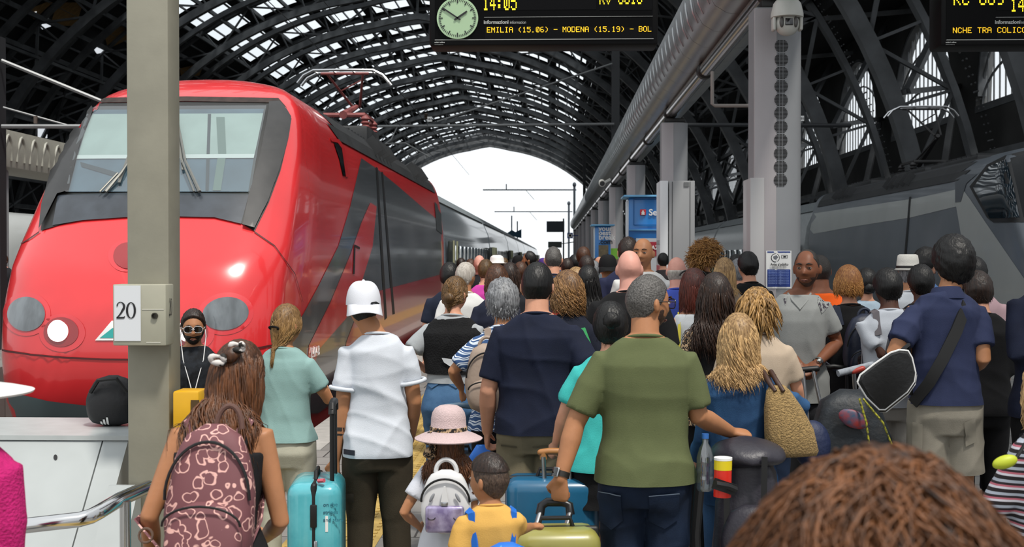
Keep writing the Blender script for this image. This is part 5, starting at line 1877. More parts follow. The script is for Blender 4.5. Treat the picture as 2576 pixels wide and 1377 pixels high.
    def strap(s, pts, w_, m, name='strap', th=.006, space='body'):
        """a flat band along points"""
        mb = MB()
        for a, b in zip(pts, pts[1:]):
            pass
        rings = []
        P_ = [Vector(p) for p in pts]
        ctr = sum(P_, Vector((0, 0, 0))) / len(P_)
        for i, p in enumerate(P_):
            d = (P_[min(i + 1, len(P_) - 1)] - P_[max(i - 1, 0)]).normalized()
            o_ = Vector((p.x * .5, p.y, 0)) if space == 'body' else (p - ctr)
            n = (o_ - d * o_.dot(d))
            n = n.normalized() if n.length > 1e-4 else Vector((0, -1, 0))
            b = d.cross(n)
            rings.append([p + b * w_ / 2 + n * th, p - b * w_ / 2 + n * th, p - b * w_ / 2, p + b * w_ / 2])
        mb.loft(rings)
        return s.add(mb, name, m, 40, space)
    def W(s, v):
        """body space (1.75 m, upright) -> world"""
        return s.M @ s.bend(v)
    def cap(s, m, backwards=True, brim=.075, name='cap', mbrim=None, flat=True):
        rows = []
        for i in range(12):
            t = i / 11
            z = .012 + .128 * math.sin(t * math.pi / 2)
            q = math.cos(t * math.pi / 2) ** .62 if t < 1 else 0.02
            rows.append([(math.cos(a) * .093 * max(q, .02), math.sin(a) * .112 * max(q, .02) - .004, z) for a in [2 * math.pi * j / 32 for j in range(32)]])
        mb = MB(); mb.loft(rows)
        o = s.add(mb, name, m, 60)
        sg = -1 if backwards else 1
        b = MB(); up_, lo = [], []
        n = 16
        vs, fs = [], []
        for j in range(n + 1):
            a = math.pi * j / n
            x = math.cos(a) * .088
            yi = sg * (.055 + .050 * math.sin(a))
            yo = sg * (.055 + (.050 + brim) * math.sin(a) ** .6)
            for y, z in ((yi, .020), (yo, -.018 - .02 * (1 - math.sin(a)) * 0), (yo, -.023), (yi, .012)):
                vs.append((x * (1.0 if y == yi else 1.06), y, z - .022 * (abs(x) / .088) ** 2 * (1 if y != yi else .2)))
        for j in range(n):
            for q in range(4):
                fs.append((j * 4 + q, (j + 1) * 4 + q, (j + 1) * 4 + (q + 1) % 4, j * 4 + (q + 1) % 4))
        b.add(vs, fs)
        b.v = [tuple(s.head @ Vector(v)) for v in b.v]
        b.build('brim', mbrim or m, o, True, 60, inv=LOCAL)
        c = MB(); c.ell((0, -.004, .141), (.008, .008, .005), 10, 6)
        c.v = [tuple(s.head @ Vector(v)) for v in c.v]
        c.build('button', m, o, True, 60, inv=LOCAL)
        return o
    def hat(s, m, band, crown_r=.088, crown_h=.12, brim=.075, dent=True, droop=.015, name='hat', z0=.028, wavy=0.0, rim=None):
        prof = [(crown_r + brim, -droop), (crown_r + brim * .6, -droop * .4), (crown_r + .012, .004), (crown_r, .02), (crown_r * .97, crown_h * .55)] + ([(crown_r * .88, crown_h * .92), (crown_r * .7, crown_h), (.01, crown_h * .90)] if dent else [(crown_r * .91, crown_h * .74), (crown_r * .76, crown_h * .90), (crown_r * .5, crown_h * 1.0), (.01, crown_h * 1.04)])
        n = 40
        rings = []
        for r_, z in prof:
            rings.append([(r_ * .94 * math.cos(a), r_ * 1.10 * math.sin(a) - .005, z0 + z + (wavy * math.sin(3 * a + 1) if r_ > crown_r + .02 else 0)) for a in [2 * math.pi * j / n for j in range(n)]])
        inner = [[(x * .985, y * .985, z - .006) for x, y, z in rings[0]], [(x, y, z - .006) for x, y, z in rings[2]]]
        mb = MB(); mb.loft(list(reversed(inner)) + rings, cap=True)
        o = s.add(mb, name, m, 60)
        if band:
            b = MB()
            b.loft([[((crown_r + q) * .94 * math.cos(a), (crown_r + q) * 1.10 * math.sin(a) - .005, z0 + z) for a in [2 * math.pi * j / n for j in range(n)]] for q, z in ((.001, .008), (.005, .010), (.004, .034), (-.002, .036))], cap=False)
            b.v = [tuple(s.head @ Vector(v)) for v in b.v]
            b.build('hat_band', band, o, True, 60, inv=LOCAL)
        return o
# ------------------------------------------------------------------ the crowd: near figures
HB = lambda n: HAIRS[n]
HAIRS = {
 'black': hair_mat('hair_black', '050404', '0e0b09'), 'dark': hair_mat('hair_dark_brown', '120b08', '3c271b'),
 'brown': hair_mat('hair_brown', '25140b', '6d4326'), 'auburn': hair_mat('hair_auburn', '2a0f0a', '6b2e20'),
 'light': hair_mat('hair_light_brown', '4e3519', 'a07c4c'), 'blond': hair_mat('hair_blond', '5f4325', 'd8b27c'),
 'ash': hair_mat('hair_ash_brown', '382611', '7e5d34'), 'grey': hair_mat('hair_silver', '3e3f42', 'b4b6b9'),
 'salt': hair_mat('hair_salt_pepper', '2a2724', '807d7a', (90, 90, 90)), 'white': hair_mat('hair_white', '8c857d', 'd9d2c8'),
 'ginger': hair_mat('hair_ginger', '5a3314', 'b98a4e'), 'redblond': hair_mat('hair_red_blond', '6b3a17', 'c08a4c'),
 'curlbrown': hair_mat('hair_chestnut', '140803', '7a4d2c', (30, 30, 30)), 'buzzed': hair_mat('hair_buzzed', '171311', '3f3934', (160, 160, 160)),
 'boy': hair_mat('hair_boy_fade', '2c211a', '6f5a4b', (120, 120, 40)),
}
BLKC = cloth('black', '101012'); NAVY = cloth('navy', '161c30', vary=.2); JEAN = cloth('dark_denim', '17263d', vary=.45, color2='0b1422', vscale=4)
SHOE = mat('black_shoe', '17171a', .5); SHOEW = mat('white_shoe', 'd5d3cf', .5)
LEOPARD = None
def spots(name, base, dark, mid, scale):
    m = bpy.data.materials.new(name); m.use_nodes = True
    nt = m.node_tree; b = nt.nodes['Principled BSDF']; b.inputs['Roughness'].default_value = .8
    tc = nt.nodes.new('ShaderNodeTexCoord'); v = nt.nodes.new('ShaderNodeTexVoronoi'); v.inputs['Scale'].default_value = scale
    r = nt.nodes.new('ShaderNodeValToRGB'); e = r.color_ramp.elements
    e[0].color = (*lin(mid), 1); e[0].position = 0; e[1].color = (*lin(base), 1); e[1].position = .62
    a = e.new(.22); a.color = (*lin(mid), 1); a = e.new(.26); a.color = (*lin(dark), 1); a = e.new(.52); a.color = (*lin(dark), 1)
    nz = nt.nodes.new('ShaderNodeTexNoise'); nz.inputs['Scale'].default_value = scale * .8
    mx = nt.nodes.new('ShaderNodeMixRGB'); mx.inputs[0].default_value = .06
    nt.links.new(tc.outputs['Object'], mx.inputs[1]); nt.links.new(nz.outputs[1], mx.inputs[2]); nt.links.new(tc.outputs['Object'], nz.inputs[0])
    nt.links.new(mx.outputs[0], v.inputs[0]); nt.links.new(v.outputs['Distance'], r.inputs[0]); nt.links.new(r.outputs[0], b.inputs['Base Color'])
    MATS[name] = m
    return m
LEOPARD = spots('leopard_print', 'b79a78', '14100d', '8a6746', 45)
def stripes(name, cols, scale, axis='Z', warp=1.5, rough=.85):
    m = bpy.data.materials.new(name); m.use_nodes = True
    nt = m.node_tree; b = nt.nodes['Principled BSDF']; b.inputs['Roughness'].default_value = rough
    tc = nt.nodes.new('ShaderNodeTexCoord'); wv_ = nt.nodes.new('ShaderNodeTexWave'); wv_.bands_direction = axis
    wv_.wave_profile = 'SAW'
    wv_.inputs['Scale'].default_value = scale; wv_.inputs['Distortion'].default_value = warp; wv_.inputs['Detail'].default_value = 1
    r = nt.nodes.new('ShaderNodeValToRGB'); r.color_ramp.interpolation = 'CONSTANT'
    e = r.color_ramp.elements
    while len(e) > 1: e.remove(e[-1])
    for i, (p, c) in enumerate(cols):
        q = e[0] if i == 0 else e.new(p)
        q.position = p; q.color = (*lin(c), 1)
    nt.links.new(tc.outputs['Object'], wv_.inputs[0]); nt.links.new(wv_.outputs['Fac'], r.inputs[0]); nt.links.new(r.outputs[0], b.inputs['Base Color'])
    MATS[name] = m
    return m
BLUESTRIPE = stripes('blue_white_squiggle', [(0, '31507e'), (.45, 'c9d4e0'), (.7, '31507e'), (.85, 'dfe5ec')], 9, 'Z', 9)
MULTISTRIPE = stripes('pink_grey_black_stripe', [(0, '1a1418'), (.28, 'c9c7cf'), (.45, 'b2606f'), (.6, '241a20'), (.78, '9fa6b2')], 7.0, 'Z', .6)
PPL = {}

# woman with the maroon backpack
p = PPL['maroon'] = Person('person with half-tied long brown hair and bare shoulders wearing the maroon backpack', 606, 868, 4.25, 0, 'f', girth=1.10, skin_='tan', lean=12, pitch=24, yaw=20, lod=0, sw=1.06, hx=.02,
    arms={'L': {'px': ((376, 1300, -.02), (392, 1480, .15)), 'curl': .3}, 'R': {'px': ((708, 1325, .05), (650, 1370, .32)), 'curl': .6}})
p.body(thin=.004).top(cloth('black_white_top', '1b1a1c', vary=.0), sleeve=0, hem=.80, neckz=1.315, straight=.8).bottom(BLKC).shoes(SHOE)
p.hair('long', HAIRS['brown'], len=.50, curl=.013, rad=.0085, vol=.026, gather=(Vector((0, -.13, .0)), .25), front=.55, freq=.9)
p.bun(HAIRS['brown'], (.03, -.116, .03), .036)
zb = mat('zebra_scrunchie', 'c9c4c0', .7, vary=0, color2='17140f', vscale=22, contrast=(.48, .52))
for c, r_ in ((( .055, -.125, .058), .026), ((.0, -.142, -.005), .030)):
    mb = MB(); n = 24
    mb.tube([(c[0] + r_ * math.cos(a), c[1] - .008 * math.sin(3 * a), c[2] + r_ * .55 * math.sin(a)) for a in [2 * math.pi * i / n for i in range(n + 1)]], [.010 + .003 * math.sin(7 * i) for i in range(n + 1)], 8)
    p.add(mb, 'scrunchie', zb)
for sx in (-1, 1):
    p.strap([(sx * .115, .085, 1.36), (sx * .122, .05, 1.425), (sx * .122, -.02, 1.446), (sx * .118, -.075, 1.39), (sx * .112, -.105, 1.31), (sx * .108, -.118, 1.24)], .012, BLKC, 'top_strap', .004)

# woman in the teal shirt
p = PPL['teal'] = Person('person in a teal T-shirt with a light brown ponytail, hand raised to the face', 722, 770, 6.7, -8, 'f', skin_='tan', yaw=22, lod=0, girth=1.06,
    arms={'R': {'px': ((826, 1006, .02), (776, 900, .28)), 'curl': .55, 'pn': (-.9, .1, .2)}, 'L': {'px': ((632, 1010, .0), (650, 1100, .2)), 'curl': .4}})
p.body().top(cloth('teal_jersey', '86a6a3', vary=.06), sleeve=.66, hem=.93, amp=.006, wf=.9).bottom(cloth('stone_cotton', 'b6b4a3'), flare=1).shoes(SHOEW)
p.hair('long', HAIRS['light'], len=.24, curl=.006, rad=.008, vol=.018, front=.5, gather=(Vector((-.0, -.115, -.02)), .8))
mb = MB(); mb.tube([(.036 * math.cos(a), -.118 + .02 * math.sin(a) * 0 - .01 * math.sin(a), -.012 + .010 * math.sin(a)) for a in [2 * math.pi * i / 16 for i in range(17)]], .006, 8); p.add(mb, 'hair_tie', BLKC)
# bearded man with sunglasses
p = PPL['beard'] = Person('bearded person in sunglasses and white earphones behind the square post', 486, 783, 7.5, 196, 'm', skin_='tan', lean=2, pitch=9, yaw=0, lod=0,
    arms={'R': {'el': (.3, .1, -1), 'wr': (-.4, 1, .1), 'curl': .5}, 'L': {'el': (-.3, .15, -1), 'wr': (.4, 1, .1), 'curl': .5}})
p.body().top(cloth('black_speckled_shirt', '121316', vary=0, color2='22262c', vscale=30), sleeve=.8, hem=.85, flare=1.2).bottom(JEAN).shoes(SHOE)
p.hair('short', HAIRS['dark'], th=.012, lump=.005)
p.eyes(brow=HAIRS['black']).beard(HAIRS['black'], .009)
p.glasses(mat('clear_acetate', 'b9b4b4', .1, coat=1), mat('dark_lens', '120d10', .05, coat=1), .027, 2.8)
mb = MB()
for sx in (-1, 1):
    mb.tube([p.head @ Vector((sx * .082, .0, -.015)), p.head @ Vector((sx * .088, .03, -.06)), p.bend((sx * .07, .10, 1.40)), p.bend((sx * .03, .155, 1.26)), p.bend((.0, .17, 1.14))], .0032, 6)
p.add(mb, 'earphone_cable', mat('white_cable', 'd9d9d9', .4), space='none')
# man with the white cap
p = PPL['cap'] = Person('person in a backwards white cap and white T-shirt beside the teal suitcase', 914, 703, 6.3, 4, 'm', skin_='tan', yaw=-10, lod=0, hatlift=.028, girth=1.0, sw=.88, hx=-.075,
    arms={'L': {'px': ((860, 1040, -.03), (842, 1165, -.02)), 'curl': .85, 'pn': (.45, .85, 0), 'hd': (-.1, .12, -1), 'thumb': 1.0}, 'R': {'px': ((1042, 1010, .02), (1030, 1110, .18)), 'curl': .4}})
p.body()
WT = cloth('white_jersey', 'c9ced6', vary=.03)
p.top(WT, sleeve=.60, hem=.845, amp=.007, wf=.95, straight=.80, flare=1.12, ease=.010).bottom(cloth('olive_brown_twill', '3b3428', vary=.2), amp=.011, wf=.8, ease=.016).shoes(SHOEW)
p.hair('buzz', HAIRS['black'])
CAPW = mat('white_cap_cloth', 'd4d6dd', .8, bump=.1, bscale=200)
co_ = p.cap(CAPW, True)
for side in 'LR':
    a = p.arm[side]; c = a['sh'].lerp(a['el'], .585); d = (a['el'] - a['sh']).normalized()
    u = d.cross(Vector((0, 1, 0))).normalized(); v_ = d.cross(u)
    mb = MB(); mb.tube([c + (u * math.cos(t) + v_ * math.sin(t)) * .074 for t in [2 * math.pi * i / 24 for i in range(25)]], .011, 8, cap=False)
    p.add(mb, 'rolled_cuff', WT, space='none')
# girl with the sun hat
p = PPL['girl'] = Person('child in a pale pink sun hat wearing the small white backpack', 1128, 1012, 5.4, 0, 'f', skin_='tan', lod=0, headk=1.22, hatlift=.05, yaw=-12, sw=1.0, girth=1.06,
    arms={'L': {'px': ((1016, 1290, -.05), (1075, 1345, .18)), 'curl': .5}, 'R': {'px': ((1192, 1300, .0), (1188, 1400, .1)), 'curl': .4}})
p.body(bare=True).top(cloth('white_child_shirt', 'c6c9d2', vary=.03), sleeve=.62, hem=.78, flare=1.45, neckz=1.48).bottom(cloth('grey_child_shorts', '8b8d94'), 'shorts', ln=.6).shoes(SHOEW)
p.hair('long', HAIRS['brown'], len=.24, curl=.004, rad=.008, vol=.016, front=.5, zmax=-.012)
HATP = mat('pale_pink_straw', 'cdb5b5', .8, bump=.5, bscale=260, vary=.1, vscale=120)
ho = p.hat(HATP, LEOPARD, .106, .150, .095, dent=False, droop=.03, z0=.012)
mb = MB()
for k_ in range(9):
    a = k_ * .7
    mb.ell((-.105 + .02 * math.cos(a * 2), -.03 + .03 * math.sin(a), -.035 - .016 * k_ + .05), (.026, .032, .022), 10, 8)
mb.v = [tuple(p.head @ Vector(v)) for v in mb.v]
mb.build('scarf_tail', LEOPARD, ho, True, 180, inv=LOCAL)
# boy in yellow
p = PPL['boy'] = Person('child in a yellow T-shirt with a short faded haircut', 1230, 1147, 4.6, 12, 'm', skin_='tan', lod=0, headk=1.30, yaw=-42, sw=.95,
    arms={'R': {'px': ((1296, 1335, .08), (1336, 1326, .3)), 'curl': 1.0, 'pn': (-.3, 0, -1), 'hd': (.75, .5, .0), 'fit': 0, 'thumb': 1}, 'L': {'el': (-.25, -.05, -1), 'wr': (.3, .5, -1), 'curl': .4}})
p.body(bare=True).top(cloth('yellow_jersey', 'd6a757', vary=.05), sleeve=.6, hem=.80, flare=1.4).bottom(cloth('blue_child_shorts', '2d3f66'), 'shorts', ln=.8).shoes(SHOEW)
p.hair('short', HAIRS['boy'], th=.006, lump=.0015, tufts=0)
mb = hair_cap(p.head, 'short', .013, 5, 44, .002)
mb2 = MB(); keep = [i for i, v in enumerate(mb.v) if (p.head.inverted() @ Vector(v)).z > .045]
ks_ = set(keep); ix = {k_: n for n, k_ in enumerate(keep)}
mb2.add([mb.v[i] for i in keep], [[ix[i] for i in f] for f in mb.f if all(i in ks_ for i in f)])
mb2.build('hair_top', HAIRS['dark'], p.root, True, 180, inv=LOCAL)
p.eyes()
# woman in black waistcoat
p = PPL['vest'] = Person('person in a black waistcoat over grey T-shirt and blue jeans', 1146, 699, 8.1, -6, 'f', skin_='fair', yaw=18, pitch=10, lod=1, girth=1.22, sw=1.12,
    arms={'L': {'px': ((1046, 872, -.02), (1064, 925, .24)), 'curl': .4}, 'R': {'el': (.25, .1, -1), 'wr': (-.1, 1, -.5)}})
p.body().top(cloth('grey_marl', '9fa3a6'), sleeve=.72, hem=1.04, flare=1.35, name='shirt')
mb = MB(); mb.loft(p.trings(.026, 1.07, 1.47, .94)); p.vest = remesh(mb, 'waistcoat', cloth('black_knit', '131315', vary=.2, bump=.4, bscale=90), p.root, .012, 2, cuts=[(Vector((0, 0, 1.10)) * p.k, (0, 0, -1), .5)], wrinkle=wr(8, .005))
p.bottom(cloth('light_denim', '4d7196', vary=.35, color2='2d4c70', vscale=5), waist=1.10, amp=.006).shoes(SHOEW)
p.hair('long', HAIRS['ash'], len=.12, curl=.006, rad=.008, vol=.014, gather=(Vector((.01, -.10, -.04)), .8)).bun(HAIRS['ash'], (.012, -.102, -.035), .040)
# silver-haired woman
p = PPL['silver'] = Person('person with short silver hair and a blue squiggle-striped shirt', 1264, 717, 7.3, 4, 'f', skin_='tan', lod=1, girth=1.12, pitch=6,
    arms={'L': {'px': ((1168, 905, -.02), (1160, 975, .12)), 'curl': .95, 'hd': (0, .3, -1)}})
p.body().top(BLUESTRIPE, sleeve=.8, hem=.86, flare=1.3).bottom(BLKC).shoes(SHOE)
p.hair('short', HAIRS['grey'], th=.030, lump=.012, tufts=0)
locks(fuzzy_hair(p.head, dict(len=.030, curl=.004, rad=.003, freq=3, droop=.9, low=-.005), p.rnd, 900, 4), 'hair_lock', HAIRS['grey'], p.root)
# big man in navy
p = PPL['navy'] = Person('broad person in a plain navy T-shirt and khaki shorts, cropped black hair', 1352, 665, 6.6, -2, 'm', skin_='fair', lod=0, girth=1.2, sw=1.06, yaw=6,
    arms={'L': {'px': ((1228, 985, -.02), (1226, 1085, .08)), 'curl': .4}, 'R': {'px': ((1458, 880, -.05), (1420, 850, .22)), 'curl': .6}})
p.body(bare=True).top(NAVY, sleeve=.80, hem=.875, amp=.009, flare=1.2, straight=.97).bottom(cloth('khaki_cotton', '7d745e', vary=.15), 'shorts', ln=.78, amp=.010, wf=.8, flare=1.12).shoes(SHOE)
p.hair('short', HAIRS['black'], th=.009, lump=.001, tufts=0).beard(HAIRS['black'], .006)
# wavy-haired woman in navy with a green strap
p = PPL['wavy'] = Person('person with a wavy chestnut bob and a green bag strap over a navy top', 1428, 690, 7.8, 0, 'f', skin_='fair', lod=1, girth=1.05, yaw=-25,
    arms={'L': {'el': (-.35, .2, -.8), 'wr': (.4, .5, 1), 'curl': .5}})
p.body().top(cloth('navy_blouse', '191d2b'), sleeve=1.4, hem=.85, flare=1.3).bottom(NAVY).shoes(SHOE)
p.hair('long', hair_mat('hair_chestnut_wave', '3a2211', 'a37a4c'), len=.16, curl=.014, rad=.0095, vol=.034, freq=1.3, front=.5)
p.strap([(-.06, .10, 1.42), (.05, -.01, 1.475), (.09, -.09, 1.40), (.145, -.125, 1.25), (.19, -.12, 1.05)], .028, mat('green_strap', '1f8a4a', .6), 'bag_strap', .008)
# man in olive T-shirt
p = PPL['olive'] = Person('large person in an olive green T-shirt with grey buzz cut, glasses and smart watch', 1632, 695, 5.3, 0, 'm', skin_='tan', lod=0, girth=1.14, sw=1.04, yaw=58, pitch=4,
    arms={'L': {'px': ((1447, 1066, -.04), (1410, 1205, -.10)), 'curl': .85, 'pn': (.35, .92, 0), 'hd': (-.04, .10, -1), 'thumb': .9}, 'R': {'px': ((1752, 1028, .0), (1838, 1088, .22)), 'curl': .75, 'pn': (0, .3, -1), 'hd': (.8, .3, -.1)}})
OLV = cloth('olive_jersey', '59603f', vary=.08)
p.body().top(OLV, sleeve=.83, hem=.875, amp=.007, wf=.8, flare=1.2, straight=.92).bottom(JEAN, amp=.008, ease=.014).shoes(SHOE)
p.hair('buzz', HAIRS['salt'], th=.006)
p.eyes(brow=HAIRS['dark']).beard(hair_mat('hair_stubble', '2e2019', '54392c', (160, 160, 160)), .0015)
p.glasses(mat('black_acetate', '0b0b0c', .2, coat=.5), glass_mat('clear_spectacle', 'dfe3e4', .2, 0), .024, 3.2)
a = p.arm['L']; d = (a['wr'] - a['el']).normalized(); c = a['wr'] - d * .02
u = d.cross(Vector((0, 1, 0))).normalized(); v_ = d.cross(u)
mb = MB(); mb.loft([[c + d * q + (u * math.cos(t) * .034 + v_ * math.sin(t) * .032) for t in [2 * math.pi * i / 24 for i in range(24)]] for q in (-.012, .012)], cap=False)
ws = p.add(mb, 'watch_band', mat('dark_mesh_band', '3b3835', .4, .7), space='none')
fd = ((-v_) * .55 - u * .85 * (1 if (u.x > 0) else -1)).normalized()
if (p.M.to_3x3() @ fd).x > 0: fd.x = -abs(fd.x)
fd = Vector((-.72, -.69, 0)); fd = (fd - d * fd.dot(d)).normalized()
rm = Matrix((d.cross(fd), d, fd)).transposed()
mb = MB(); mb.rbox(c + fd * .037, (.036, .042, .011), .008, rm, 3); mb.build('watch_case', ALU, ws, True, 60, inv=LOCAL)
mb = MB(); mb.rbox(c + fd * .0428, (.030, .036, .003), .0014, rm, 2); mb.build('watch_screen', mat('black_screen', '040405', .06, coat=1), ws, True, 60, inv=LOCAL)
# bald man in black
p = PPL['bald'] = Person('bald person in a black T-shirt seen from behind, beyond the person in olive green', 1583, 630, 8.2, 0, 'm', skin_='pink', lod=1, girth=1.2, sw=1.12,
    arms={'L': {'el': (-.45, .1, -1), 'wr': (.3, .8, -.5)}})
p.body().top(BLKC, sleeve=.9, hem=.85, flare=1.25).bottom(JEAN).shoes(SHOE)
# woman in aqua
p = PPL['aqua'] = Person('person in an aqua T-shirt and black skirt, half hidden behind the olive T-shirt', 1536, 772, 6.15, 0, 'f', skin_='fair', lod=1, girth=1.25, sw=1.15,
    arms={'L': {'px': ((1432, 1010, .0), (1404, 1098, .05)), 'curl': .95, 'hd': (-.35, .2, -.8), 'pn': (.7, .4, .2), 'thumb': .9}})
p.body(bare=True).top(cloth('aqua_jersey', '3fb5b0'), sleeve=.75, hem=.86, flare=1.3, straight=1.0).bottom(BLKC, 'skirt', ln=.66, name='skirt').shoes(SHOEW)
p.hair('short', HAIRS['black'], th=.022, lump=.004).bun(HAIRS['black'], (0, -.105, .045), .048)
mb = MB(); mb.tube([(.035 * math.cos(a), -.098, .045 + .035 * math.sin(a)) for a in [2 * math.pi * i / 16 for i in range(17)]], .010, 8); p.add(mb, 'scrunchie', mat('pale_blue_scrunchie', '7ea6c4', .7))
# blond woman in denim
p = PPL['denim'] = Person('person with long wavy blond hair in a blue denim shirt, carrying the straw tote', 1858, 797, 5.75, -6, 'f', skin_='fair', lod=0, girth=1.04, yaw=-8,
    arms={'R': {'px': ((1992, 1010, .03), (1985, 1105, .22)), 'curl': .4}, 'L': {'el': (-.15, .15, -1), 'wr': (-.1, .8, -.6), 'curl': .5}})
p.body().top(cloth('blue_denim_shirt', '2c5077', vary=.3, color2='1d3a5c', vscale=7), sleeve=1.75, hem=.78, amp=.011, wf=1.1, flare=1.1, straight=.85).bottom(cloth('mid_denim', '35567c', vary=.3)).shoes(SHOE)
p.hair('long', HAIRS['blond'], len=.25, curl=.012, rad=.008, vol=.026, freq=1.0, front=.55)
# curly short-haired woman in cream
p = PPL['cream'] = Person('person with tousled short blond curls in a cream T-shirt', 1905, 729, 6.9, -8, 'f', skin_='fair', lod=1, girth=1.15, sw=1.12, yaw=10,
    arms={'R': {'px': ((1998, 955, .0), (2012, 1042, .1)), 'curl': .4}})
p.body().top(cloth('cream_jersey', 'b7a591'), sleeve=.75, hem=.85, flare=1.3).bottom(JEAN).shoes(SHOE)
p.hair('fuzzy', hair_mat('hair_tousled_blond', '3d2811', 'b98f55'), len=.075, curl=.010, rad=.007, freq=4, droop=1.2, vol=.024, n=480)
for q in (.03, .075):
    p.strap([(q + .02, .08, 1.42), (q + .03, -.0, 1.455), (q + .035, -.08, 1.40), (q * .6 + .02, -.125, 1.22)], .007, BLKC, 'bag_cord', .006)
# long dark hair
p = PPL['longdark'] = Person('person with very long dark brown wavy hair and a black top with leopard sleeve', 1800, 695, 7.4, 0, 'f', skin_='fair', lod=1, yaw=-6)
p.body().top(LEOPARD, sleeve=.8, hem=.85).bottom(BLKC).shoes(SHOE)
mb = MB(); mb.loft(p.trings(.022, .90, 1.46, .9)); remesh(mb, 'waistcoat', BLKC, p.root, .014, 2)
p.hair('long', HAIRS['dark'], len=.40, curl=.013, rad=.010, vol=.030, freq=1.0, front=.5, n=300)
# reddish straight hair
p = PPL['red'] = Person('person with smooth reddish brown bob in a white sleeveless top with yellow trim', 1745, 683, 8.8, 4, 'f', skin_='fair', lod=1)
p.body().top(cloth('white_vest', 'c9cdd0'), sleeve=0, hem=.85, neckz=1.44).bottom(JEAN).shoes(SHOE)
p.hair('long', HAIRS['auburn'], len=.20, curl=.002, rad=.010, vol=.030, front=.55)
p.strap([(-.10, .06, 1.42), (-.11, -.0, 1.445), (-.115, -.07, 1.38), (-.125, -.105, 1.28), (-.13, -.11, 1.15)], .02, mat('yellow_trim', 'cbbd3c', .7), 'trim', .010)
mb = MB(); mb.tube([(.095 * math.cos(a), .03, .085 + .045 * math.sin(a)) for a in [math.pi * i / 14 for i in range(15)]], .006, 8); p.add(mb, 'hair_band', BLACK)

# man in grey facing the lens
p = PPL['grey'] = Person('person facing this way in a grey V-neck T-shirt, silver watch on the wrist', 2030, 628, 8.3, 172, 'm', skin_='brown', lod=0, yaw=14, pitch=2, girth=1.0, sw=.92, hx=-.05,
    arms={'R': {'px': ((1956, 850, .05), (2018, 925, -.24)), 'curl': .95, 'hd': (-.5, .5, -.5), 'pn': (-.4, .3, -.8)}, 'L': {'px': ((2096, 838, .0), (2056, 914, -.22)), 'curl': .95, 'hd': (.5, .5, -.5), 'pn': (.4, .3, -.8)}})
p.body().top(cloth('grey_melange', '8b8d8b', vary=.08), sleeve=.68, hem=.80, amp=.008, flare=1.25, neckz=1.462).bottom(cloth('charcoal_twill', '26262a'), amp=.007).shoes(SHOE)
p.hair('receding', HAIRS['buzzed'], th=.002)
p.eyes(brow=HAIRS['black']).beard(hair_mat('hair_dark_stubble', '2a1a12', '5a3a28', (160, 160, 160)), .0006)
mb = MB(); c = p.bend((0, .105, 1.43))
mb.tube([p.bend((-.068, .035, 1.472)), p.bend((-.045, .088, 1.43)), p.bend((0, .118, 1.375)), p.bend((.045, .088, 1.43)), p.bend((.068, .035, 1.472))], .008, 8); p.add(mb, 'v_neckband', MATS['cloth_grey_melange'], space='none')
mb = MB(); mb.loft([[p.bend((x * q * .046, .100 + (0.016 if z < 1.43 else 0) * (1 - abs(x)), z)) for x in (-1, -.5, 0, .5, 1)] for z, q in ((1.385, .1), (1.41, .6), (1.44, 1.0), (1.47, 1.3))], cap=False); 
a = p.arm['L']; d = (a['wr'] - a['el']).normalized(); c = a['wr'] - d * .012
u = d.cross(Vector((0, 1, 0))).normalized(); v_ = d.cross(u)
mb = MB(); mb.loft([[c + d * q + (u * math.cos(t) + v_ * math.sin(t)) * .033 * p.k for t in [2 * math.pi * i / 20 for i in range(20)]] for q in (-.010, .010)], cap=False)
mb.ell(c + (p.M.to_3x3().inverted() @ Vector((0, -.034, .01))), (.018, .018, .018), 12, 8)
p.add(mb, 'watch', mat('silver_watch', 'c9c9c4', .2, 1.0), space='none')
# orange vest
p = PPL['orange'] = Person('person in an orange high-visibility vest behind the grey V-neck T-shirt', 2062, 643, 9.6, 10, 'm', skin_='brown', lod=1, girth=1.1)
p.body().top(cloth('orange_hivis', 'e05a17', vary=.05), sleeve=0, hem=.86, neckz=1.47, ease=.03, straight=.98).bottom(NAVY).shoes(SHOE)
p.hair('buzz', HAIRS['buzzed'])
mb = MB(); mb.loft([r for r in p.trings(.033, .98, 1.04, .98)], cap=False); p.add(mb, 'reflective_band', mat('grey_reflective', '8e9296', .3), space='none')
# red-blond short hair, navy rucksack
p = PPL['redblond'] = Person('person with red-blond layered short hair in black, carrying the navy rucksack', 2134, 675, 8.8, 4, 'f', skin_='fair', lod=1, girth=1.1, sw=1.1)
p.body().top(BLKC, sleeve=.8, hem=.85).bottom(JEAN).shoes(SHOE)
p.hair('long', HAIRS['redblond'], len=.10, curl=.004, rad=.009, vol=.030, front=.6)
# white collar, dark bun
p = PPL['collar'] = Person('person with dark hair in a low bun and white collar, beside the red-blond person', 2180, 682, 10.6, 0, 'f', skin_='fair', lod=2)
p.body().top(cloth('pale_blue_shirt', 'a9bccb'), sleeve=.9, hem=.85).bottom(NAVY); p.hair('short', HAIRS['black'], th=.02).bun(HAIRS['black'], (0, -.1, -.03), .045)
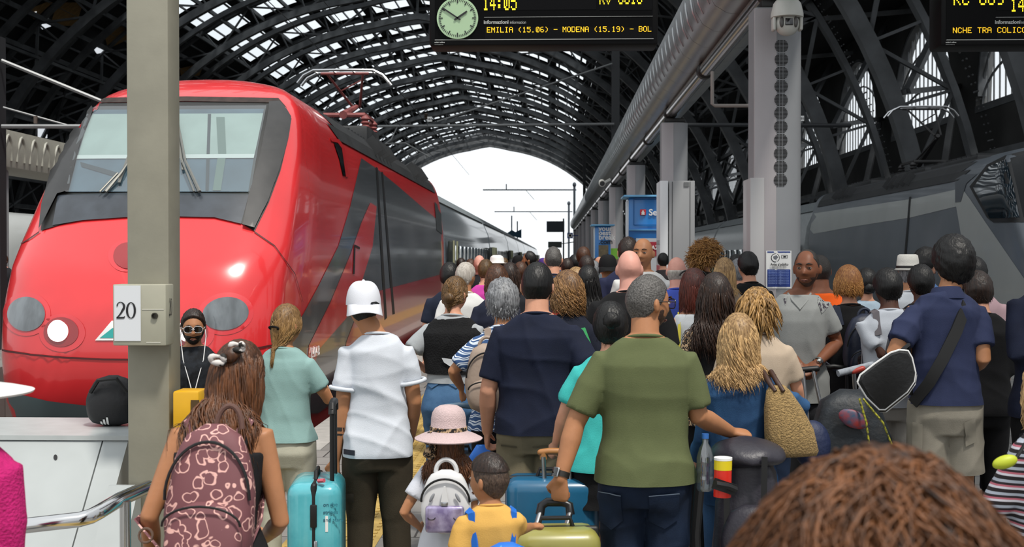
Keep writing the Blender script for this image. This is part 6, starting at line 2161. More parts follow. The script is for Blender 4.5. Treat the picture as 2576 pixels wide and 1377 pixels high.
# dark man in white with grey rucksack
p = PPL['whitegrey'] = Person('dark-skinned person in a white T-shirt with black wrist watch, carrying the grey rucksack', 2232, 683, 8.2, -4, 'm', skin_='dark', lod=1, yaw=-14, pitch=8, girth=1.05,
    arms={'L': {'px': ((2184, 838, -.02), (2168, 905, .12)), 'curl': .9, 'hd': (-.1, .2, -1)}})
p.body().top(cloth('white_tee', 'b5bac2'), sleeve=.75, hem=.86, amp=.005, flare=1.2).bottom(cloth('pale_trousers', 'a5a19a')).shoes(SHOEW)
p.hair('short', HAIRS['black'], th=.018, lump=.003)
a = p.arm['L']; d = (a['wr'] - a['el']).normalized(); c = a['wr'] - d * .015
mb = MB(); u = d.cross(Vector((0, 1, 0))).normalized(); v_ = d.cross(u)
mb.loft([[c + d * q + (u * math.cos(t) + v_ * math.sin(t)) * .034 for t in [2 * math.pi * i / 20 for i in range(20)]] for q in (-.014, .014)], cap=False); mb.rbox(c - v_ * .036, (.04, .014, .04), .01); p.add(mb, 'watch', BLACK, space='none')
# trilby
p = PPL['trilby'] = Person('person in a white trilby with black band and pale shirt', 2283, 642, 10.2, 6, 'm', skin_='tan', lod=1, hatlift=.03)
p.body().top(cloth('white_linen', 'b9bfc6'), sleeve=.95, hem=.85).bottom(NAVY).shoes(SHOE); p.hair('short', HAIRS['grey'], th=.008)
p.hat(mat('white_straw', 'cfcdc6', .8, bump=.4, bscale=200), BLACK, .090, .125, .045, True, -.008)
# sunglasses in profile
p = PPL['sun'] = Person('person in profile with black fringe and mirrored sunglasses, beside the white trilby', 2330, 631, 11.2, -62, 'm', skin_='fair', lod=1)
p.body().top(cloth('blue_shirt', '4f6f9c'), sleeve=.9, hem=.85).bottom(NAVY).shoes(SHOE); p.hair('short', HAIRS['black'], th=.024, lump=.006)
p.eyes().glasses(mat('white_frame', 'c9c2c8', .3), mat('violet_mirror_lens', '3a3a7a', .05, coat=1), .026, 2.6)
# tall man in navy polo
p = PPL['polo'] = Person('tall person in a navy polo shirt with a black strap across the back', 2398, 610, 7.0, 4, 'm', skin_='tan', lod=0, girth=1.0, sw=.95, yaw=-4, hx=.05,
    arms={'L': {'px': ((2262, 862, -.08), (2300, 880, .12)), 'curl': .8}, 'R': {'px': ((2472, 895, -.08), (2438, 935, .18)), 'curl': .6}})
NP = cloth('navy_pique', '2c3350', vary=.12)
p.body(bare=True).top(NP, sleeve=.75, hem=.925, amp=.011, flare=1.28, straight=.93).bottom(cloth('stone_cargo', '8f897c', vary=.15), 'shorts', waist=.97, ln=.80, amp=.011, wf=.8, flare=1.15).shoes(SHOE)
p.hair('short', HAIRS['black'], th=.030, lump=.006)
mb = MB(); mb.loft([[p.bend((q * math.cos(t), q * .95 * math.sin(t) - .01 + oy, z + .012 * -math.sin(t))) for t in [2 * math.pi * i / 24 for i in range(24)]] for q, z, oy in ((.064, 1.50, 0), (.070, 1.512, 0), (.088, 1.475, -.006), (.094, 1.452, -.008), (.086, 1.455, -.006))], cap=False); p.add(mb, 'collar', NP, space='none')
p.strap([(.095, .10, 1.40), (.085, .0, 1.478), (.06, -.098, 1.42), (.0, -.136, 1.30), (-.07, -.142, 1.16), (-.13, -.125, 1.04), (-.185, -.06, .93)], .058, mat('black_webbing', '0c0c0d', .6), 'bag_strap', .012)
# black tee man behind
p = PPL['blackr'] = Person('person in a black T-shirt just beyond the tall person in the navy polo', 2458, 692, 7.95, 0, 'm', skin_='fair', lod=1, girth=1.12, sw=1.05, pitch=12,
    arms={'R': {'px': ((2524, 960, .0), (2514, 1075, .1)), 'curl': .45}})
p.body().top(BLKC, sleeve=.85, hem=.85, flare=1.25).bottom(BLKC).shoes(SHOE); p.hair('short', HAIRS['dark'], th=.020, lump=.004)
p = PPL['pink'] = Person('person in a pale pink shirt with cropped black hair, mostly hidden behind the tall person', 2452, 651, 9.4, 0, 'm', skin_='tan', lod=2, sw=1.05); p.body().top(cloth('pale_pink_shirt', 'b99a9f'), sleeve=.9, hem=.85).bottom(NAVY); p.hair('short', HAIRS['black'], th=.012)
p = PPL['blackb'] = Person('person with thick black hair in black, between white T-shirt and navy polo', 2316, 673, 9.0, 6, 'm', skin_='dark', lod=1, girth=1.05); p.body().top(BLKC, sleeve=.9, hem=.85).bottom(BLKC).shoes(SHOE); p.hair('short', HAIRS['black'], th=.018)
# striped woman at the right edge
p = PPL['striped'] = Person('person in a pink, grey and black striped top at the right edge', 2640, 905, 4.3, 20, 'f', skin_='fair', lod=1, girth=1.15, arms={'L': {'px': ((2512, 1260, .0), (2570, 1300, .18)), 'curl': .5}})
p.body().top(MULTISTRIPE, sleeve=1.25, hem=.82, amp=.008, flare=1.3).bottom(JEAN).shoes(SHOE)
p.hair('long', HAIRS['blond'], len=.16, curl=.006, rad=.010, vol=.025)
p.strap([(-.09, .08, 1.42), (-.10, .0, 1.455), (-.11, -.08, 1.39), (-.13, -.12, 1.15), (-.15, -.12, .9)], .03, BLKC, 'bag_strap', .012)
p = PPL['edge'] = Person('person in a dark navy long sleeve cut by the right edge, beside the grey locomotive', 2648, 590, 6.9, -5, 'm', skin_='fair', lod=2, girth=1.1, arms={'L': {'px': ((2562, 850, -.05), (2600, 900, .2)), 'curl': .5}})
p.body().top(NAVY, sleeve=1.8, hem=.85).bottom(BLKC); p.hair('short', HAIRS['brown'], th=.015)
# magenta cardigan and white hat at the left edge
p = PPL['magenta'] = Person('person in a magenta cardigan and broad white hat at the left edge', -90, 872, 3.35, 0, 'f', skin_='fair', lod=1, girth=1.1, hatlift=.02, arms={'R': {'px': ((18, 1330, .0), (-10, 1450, .15)), 'curl': .4}})
p.body().top(mat('magenta_knit', 'c2116e', .85, bump=.5, bscale=120, vary=.15, vscale=60), sleeve=1.85, hem=.80, flare=1.2, amp=.005).bottom(NAVY).shoes(SHOE)
p.hair('short', HAIRS['grey'], th=.02); p.hat(mat('white_hat_cloth', 'dcdcda', .7), None, .092, .10, .12, False, .02, z0=.02)
# curly head close to the lens
p = PPL['curly'] = Person('person seen as a big mop of curly chestnut hair close to the lens', 2215, 1085, 1.32, 0, 'f', skin_='fair', lod=0, hatlift=.0, headk=1.0)
p.k *= .97; p.sethead(0, 0, 0, 1.0); p.joints({})
p.body().top(cloth('dark_green_top', '20291f'), sleeve=.8, hem=.85).bottom(BLKC).shoes(SHOE)
p.hair('fuzzy', HAIRS['curlbrown'], len=.135, curl=.015, rad=.0021, freq=7, droop=.8, vol=.045, n=9500, low=.06)
# ------------------------------------------------------------------ bags and cases
def rotz(a): return Matrix.Rotation(R(a), 3, 'Z')
class Frame:
    """builds parts of one thing in its own frame (x right, y away, z up) standing at a place"""
    def __init__(s, name, loc, label, cat, rz=0, tilt=0, roll=0, group=None):
        s.root = empty(name, loc, label, cat, group)
        s.L = Vector(loc)
        s.Rm = rotz(rz) @ Matrix.Rotation(R(tilt), 3, 'X') @ Matrix.Rotation(R(roll), 3, 'Y')
    def t(s, v): return s.L + s.Rm @ Vector(v)
    def put(s, mb, name, m, parent=None, smooth=True, angle=40):
        mb.v = [tuple(s.t(v)) for v in mb.v]
        return mb.build(name, m, parent or s.root, smooth, angle)
def sack(w_, d_, h, top=.8, bulge=.9, n=28, e=3.0, k=10, seed=0, lump=.0):
    """a soft bag: stacked rounded sections, lumpy"""
    mb = MB(); rings = []
    for i in range(k + 1):
        t = i / k
        q = math.sin(math.pi * min(max(t, .0), 1)) ** .25 if 0 < t < 1 else .25
        tw = 1 + (top - 1) * t
        ring = ringpts((0, 0, h * t), w_ / 2 * q * tw, d_ / 2 * q * (1 + .2 * (bulge - 1) * math.sin(math.pi * t)) * (1 - .25 * t), n, e)
        if lump: ring = [p + Vector((p.x, p.y, 0)).normalized() * lump * noise.noise(p * 9 + Vector((seed, 0, 0))) for p in ring]
        rings.append(ring)
    mb.loft(rings)
    return mb
def backpack(name, person, label, m, m2, w_=.30, h=.44, d_=.17, z=1.02, x=0, straps=True, off=.03, tilt=0, pocket=True, group=None, handle=True, dz=0):
    p = person
    zb = z
    back = p.bend((x, 0, zb + h * .55))
    # back surface of the clothes at that height
    t = bvh_local([p.topo, p.bodyo] + ([p.vest] if hasattr(p, 'vest') else []))
    ys = [(lambda hh: hh[0].y if hh[0] is not None else 0)(t.ray_cast(Vector((p.bend((x, 0, zb + q * h / p.k)).x, -1.5, p.bend((0, 0, zb + q * h / p.k)).z)), Vector((0, 1, 0)))) for q in (.1, .3, .5, .7, .9)]
    y = min(ys)
    k = p.k
    loc = p.M @ Vector((p.bend((x, 0, zb)).x, y - d_ / 2 * 1.05 - off, zb * k))
    f = Frame(name, loc, label, 'backpack', math.degrees(p.face), -math.degrees(p.lean) * .9 + tilt, 0, group)
    mb = sack(w_, d_, h, .82, 1.3, seed=p.seed, lump=.008, k=14); body = f.put(mb, 'main_compartment', m, angle=60)
    if pocket:
        mb = sack(w_ * .82, d_ * .55, h * .46, .92, 1.2, seed=3, lump=.006); mb.v = [(a, b - d_ * .42, c + h * .05) for a, b, c in mb.v]
        pk = f.put(mb, 'front_pocket', m2 if m2 else m, angle=60)
        mb = MB(); mb.tube([(w_ * .40 * math.cos(a), -d_ * .60 - .02 * math.sin(a), h * .36 + h * .12 * math.sin(a)) for a in [math.pi * i / 14 for i in range(15)]], .004, 6)
        f.put(mb, 'zip', mat('black_zip', '0d0d0e', .5), pk)
    mb = MB(); mb.tube([(w_ * .44 * math.cos(a), -d_ * .30 - .018 * math.sin(a) ** .5, h * .52 + h * .36 * math.sin(a)) for a in [math.pi * i / 20 for i in range(21)]], .005, 6)
    f.put(mb, 'zip', mat('black_zip', '0d0d0e', .5))
    if handle:
        mb = MB(); mb.tube([(.045 * math.cos(a), d_ * .12, h * .95 + .055 * math.sin(a)) for a in [math.pi * i / 12 for i in range(13)]], .010, 8)
        f.put(mb, 'grab_handle', m2 or m)
    if straps:
        for sx in (-1, 1):
            xs = sx * w_ * .30 / k
            o = [Vector((xs, -.12, zb + h * .80 / k)), Vector((xs * 1.08, -.06, 1.452)), Vector((xs * 1.15, .02, 1.445)), Vector((xs * 1.2, .10, 1.36)), Vector((xs * 1.5, .10, 1.20)), Vector((xs * 1.75, -.02, zb + .16)), Vector((xs * 1.3, -.13, zb + .05))]
            pts = []
            for v in o:
                q = p.bend(v); c = p.bend((0, 0, v.z))
                dr = Vector((q.x - c.x, q.y - c.y, 0)).normalized() if v.z < 1.40 else Vector((0, 0, 1))
                hh = t.ray_cast(q + dr * .5, -dr)
                if hh[0] is not None and (v.z >= 1.40 or (hh[0] - q).length < .12): q = hh[0] + dr * .006
                pts.append(p.M @ q)
            mb = MB(); rings = []
            ctr = p.M @ p.bend((0, 0, 1.28))
            for i, q in enumerate(pts):
                d = (pts[min(i + 1, len(pts) - 1)] - pts[max(0, i - 1)]).normalized()
                n = (q - ctr); n = (n - d * n.dot(d)).normalized(); b = d.cross(n)
                rings.append([q + b * .022 * k + n * .007, q - b * .022 * k + n * .007, q - b * .022 * k, q + b * .022 * k])
            mb.loft(rings); mb.build('shoulder_strap', m2 or m, f.root, True, 40)
    return f
def suitcase(name, loc, label, m, w_=.42, d_=.26, h=.62, rz=0, handle=.45, mh=None, mg=None, ribs=True, tilt=0, trim=None, lean=0):
    f = Frame(name, loc, label, 'suitcase', rz, tilt)
    mb = MB(); mb.rbox((0, 0, .05 + h / 2), (w_, d_, h), .06, None, 4); shell_ = f.put(mb, 'shell', m)
    if ribs:
        for k in range(5):
            x = -w_ * .32 + k * w_ * .16
            mb = MB(); mb.rbox((x, -d_ / 2 - .001, .05 + h / 2), (.02, .014, h * .8), .006); f.put(mb, 'rib', m, shell_)
    mb = MB(); mb.rbox((0, .0, .05 + h / 2), (w_ + .004, .03, h + .004), .055, None, 3); f.put(mb, 'zip_band', trim or mat('black_zip', '0d0d0e', .5))
    for sx in (-1, 1):
        for sy in (-1, 1):
            mb = MB(); mb.cyl((sx * (w_ / 2 - .06) - .018, sy * (d_ / 2 - .05), .03), (sx * (w_ / 2 - .06) + .018, sy * (d_ / 2 - .05), .03), .03, 14); mb.rbox((sx * (w_ / 2 - .06), sy * (d_ / 2 - .05), .055), (.05, .04, .03), .008); f.put(mb, 'wheel', BLACK)
    mb = MB(); mb.tube([(-.07, 0, h + .05), (-.06, 0, h + .085), (.06, 0, h + .085), (.07, 0, h + .05)], .010, 8); f.put(mb, 'carry_handle', BLACK)
    if handle:
        hw_ = w_ * .26; z0 = h + .02; y = d_ / 2 - .05
        for sx in (-1, 1):
            mb = MB(); mb.cyl((sx * hw_, y, z0), (sx * hw_, y - lean * handle, z0 + handle), .011, 10); f.put(mb, 'telescopic_rod', mh or ALU)
        mb = MB(); mb.tube([(-hw_, y - lean * handle * .93, z0 + handle * .93), (-hw_ * .9, y - lean * handle, z0 + handle + .015), (0, y - lean * handle, z0 + handle + .025), (hw_ * .9, y - lean * handle, z0 + handle + .015), (hw_, y - lean * handle * .93, z0 + handle * .93)], .018, 10); f.put(mb, 'grip', mg or BLACK)
    return f
# the maroon backpack with rounded blob outlines
def blob_mat():
    m = bpy.data.materials.new('maroon_blob_print'); m.use_nodes = True
    nt = m.node_tree; b = nt.nodes['Principled BSDF']; b.inputs['Roughness'].default_value = .7
    tc = nt.nodes.new('ShaderNodeTexCoord'); n = nt.nodes.new('ShaderNodeTexNoise'); n.inputs['Scale'].default_value = 14
    mx = nt.nodes.new('ShaderNodeMixRGB'); mx.blend_type = 'LINEAR_LIGHT'; mx.inputs[0].default_value = .035
    v = nt.nodes.new('ShaderNodeTexVoronoi'); v.inputs['Scale'].default_value = 23; v.inputs['Randomness'].default_value = .75
    r = nt.nodes.new('ShaderNodeValToRGB'); e = r.color_ramp.elements; base = (*lin('6d4146'), 1); ln_ = (*lin('d8a9a0'), 1)
    e[0].color = base; e[1].color = base; e[0].position = .35; e[1].position = .46
    q = e.new(.375); q.color = ln_; q = e.new(.43); q.color = ln_
    L = nt.links.new
    L(tc.outputs['Object'], n.inputs[0]); L(tc.outputs['Object'], mx.inputs[1]); L(n.outputs[1], mx.inputs[2]); L(mx.outputs[0], v.inputs[0])
    L(v.outputs['Distance'], r.inputs[0]); L(r.outputs[0], b.inputs['Base Color'])
    return m
MAR = blob_mat()
BRN = mat('brown_webbing', '5b4038', .8)
q = PPL['maroon']
f = backpack('backpack', q, 'maroon backpack printed with pale rounded blob outlines, worn by the person with bowed head', MAR, MAR, .305, .50, .18, .90, .045, off=.01, handle=False)
mb = MB(); mb.tube([(.04 + .042 * math.cos(a), .02, .485 + .075 * math.sin(a)) for a in [math.pi * i / 12 for i in range(13)]], .009, 8); f.put(mb, 'top_loop', BRN)
for i, (x, z) in enumerate(((-.185, .15), (-.19, .09), (-.17, .04), (-.13, .06))):
    mb = MB(); mb.tube([(x + .022 * math.cos(a), -.06, z + .022 * math.sin(a)) for a in [2 * math.pi * j / 14 for j in range(15)]], .004, 6)
    if i % 2: mb.lathe([(.024, 0), (.026, .006), (.024, .012)], (x, -.075, z), R90, 16)
    f.put(mb, 'key_charm', mat('bronze_charm', '6f5a4c', .4, .5))
# white backpack with sleeping face
WL = mat('white_leatherette', 'cfcfd0', .35, coat=.2)
q = PPL['girl']
f = backpack('backpack', q, 'small white backpack with horn, eyes and a shiny violet pocket', WL, WL, .235, .275, .10, 1.0, .0, off=-.005, pocket=False)
mb = MB(); mb.rbox((0, -.062, .075), (.165, .03, .115), .014, None, 3); f.put(mb, 'pocket', mat('violet_foil', '7e6f96', .22, .6, vary=.5, vscale=18, color2='c3b9d8'))
mb = MB(); mb.prism([(-.016, -.062, .15), (.016, -.062, .15), (.004, -.058, .215), (-.004, -.058, .215)], (0, -.012, 0)); f.put(mb, 'horn', WL)
for sx in (-1, 1):
    mb = MB(); mb.ell((sx * .055, -.056, .165), (.007, .005, .022), 12, 8, Matrix.Rotation(-sx * .5, 3, 'Y')); f.put(mb, 'eye_patch', mat('grey_patch', '85878c', .4))
    mb = MB(); mb.tube([(sx * .055 + .016 * math.cos(a), -.078, .085 + .010 * math.sin(a)) for a in [math.pi + math.pi * i / 8 for i in range(9)]], .002, 5); f.put(mb, 'embroidered_lash', INK)
mb = MB(); mb.rbox((0, -.070, .142), (.03, .012, .018), .004); f.put(mb, 'clasp', ALU)
# blue child rucksack
q = PPL['boy']
BB = mat('bright_blue_spotted', '1668c8', .5, vary=0, color2='5f9de0', vscale=40, contrast=(.30, .36))
backpack('backpack', q, 'bright blue child rucksack on the back of the child in yellow', BB, BB, .24, .32, .12, .78, .05, off=-.005, handle=False)
q = PPL['silver']
BG = mat('beige_nylon', '9c8a7c', .5, bump=.1)
backpack('backpack', q, 'slouchy beige backpack hanging on the silver-haired person', BG, BG, .27, .40, .15, .98, -.10, off=.03, pocket=True)
q = PPL['redblond']
NVB = mat('navy_nylon', '141d33', .5, bump=.1)
f = backpack('backpack', q, 'navy rucksack with white lettering on the person with red-blond hair', NVB, NVB, .32, .46, .18, .98, .03, off=.03)
text_mesh('lettering', 'NEBRASKA', .045, WHITEP, f.root, f.t((-.06, -.155, .17)), FACE_CAM, .001, bold=.001, width=.14)
q = PPL['whitegrey']
GB = mat('grey_nylon', '3a3739', .5, bump=.1)
backpack('backpack', q, 'dark grey rucksack on the dark-skinned person in white', GB, mat('grey_strap', '5d585c', .6), .30, .46, .18, .96, .06, off=.03)

# teal suitcase with black telescopic handle
TEAL = mat('glossy_teal_shell', '5fb3bd', .18, coat=.6, vary=.25, vscale=6, color2='3f9aa6')
a = P(762, 1232, 5.75); zt = P(790, 1222, 5.75).z
f = suitcase('suitcase', (P(795, 1300, 5.95).x, 5.98, 0), 'glossy teal suitcase with black zip and telescopic handle, between the bowed person and white cap', TEAL, .40, .26, zt - .05, -84, .375, BLACK, BLACK, False)
FX = Matrix(((0, 0, 1), (1, 0, 0), (0, 1, 0)))
mb = MB(); mb.rbox((.203, .0, zt * .80), (.012, .032, .11), .008); f.put(mb, 'lock', BLACK)
mb = MB(); mb.rbox((.204, .01, zt * .60), (.012, .018, .07), .006); f.put(mb, 'latch', ALU)
mb = MB(); mb.bx(.2005, .2015, .055, .068, zt * .70, zt * .80); f.put(mb, 'sticker', WHITEP, None, False)
for i, tx in enumerate(('on the', 'stripes', 'and stars')):
    text_mesh('shell_lettering', tx, .026, mat('teal_ink', '1f5f72', .5), f.root, f.t((.2012, .045, zt * .86 - .036 * i)), f.Rm @ FX, .0008)
mb = MB(); mb.tube([(.17, .02, zt + .01), (.19, .05, zt + .015)], .010, 8); f.put(mb, 'luggage_tag', mat('pink_tag', 'c25a68', .5))
# the other cases
OLY = mat('olive_yellow_shell', '8f8a45', .35, coat=.2, vary=.1)
a = P(1392, 1372, 5.0)
f = suitcase('suitcase', (a.x + .01, 5.12, 0), 'olive yellow suitcase whose silver handle the person in olive holds', OLY, .36, .24, a.z + .0, 6, .10, ALU, BLACK, True)
for o in [o for o in f.root.children if o.name.startswith(('telescopic', 'grip'))]:
    bpy.data.objects.remove(o)
hL, hR, zt = P(1352, 1290, 5.16), P(1432, 1290, 5.28), P(1392, 1262, 5.2).z
for (u, v_) in (((1334, 1377), (1360, 1290)), ((1414, 1377), (1434, 1290))):
    mb = MB(); p0, p1 = P(*u, 5.10), P(*v_, 5.24); mb.cyl(p0 + (p0 - p1) * .25, p1, .0125, 12); mb.build('telescopic_rod', ALU, f.root)
mb = MB(); mb.tube([P(1358, 1296, 5.24), P(1362, 1274, 5.25), P(1376, 1264, 5.26), P(1415, 1264, 5.26), P(1432, 1272, 5.25), P(1435, 1296, 5.24)], .019, 10); mb.build('grip', mat('black_rubber_grip', '17181a', .35), f.root, True, 60)
BLUS = mat('petrol_blue_shell', '1f5d80', .3, coat=.3, vary=.15)
a = P(1388, 1190, 6.15)
f = suitcase('suitcase', (a.x, 6.12, 0), 'petrol blue suitcase with tall silver rods and wooden grip held by the person in aqua', BLUS, .46, .28, a.z - .06, 3, .05, ALU, None, False)
for o in [o for o in f.root.children if o.name.startswith(('telescopic', 'grip'))]:
    bpy.data.objects.remove(o)
for u, v_ in (((1376, 1330), (1367, 1150)), ((1438, 1330), (1434, 1150))):
    mb = MB(); mb.cyl(P(*u, 6.05), P(*v_, 6.05), .011, 12); mb.build('telescopic_rod', ALU, f.root)
mb = MB(); mb.tube([P(1360, 1139, 6.12), P(1380, 1136, 6.12), P(1440, 1136, 6.12)], .017, 12, round_ends=True); mb.cyl(P(1367, 1138, 6.12), P(1367, 1156, 6.12), .018, 12); mb.build('grip', mat('tan_wood_grip', 'a5703f', .4), f.root, True, 60)
# trolley pack beside the man in olive, can and bottle in its pockets
CH = mat('charcoal_nylon', '2b2932', .45, bump=.12, bscale=70, vary=.2)
a = P(1870, 1105, 5.35)
f = Frame('rucksack', (P(1862, 1200, 5.3).x + .05, 5.42, 0), 'large charcoal travel rucksack standing beside the person in olive, snack can in its side pocket', 'backpack', -12)
zt = a.z
mb = sack(.31, .30, zt - .03, .95, 1.2, seed=9, lump=.02, k=16); f.put(mb, 'main_compartment', CH, angle=70)
mb = MB(); mb.ell((0, 0, 0), (.165, .17, .085), 32, 16); mb.v = [(x, y, z * (1 if z > 0 else .5) + zt - .085 + .012 * noise.noise(Vector((x, y, z)) * 12)) for x, y, z in mb.v]; f.put(mb, 'top_lid', CH, angle=70)
for sx in (-1, 1):
    mb = MB(); mb.bar((sx * .08, -.165, zt - .06), (sx * .075, -.175, zt * .55), .025, .006); f.put(mb, 'lid_strap', BLACK)
mb = sack(.26, .12, .34, .9, 1.2, seed=5, lump=.01); mb.v = [(x + .02, y - .17, z + zt * .42) for x, y, z in mb.v]; f.put(mb, 'front_pocket', CH, angle=70)
mb = MB(); mb.tube([(-.19, -.10, zt * .9), (-.215, -.12, zt * .6), (-.20, -.10, zt * .3)], .022, 8); f.put(mb, 'shoulder_strap', mat('black_padding', '111113', .7))
mb = MB(); mb.tube([P(1800, 1218, 4.98), P(1832, 1224, 5.0), P(1850, 1232, 5.03)], .014, 6); mb.bar(P(1795, 1216, 5.02), P(1850, 1234, 5.04), .012, .045); mb.build('compression_strap', BLACK, f.root)
for sx in (-1, 1):
    mb = MB(); mb.cyl((sx * .15 - .02, .16, .06), (sx * .15 + .02, .16, .06), .06, 16); f.put(mb, 'wheel', BLACK)
p0, p1 = P(1817, 1250, 5.06), P(1819, 1155, 5.06)
cn = empty('snack_can', p0, 'tall red and yellow cardboard snack can strapped in the charcoal rucksack pocket', 'snack can')
mb = MB(); mb.cyl(p0, p1, .036, 24); mb.build('tube', mat('red_can_print', 'd02a1c', .35, vary=0, color2='e8a020', vscale=30, contrast=(.26, .30)), cn)
p2 = p0.lerp(p1, .72)
mb = MB(); mb.cyl(p2, p1 + Vector((0, 0, .001)), .0367, 24); mb.build('yellow_band', mat('yellow_can_print', 'd9c21c', .35), cn)
mb = MB(); mb.lathe([(.0375, -.004), (.0375, .006), (.033, .007), (.033, .004)], p1, n=24); mb.build('rim', WHITEP, cn)
bt = empty('water_bottle', P(1773, 1240, 5.2), 'clear plastic water bottle beside the snack can', 'bottle')
c = P(1774, 1235, 5.2)
mb = MB(); mb.lathe([(.03, 0), (.036, .01), (.036, .06), (.033, .07), (.036, .08), (.036, .14), (.025, .18), (.013, .2), (.013, .22)], c, n=20); mb.build('bottle_body', glass_mat('clear_plastic', 'bccbd2', .25, .1), bt)
mb = MB(); mb.cyl(c + Vector((0, 0, .22)), c + Vector((0, 0, .24)), .015, 14); mb.build('bottle_cap', mat('blue_cap', '2a62a8', .4), bt)
# straw tote
p = PPL['denim']
SW = mat('woven_straw', 'b1925e', .8, bump=.9, bscale=130, vary=.35, vscale=90)
p0 = P(1985, 1065, 5.62)
f = Frame('tote_bag', (p0.x, 5.62, P(1985, 1150, 5.6).z), 'woven straw tote with brown leather handles on the shoulder of the blond person in denim', 'bag', 18)
mb = MB(); rings = []
for z, w_, d_, sh in ((0, .15, .04, .02), (.02, .165, .055, .015), (.12, .15, .06, .0), (.22, .115, .05, -.03), (.30, .07, .035, -.055), (.325, .04, .02, -.06)):
    rings.append([Vector((sh, 0, z)) + q for q in ringpts((0, 0, 0), w_ * .78, d_, 28, 2.6)])
mb.loft(rings); f.put(mb, 'woven_body', SW, angle=70)
mb = MB(); sp = p.W((.135, -.02, 1.45)); sp2 = p.W((.12, .08, 1.40)); tp = f.t((-.06, -.01, .30))
for dx in (-.018, .018):
    mb.tube([tp + Vector((dx, -.03, 0)), tp.lerp(sp, .5) + Vector((dx, -.05, 0)), sp + Vector((dx, -.035, .015)), sp2 + Vector((dx, .02, .015))], [.009, .012, .012, .009], 8)
mb.build('leather_handle', mat('brown_leather', '3b2318', .5), f.root, True, 60)
# black bag with white piping
p = PPL['polo']
f = Frame('shoulder_bag', P(2232, 1040, 6.45), 'black sports bag with white piping in front of the navy polo', 'bag')
BP = mat('black_polyester', '0d0d0e', .5, bump=.15)
ol = [(2157, 962), (2164, 944), (2200, 916), (2240, 888), (2262, 881), (2284, 883), (2294, 900), (2303, 938), (2300, 960), (2282, 986), (2226, 1031), (2212, 1031), (2180, 1000)]
c = sum((P(*q, 6.45) for q in ol), Vector((0, 0, 0))) / len(ol)
fr = [P(*q, 6.45) for q in ol]
sec = [[c + (q - c) * k_ + Vector((dx, dy, dz)) for q in fr] for k_, dx, dy, dz in ((.9, 0, -.02, 0), (1.0, 0, 0, 0), (1.03, .02, .06, -.015), (1.0, .05, .16, -.03), (.9, .05, .18, -.03))]
mb = MB(); mb.loft(sec); mb.build('bag_body', BP, f.root, True, 50)
for s_ in (sec[1], sec[3]):
    mb = MB(); mb.tube(s_ + s_[:1], .0055, 6, cap=False); mb.build('white_piping', WHITEP, f.root, True, 60)
w_, h = .2, .2
mb = MB(); mb.tube([P(2270, 882, 6.5), P(2285, 868, 6.55), p.W((-.185, -.06, .98)) + Vector((-.02, -.02, 0))], .012, 6); mb.build('strap_end', BLACK, f.root)
# luggage heap by the man in grey: soft holdall, blue pillow, yellow cord
f = Frame('holdall', (P(2140, 1040, 7.1).x, 7.1, 0), 'dark patterned holdall with yellow-flecked cord, standing before the person in grey', 'bag', -8)
zt = P(2120, 985, 7.0).z
DK = mat('dark_patterned_nylon', '0c0e11', .55, bump=.2, vary=0, color2='1a232b', vscale=9)
mb = sack(.52, .32, zt, .92, 1.1, seed=21, lump=.03, k=16, e=4.5); f.put(mb, 'bag_body', DK, angle=70)
mb = MB(); mb.ell((.0, -.150, zt * .86), (.085, .018, .05), 14, 10, Matrix.Rotation(.4, 3, 'Y')); f.put(mb, 'red_blue_print', mat('red_blue_print', '9c2f2c', .5, color2='27506b', vscale=20))
for x0, x1 in ((.03, .10), (.05, .26)):
    mb = MB(); mb.tube([(x0, -.17, zt * .97), ((x0 + x1) / 2, -.20, zt * .85), (x1, -.19, zt * .6), (x1 + .02, -.19, zt * .42)], .006, 6); f.put(mb, 'flecked_cord', mat('yellow_flecked_cord', 'b8b52c', .6, color2='20211c', vscale=70))
pl = Frame('neck_pillow', f.t((-.22, -.10, zt * .62)), 'quilted navy blue travel pillow strapped to the patterned holdall', 'pillow', -8)
mb = MB(); mb.ell((0, 0, .10), (.105, .08, .14), 20, 14); pl.put(mb, 'cushion', mat('navy_quilting', '1c2748', .6, bump=.3, bscale=30))
mb = MB()
for r_ in (.05, .075): mb.tube([(r_ * math.cos(a), -.072 + r_ * .35, .10 + r_ * 1.3 * math.sin(a)) for a in [2 * math.pi * i / 20 for i in range(21)]], .004, 5)
pl.put(mb, 'stitching', mat('navy_piping', '0f1730', .6))
f = suitcase('suitcase', (P(2040, 1000, 7.6).x, 7.75, 0), 'black suitcase whose silver rods the person in grey holds', mat('black_shell', '141416', .35), .40, .25, .60, 176, .0, ALU)
for u, v_ in (((2092, 1145), (2046, 935)), ((2040, 1145), (2020, 935))):
    mb = MB(); mb.cyl(P(*u, 7.78), P(*v_, 7.85), .012, 10); mb.build('telescopic_rod', ALU, f.root)
mb = MB(); mb.tube([P(2012, 932, 7.86), P(2055, 928, 7.86)], .02, 10, round_ends=True); mb.build('grip', BLACK, f.root)
f = suitcase('suitcase', (P(2112, 930, 8.3).x, 8.4, 0), 'red suitcase with black telescopic handle held by the red-blond person', mat('red_shell', 'a81f30', .35), .34, .24, .72, 0, .32, mat('dark_rod', '3a3b3d', .3, .8), BLACK)
f = suitcase('suitcase', (P(2165, 960, 7.75).x, 7.85, 0), 'dark suitcase with red-topped silver rod held by the person with the black watch', mat('maroon_dark_shell', '2a171b', .4), .36, .24, .62, 0, .0)
mb = MB(); mb.cyl(P(2162, 1150, 7.85), P(2148, 940, 7.8), .013, 10); mb.build('telescopic_rod', ALU, f.root)
mb = MB(); mb.tube([P(2147, 936, 7.8), P(2170, 928, 7.8)], .018, 10, round_ends=True); mb.build('grip', mat('red_grip', 'a8382c', .4), f.root)
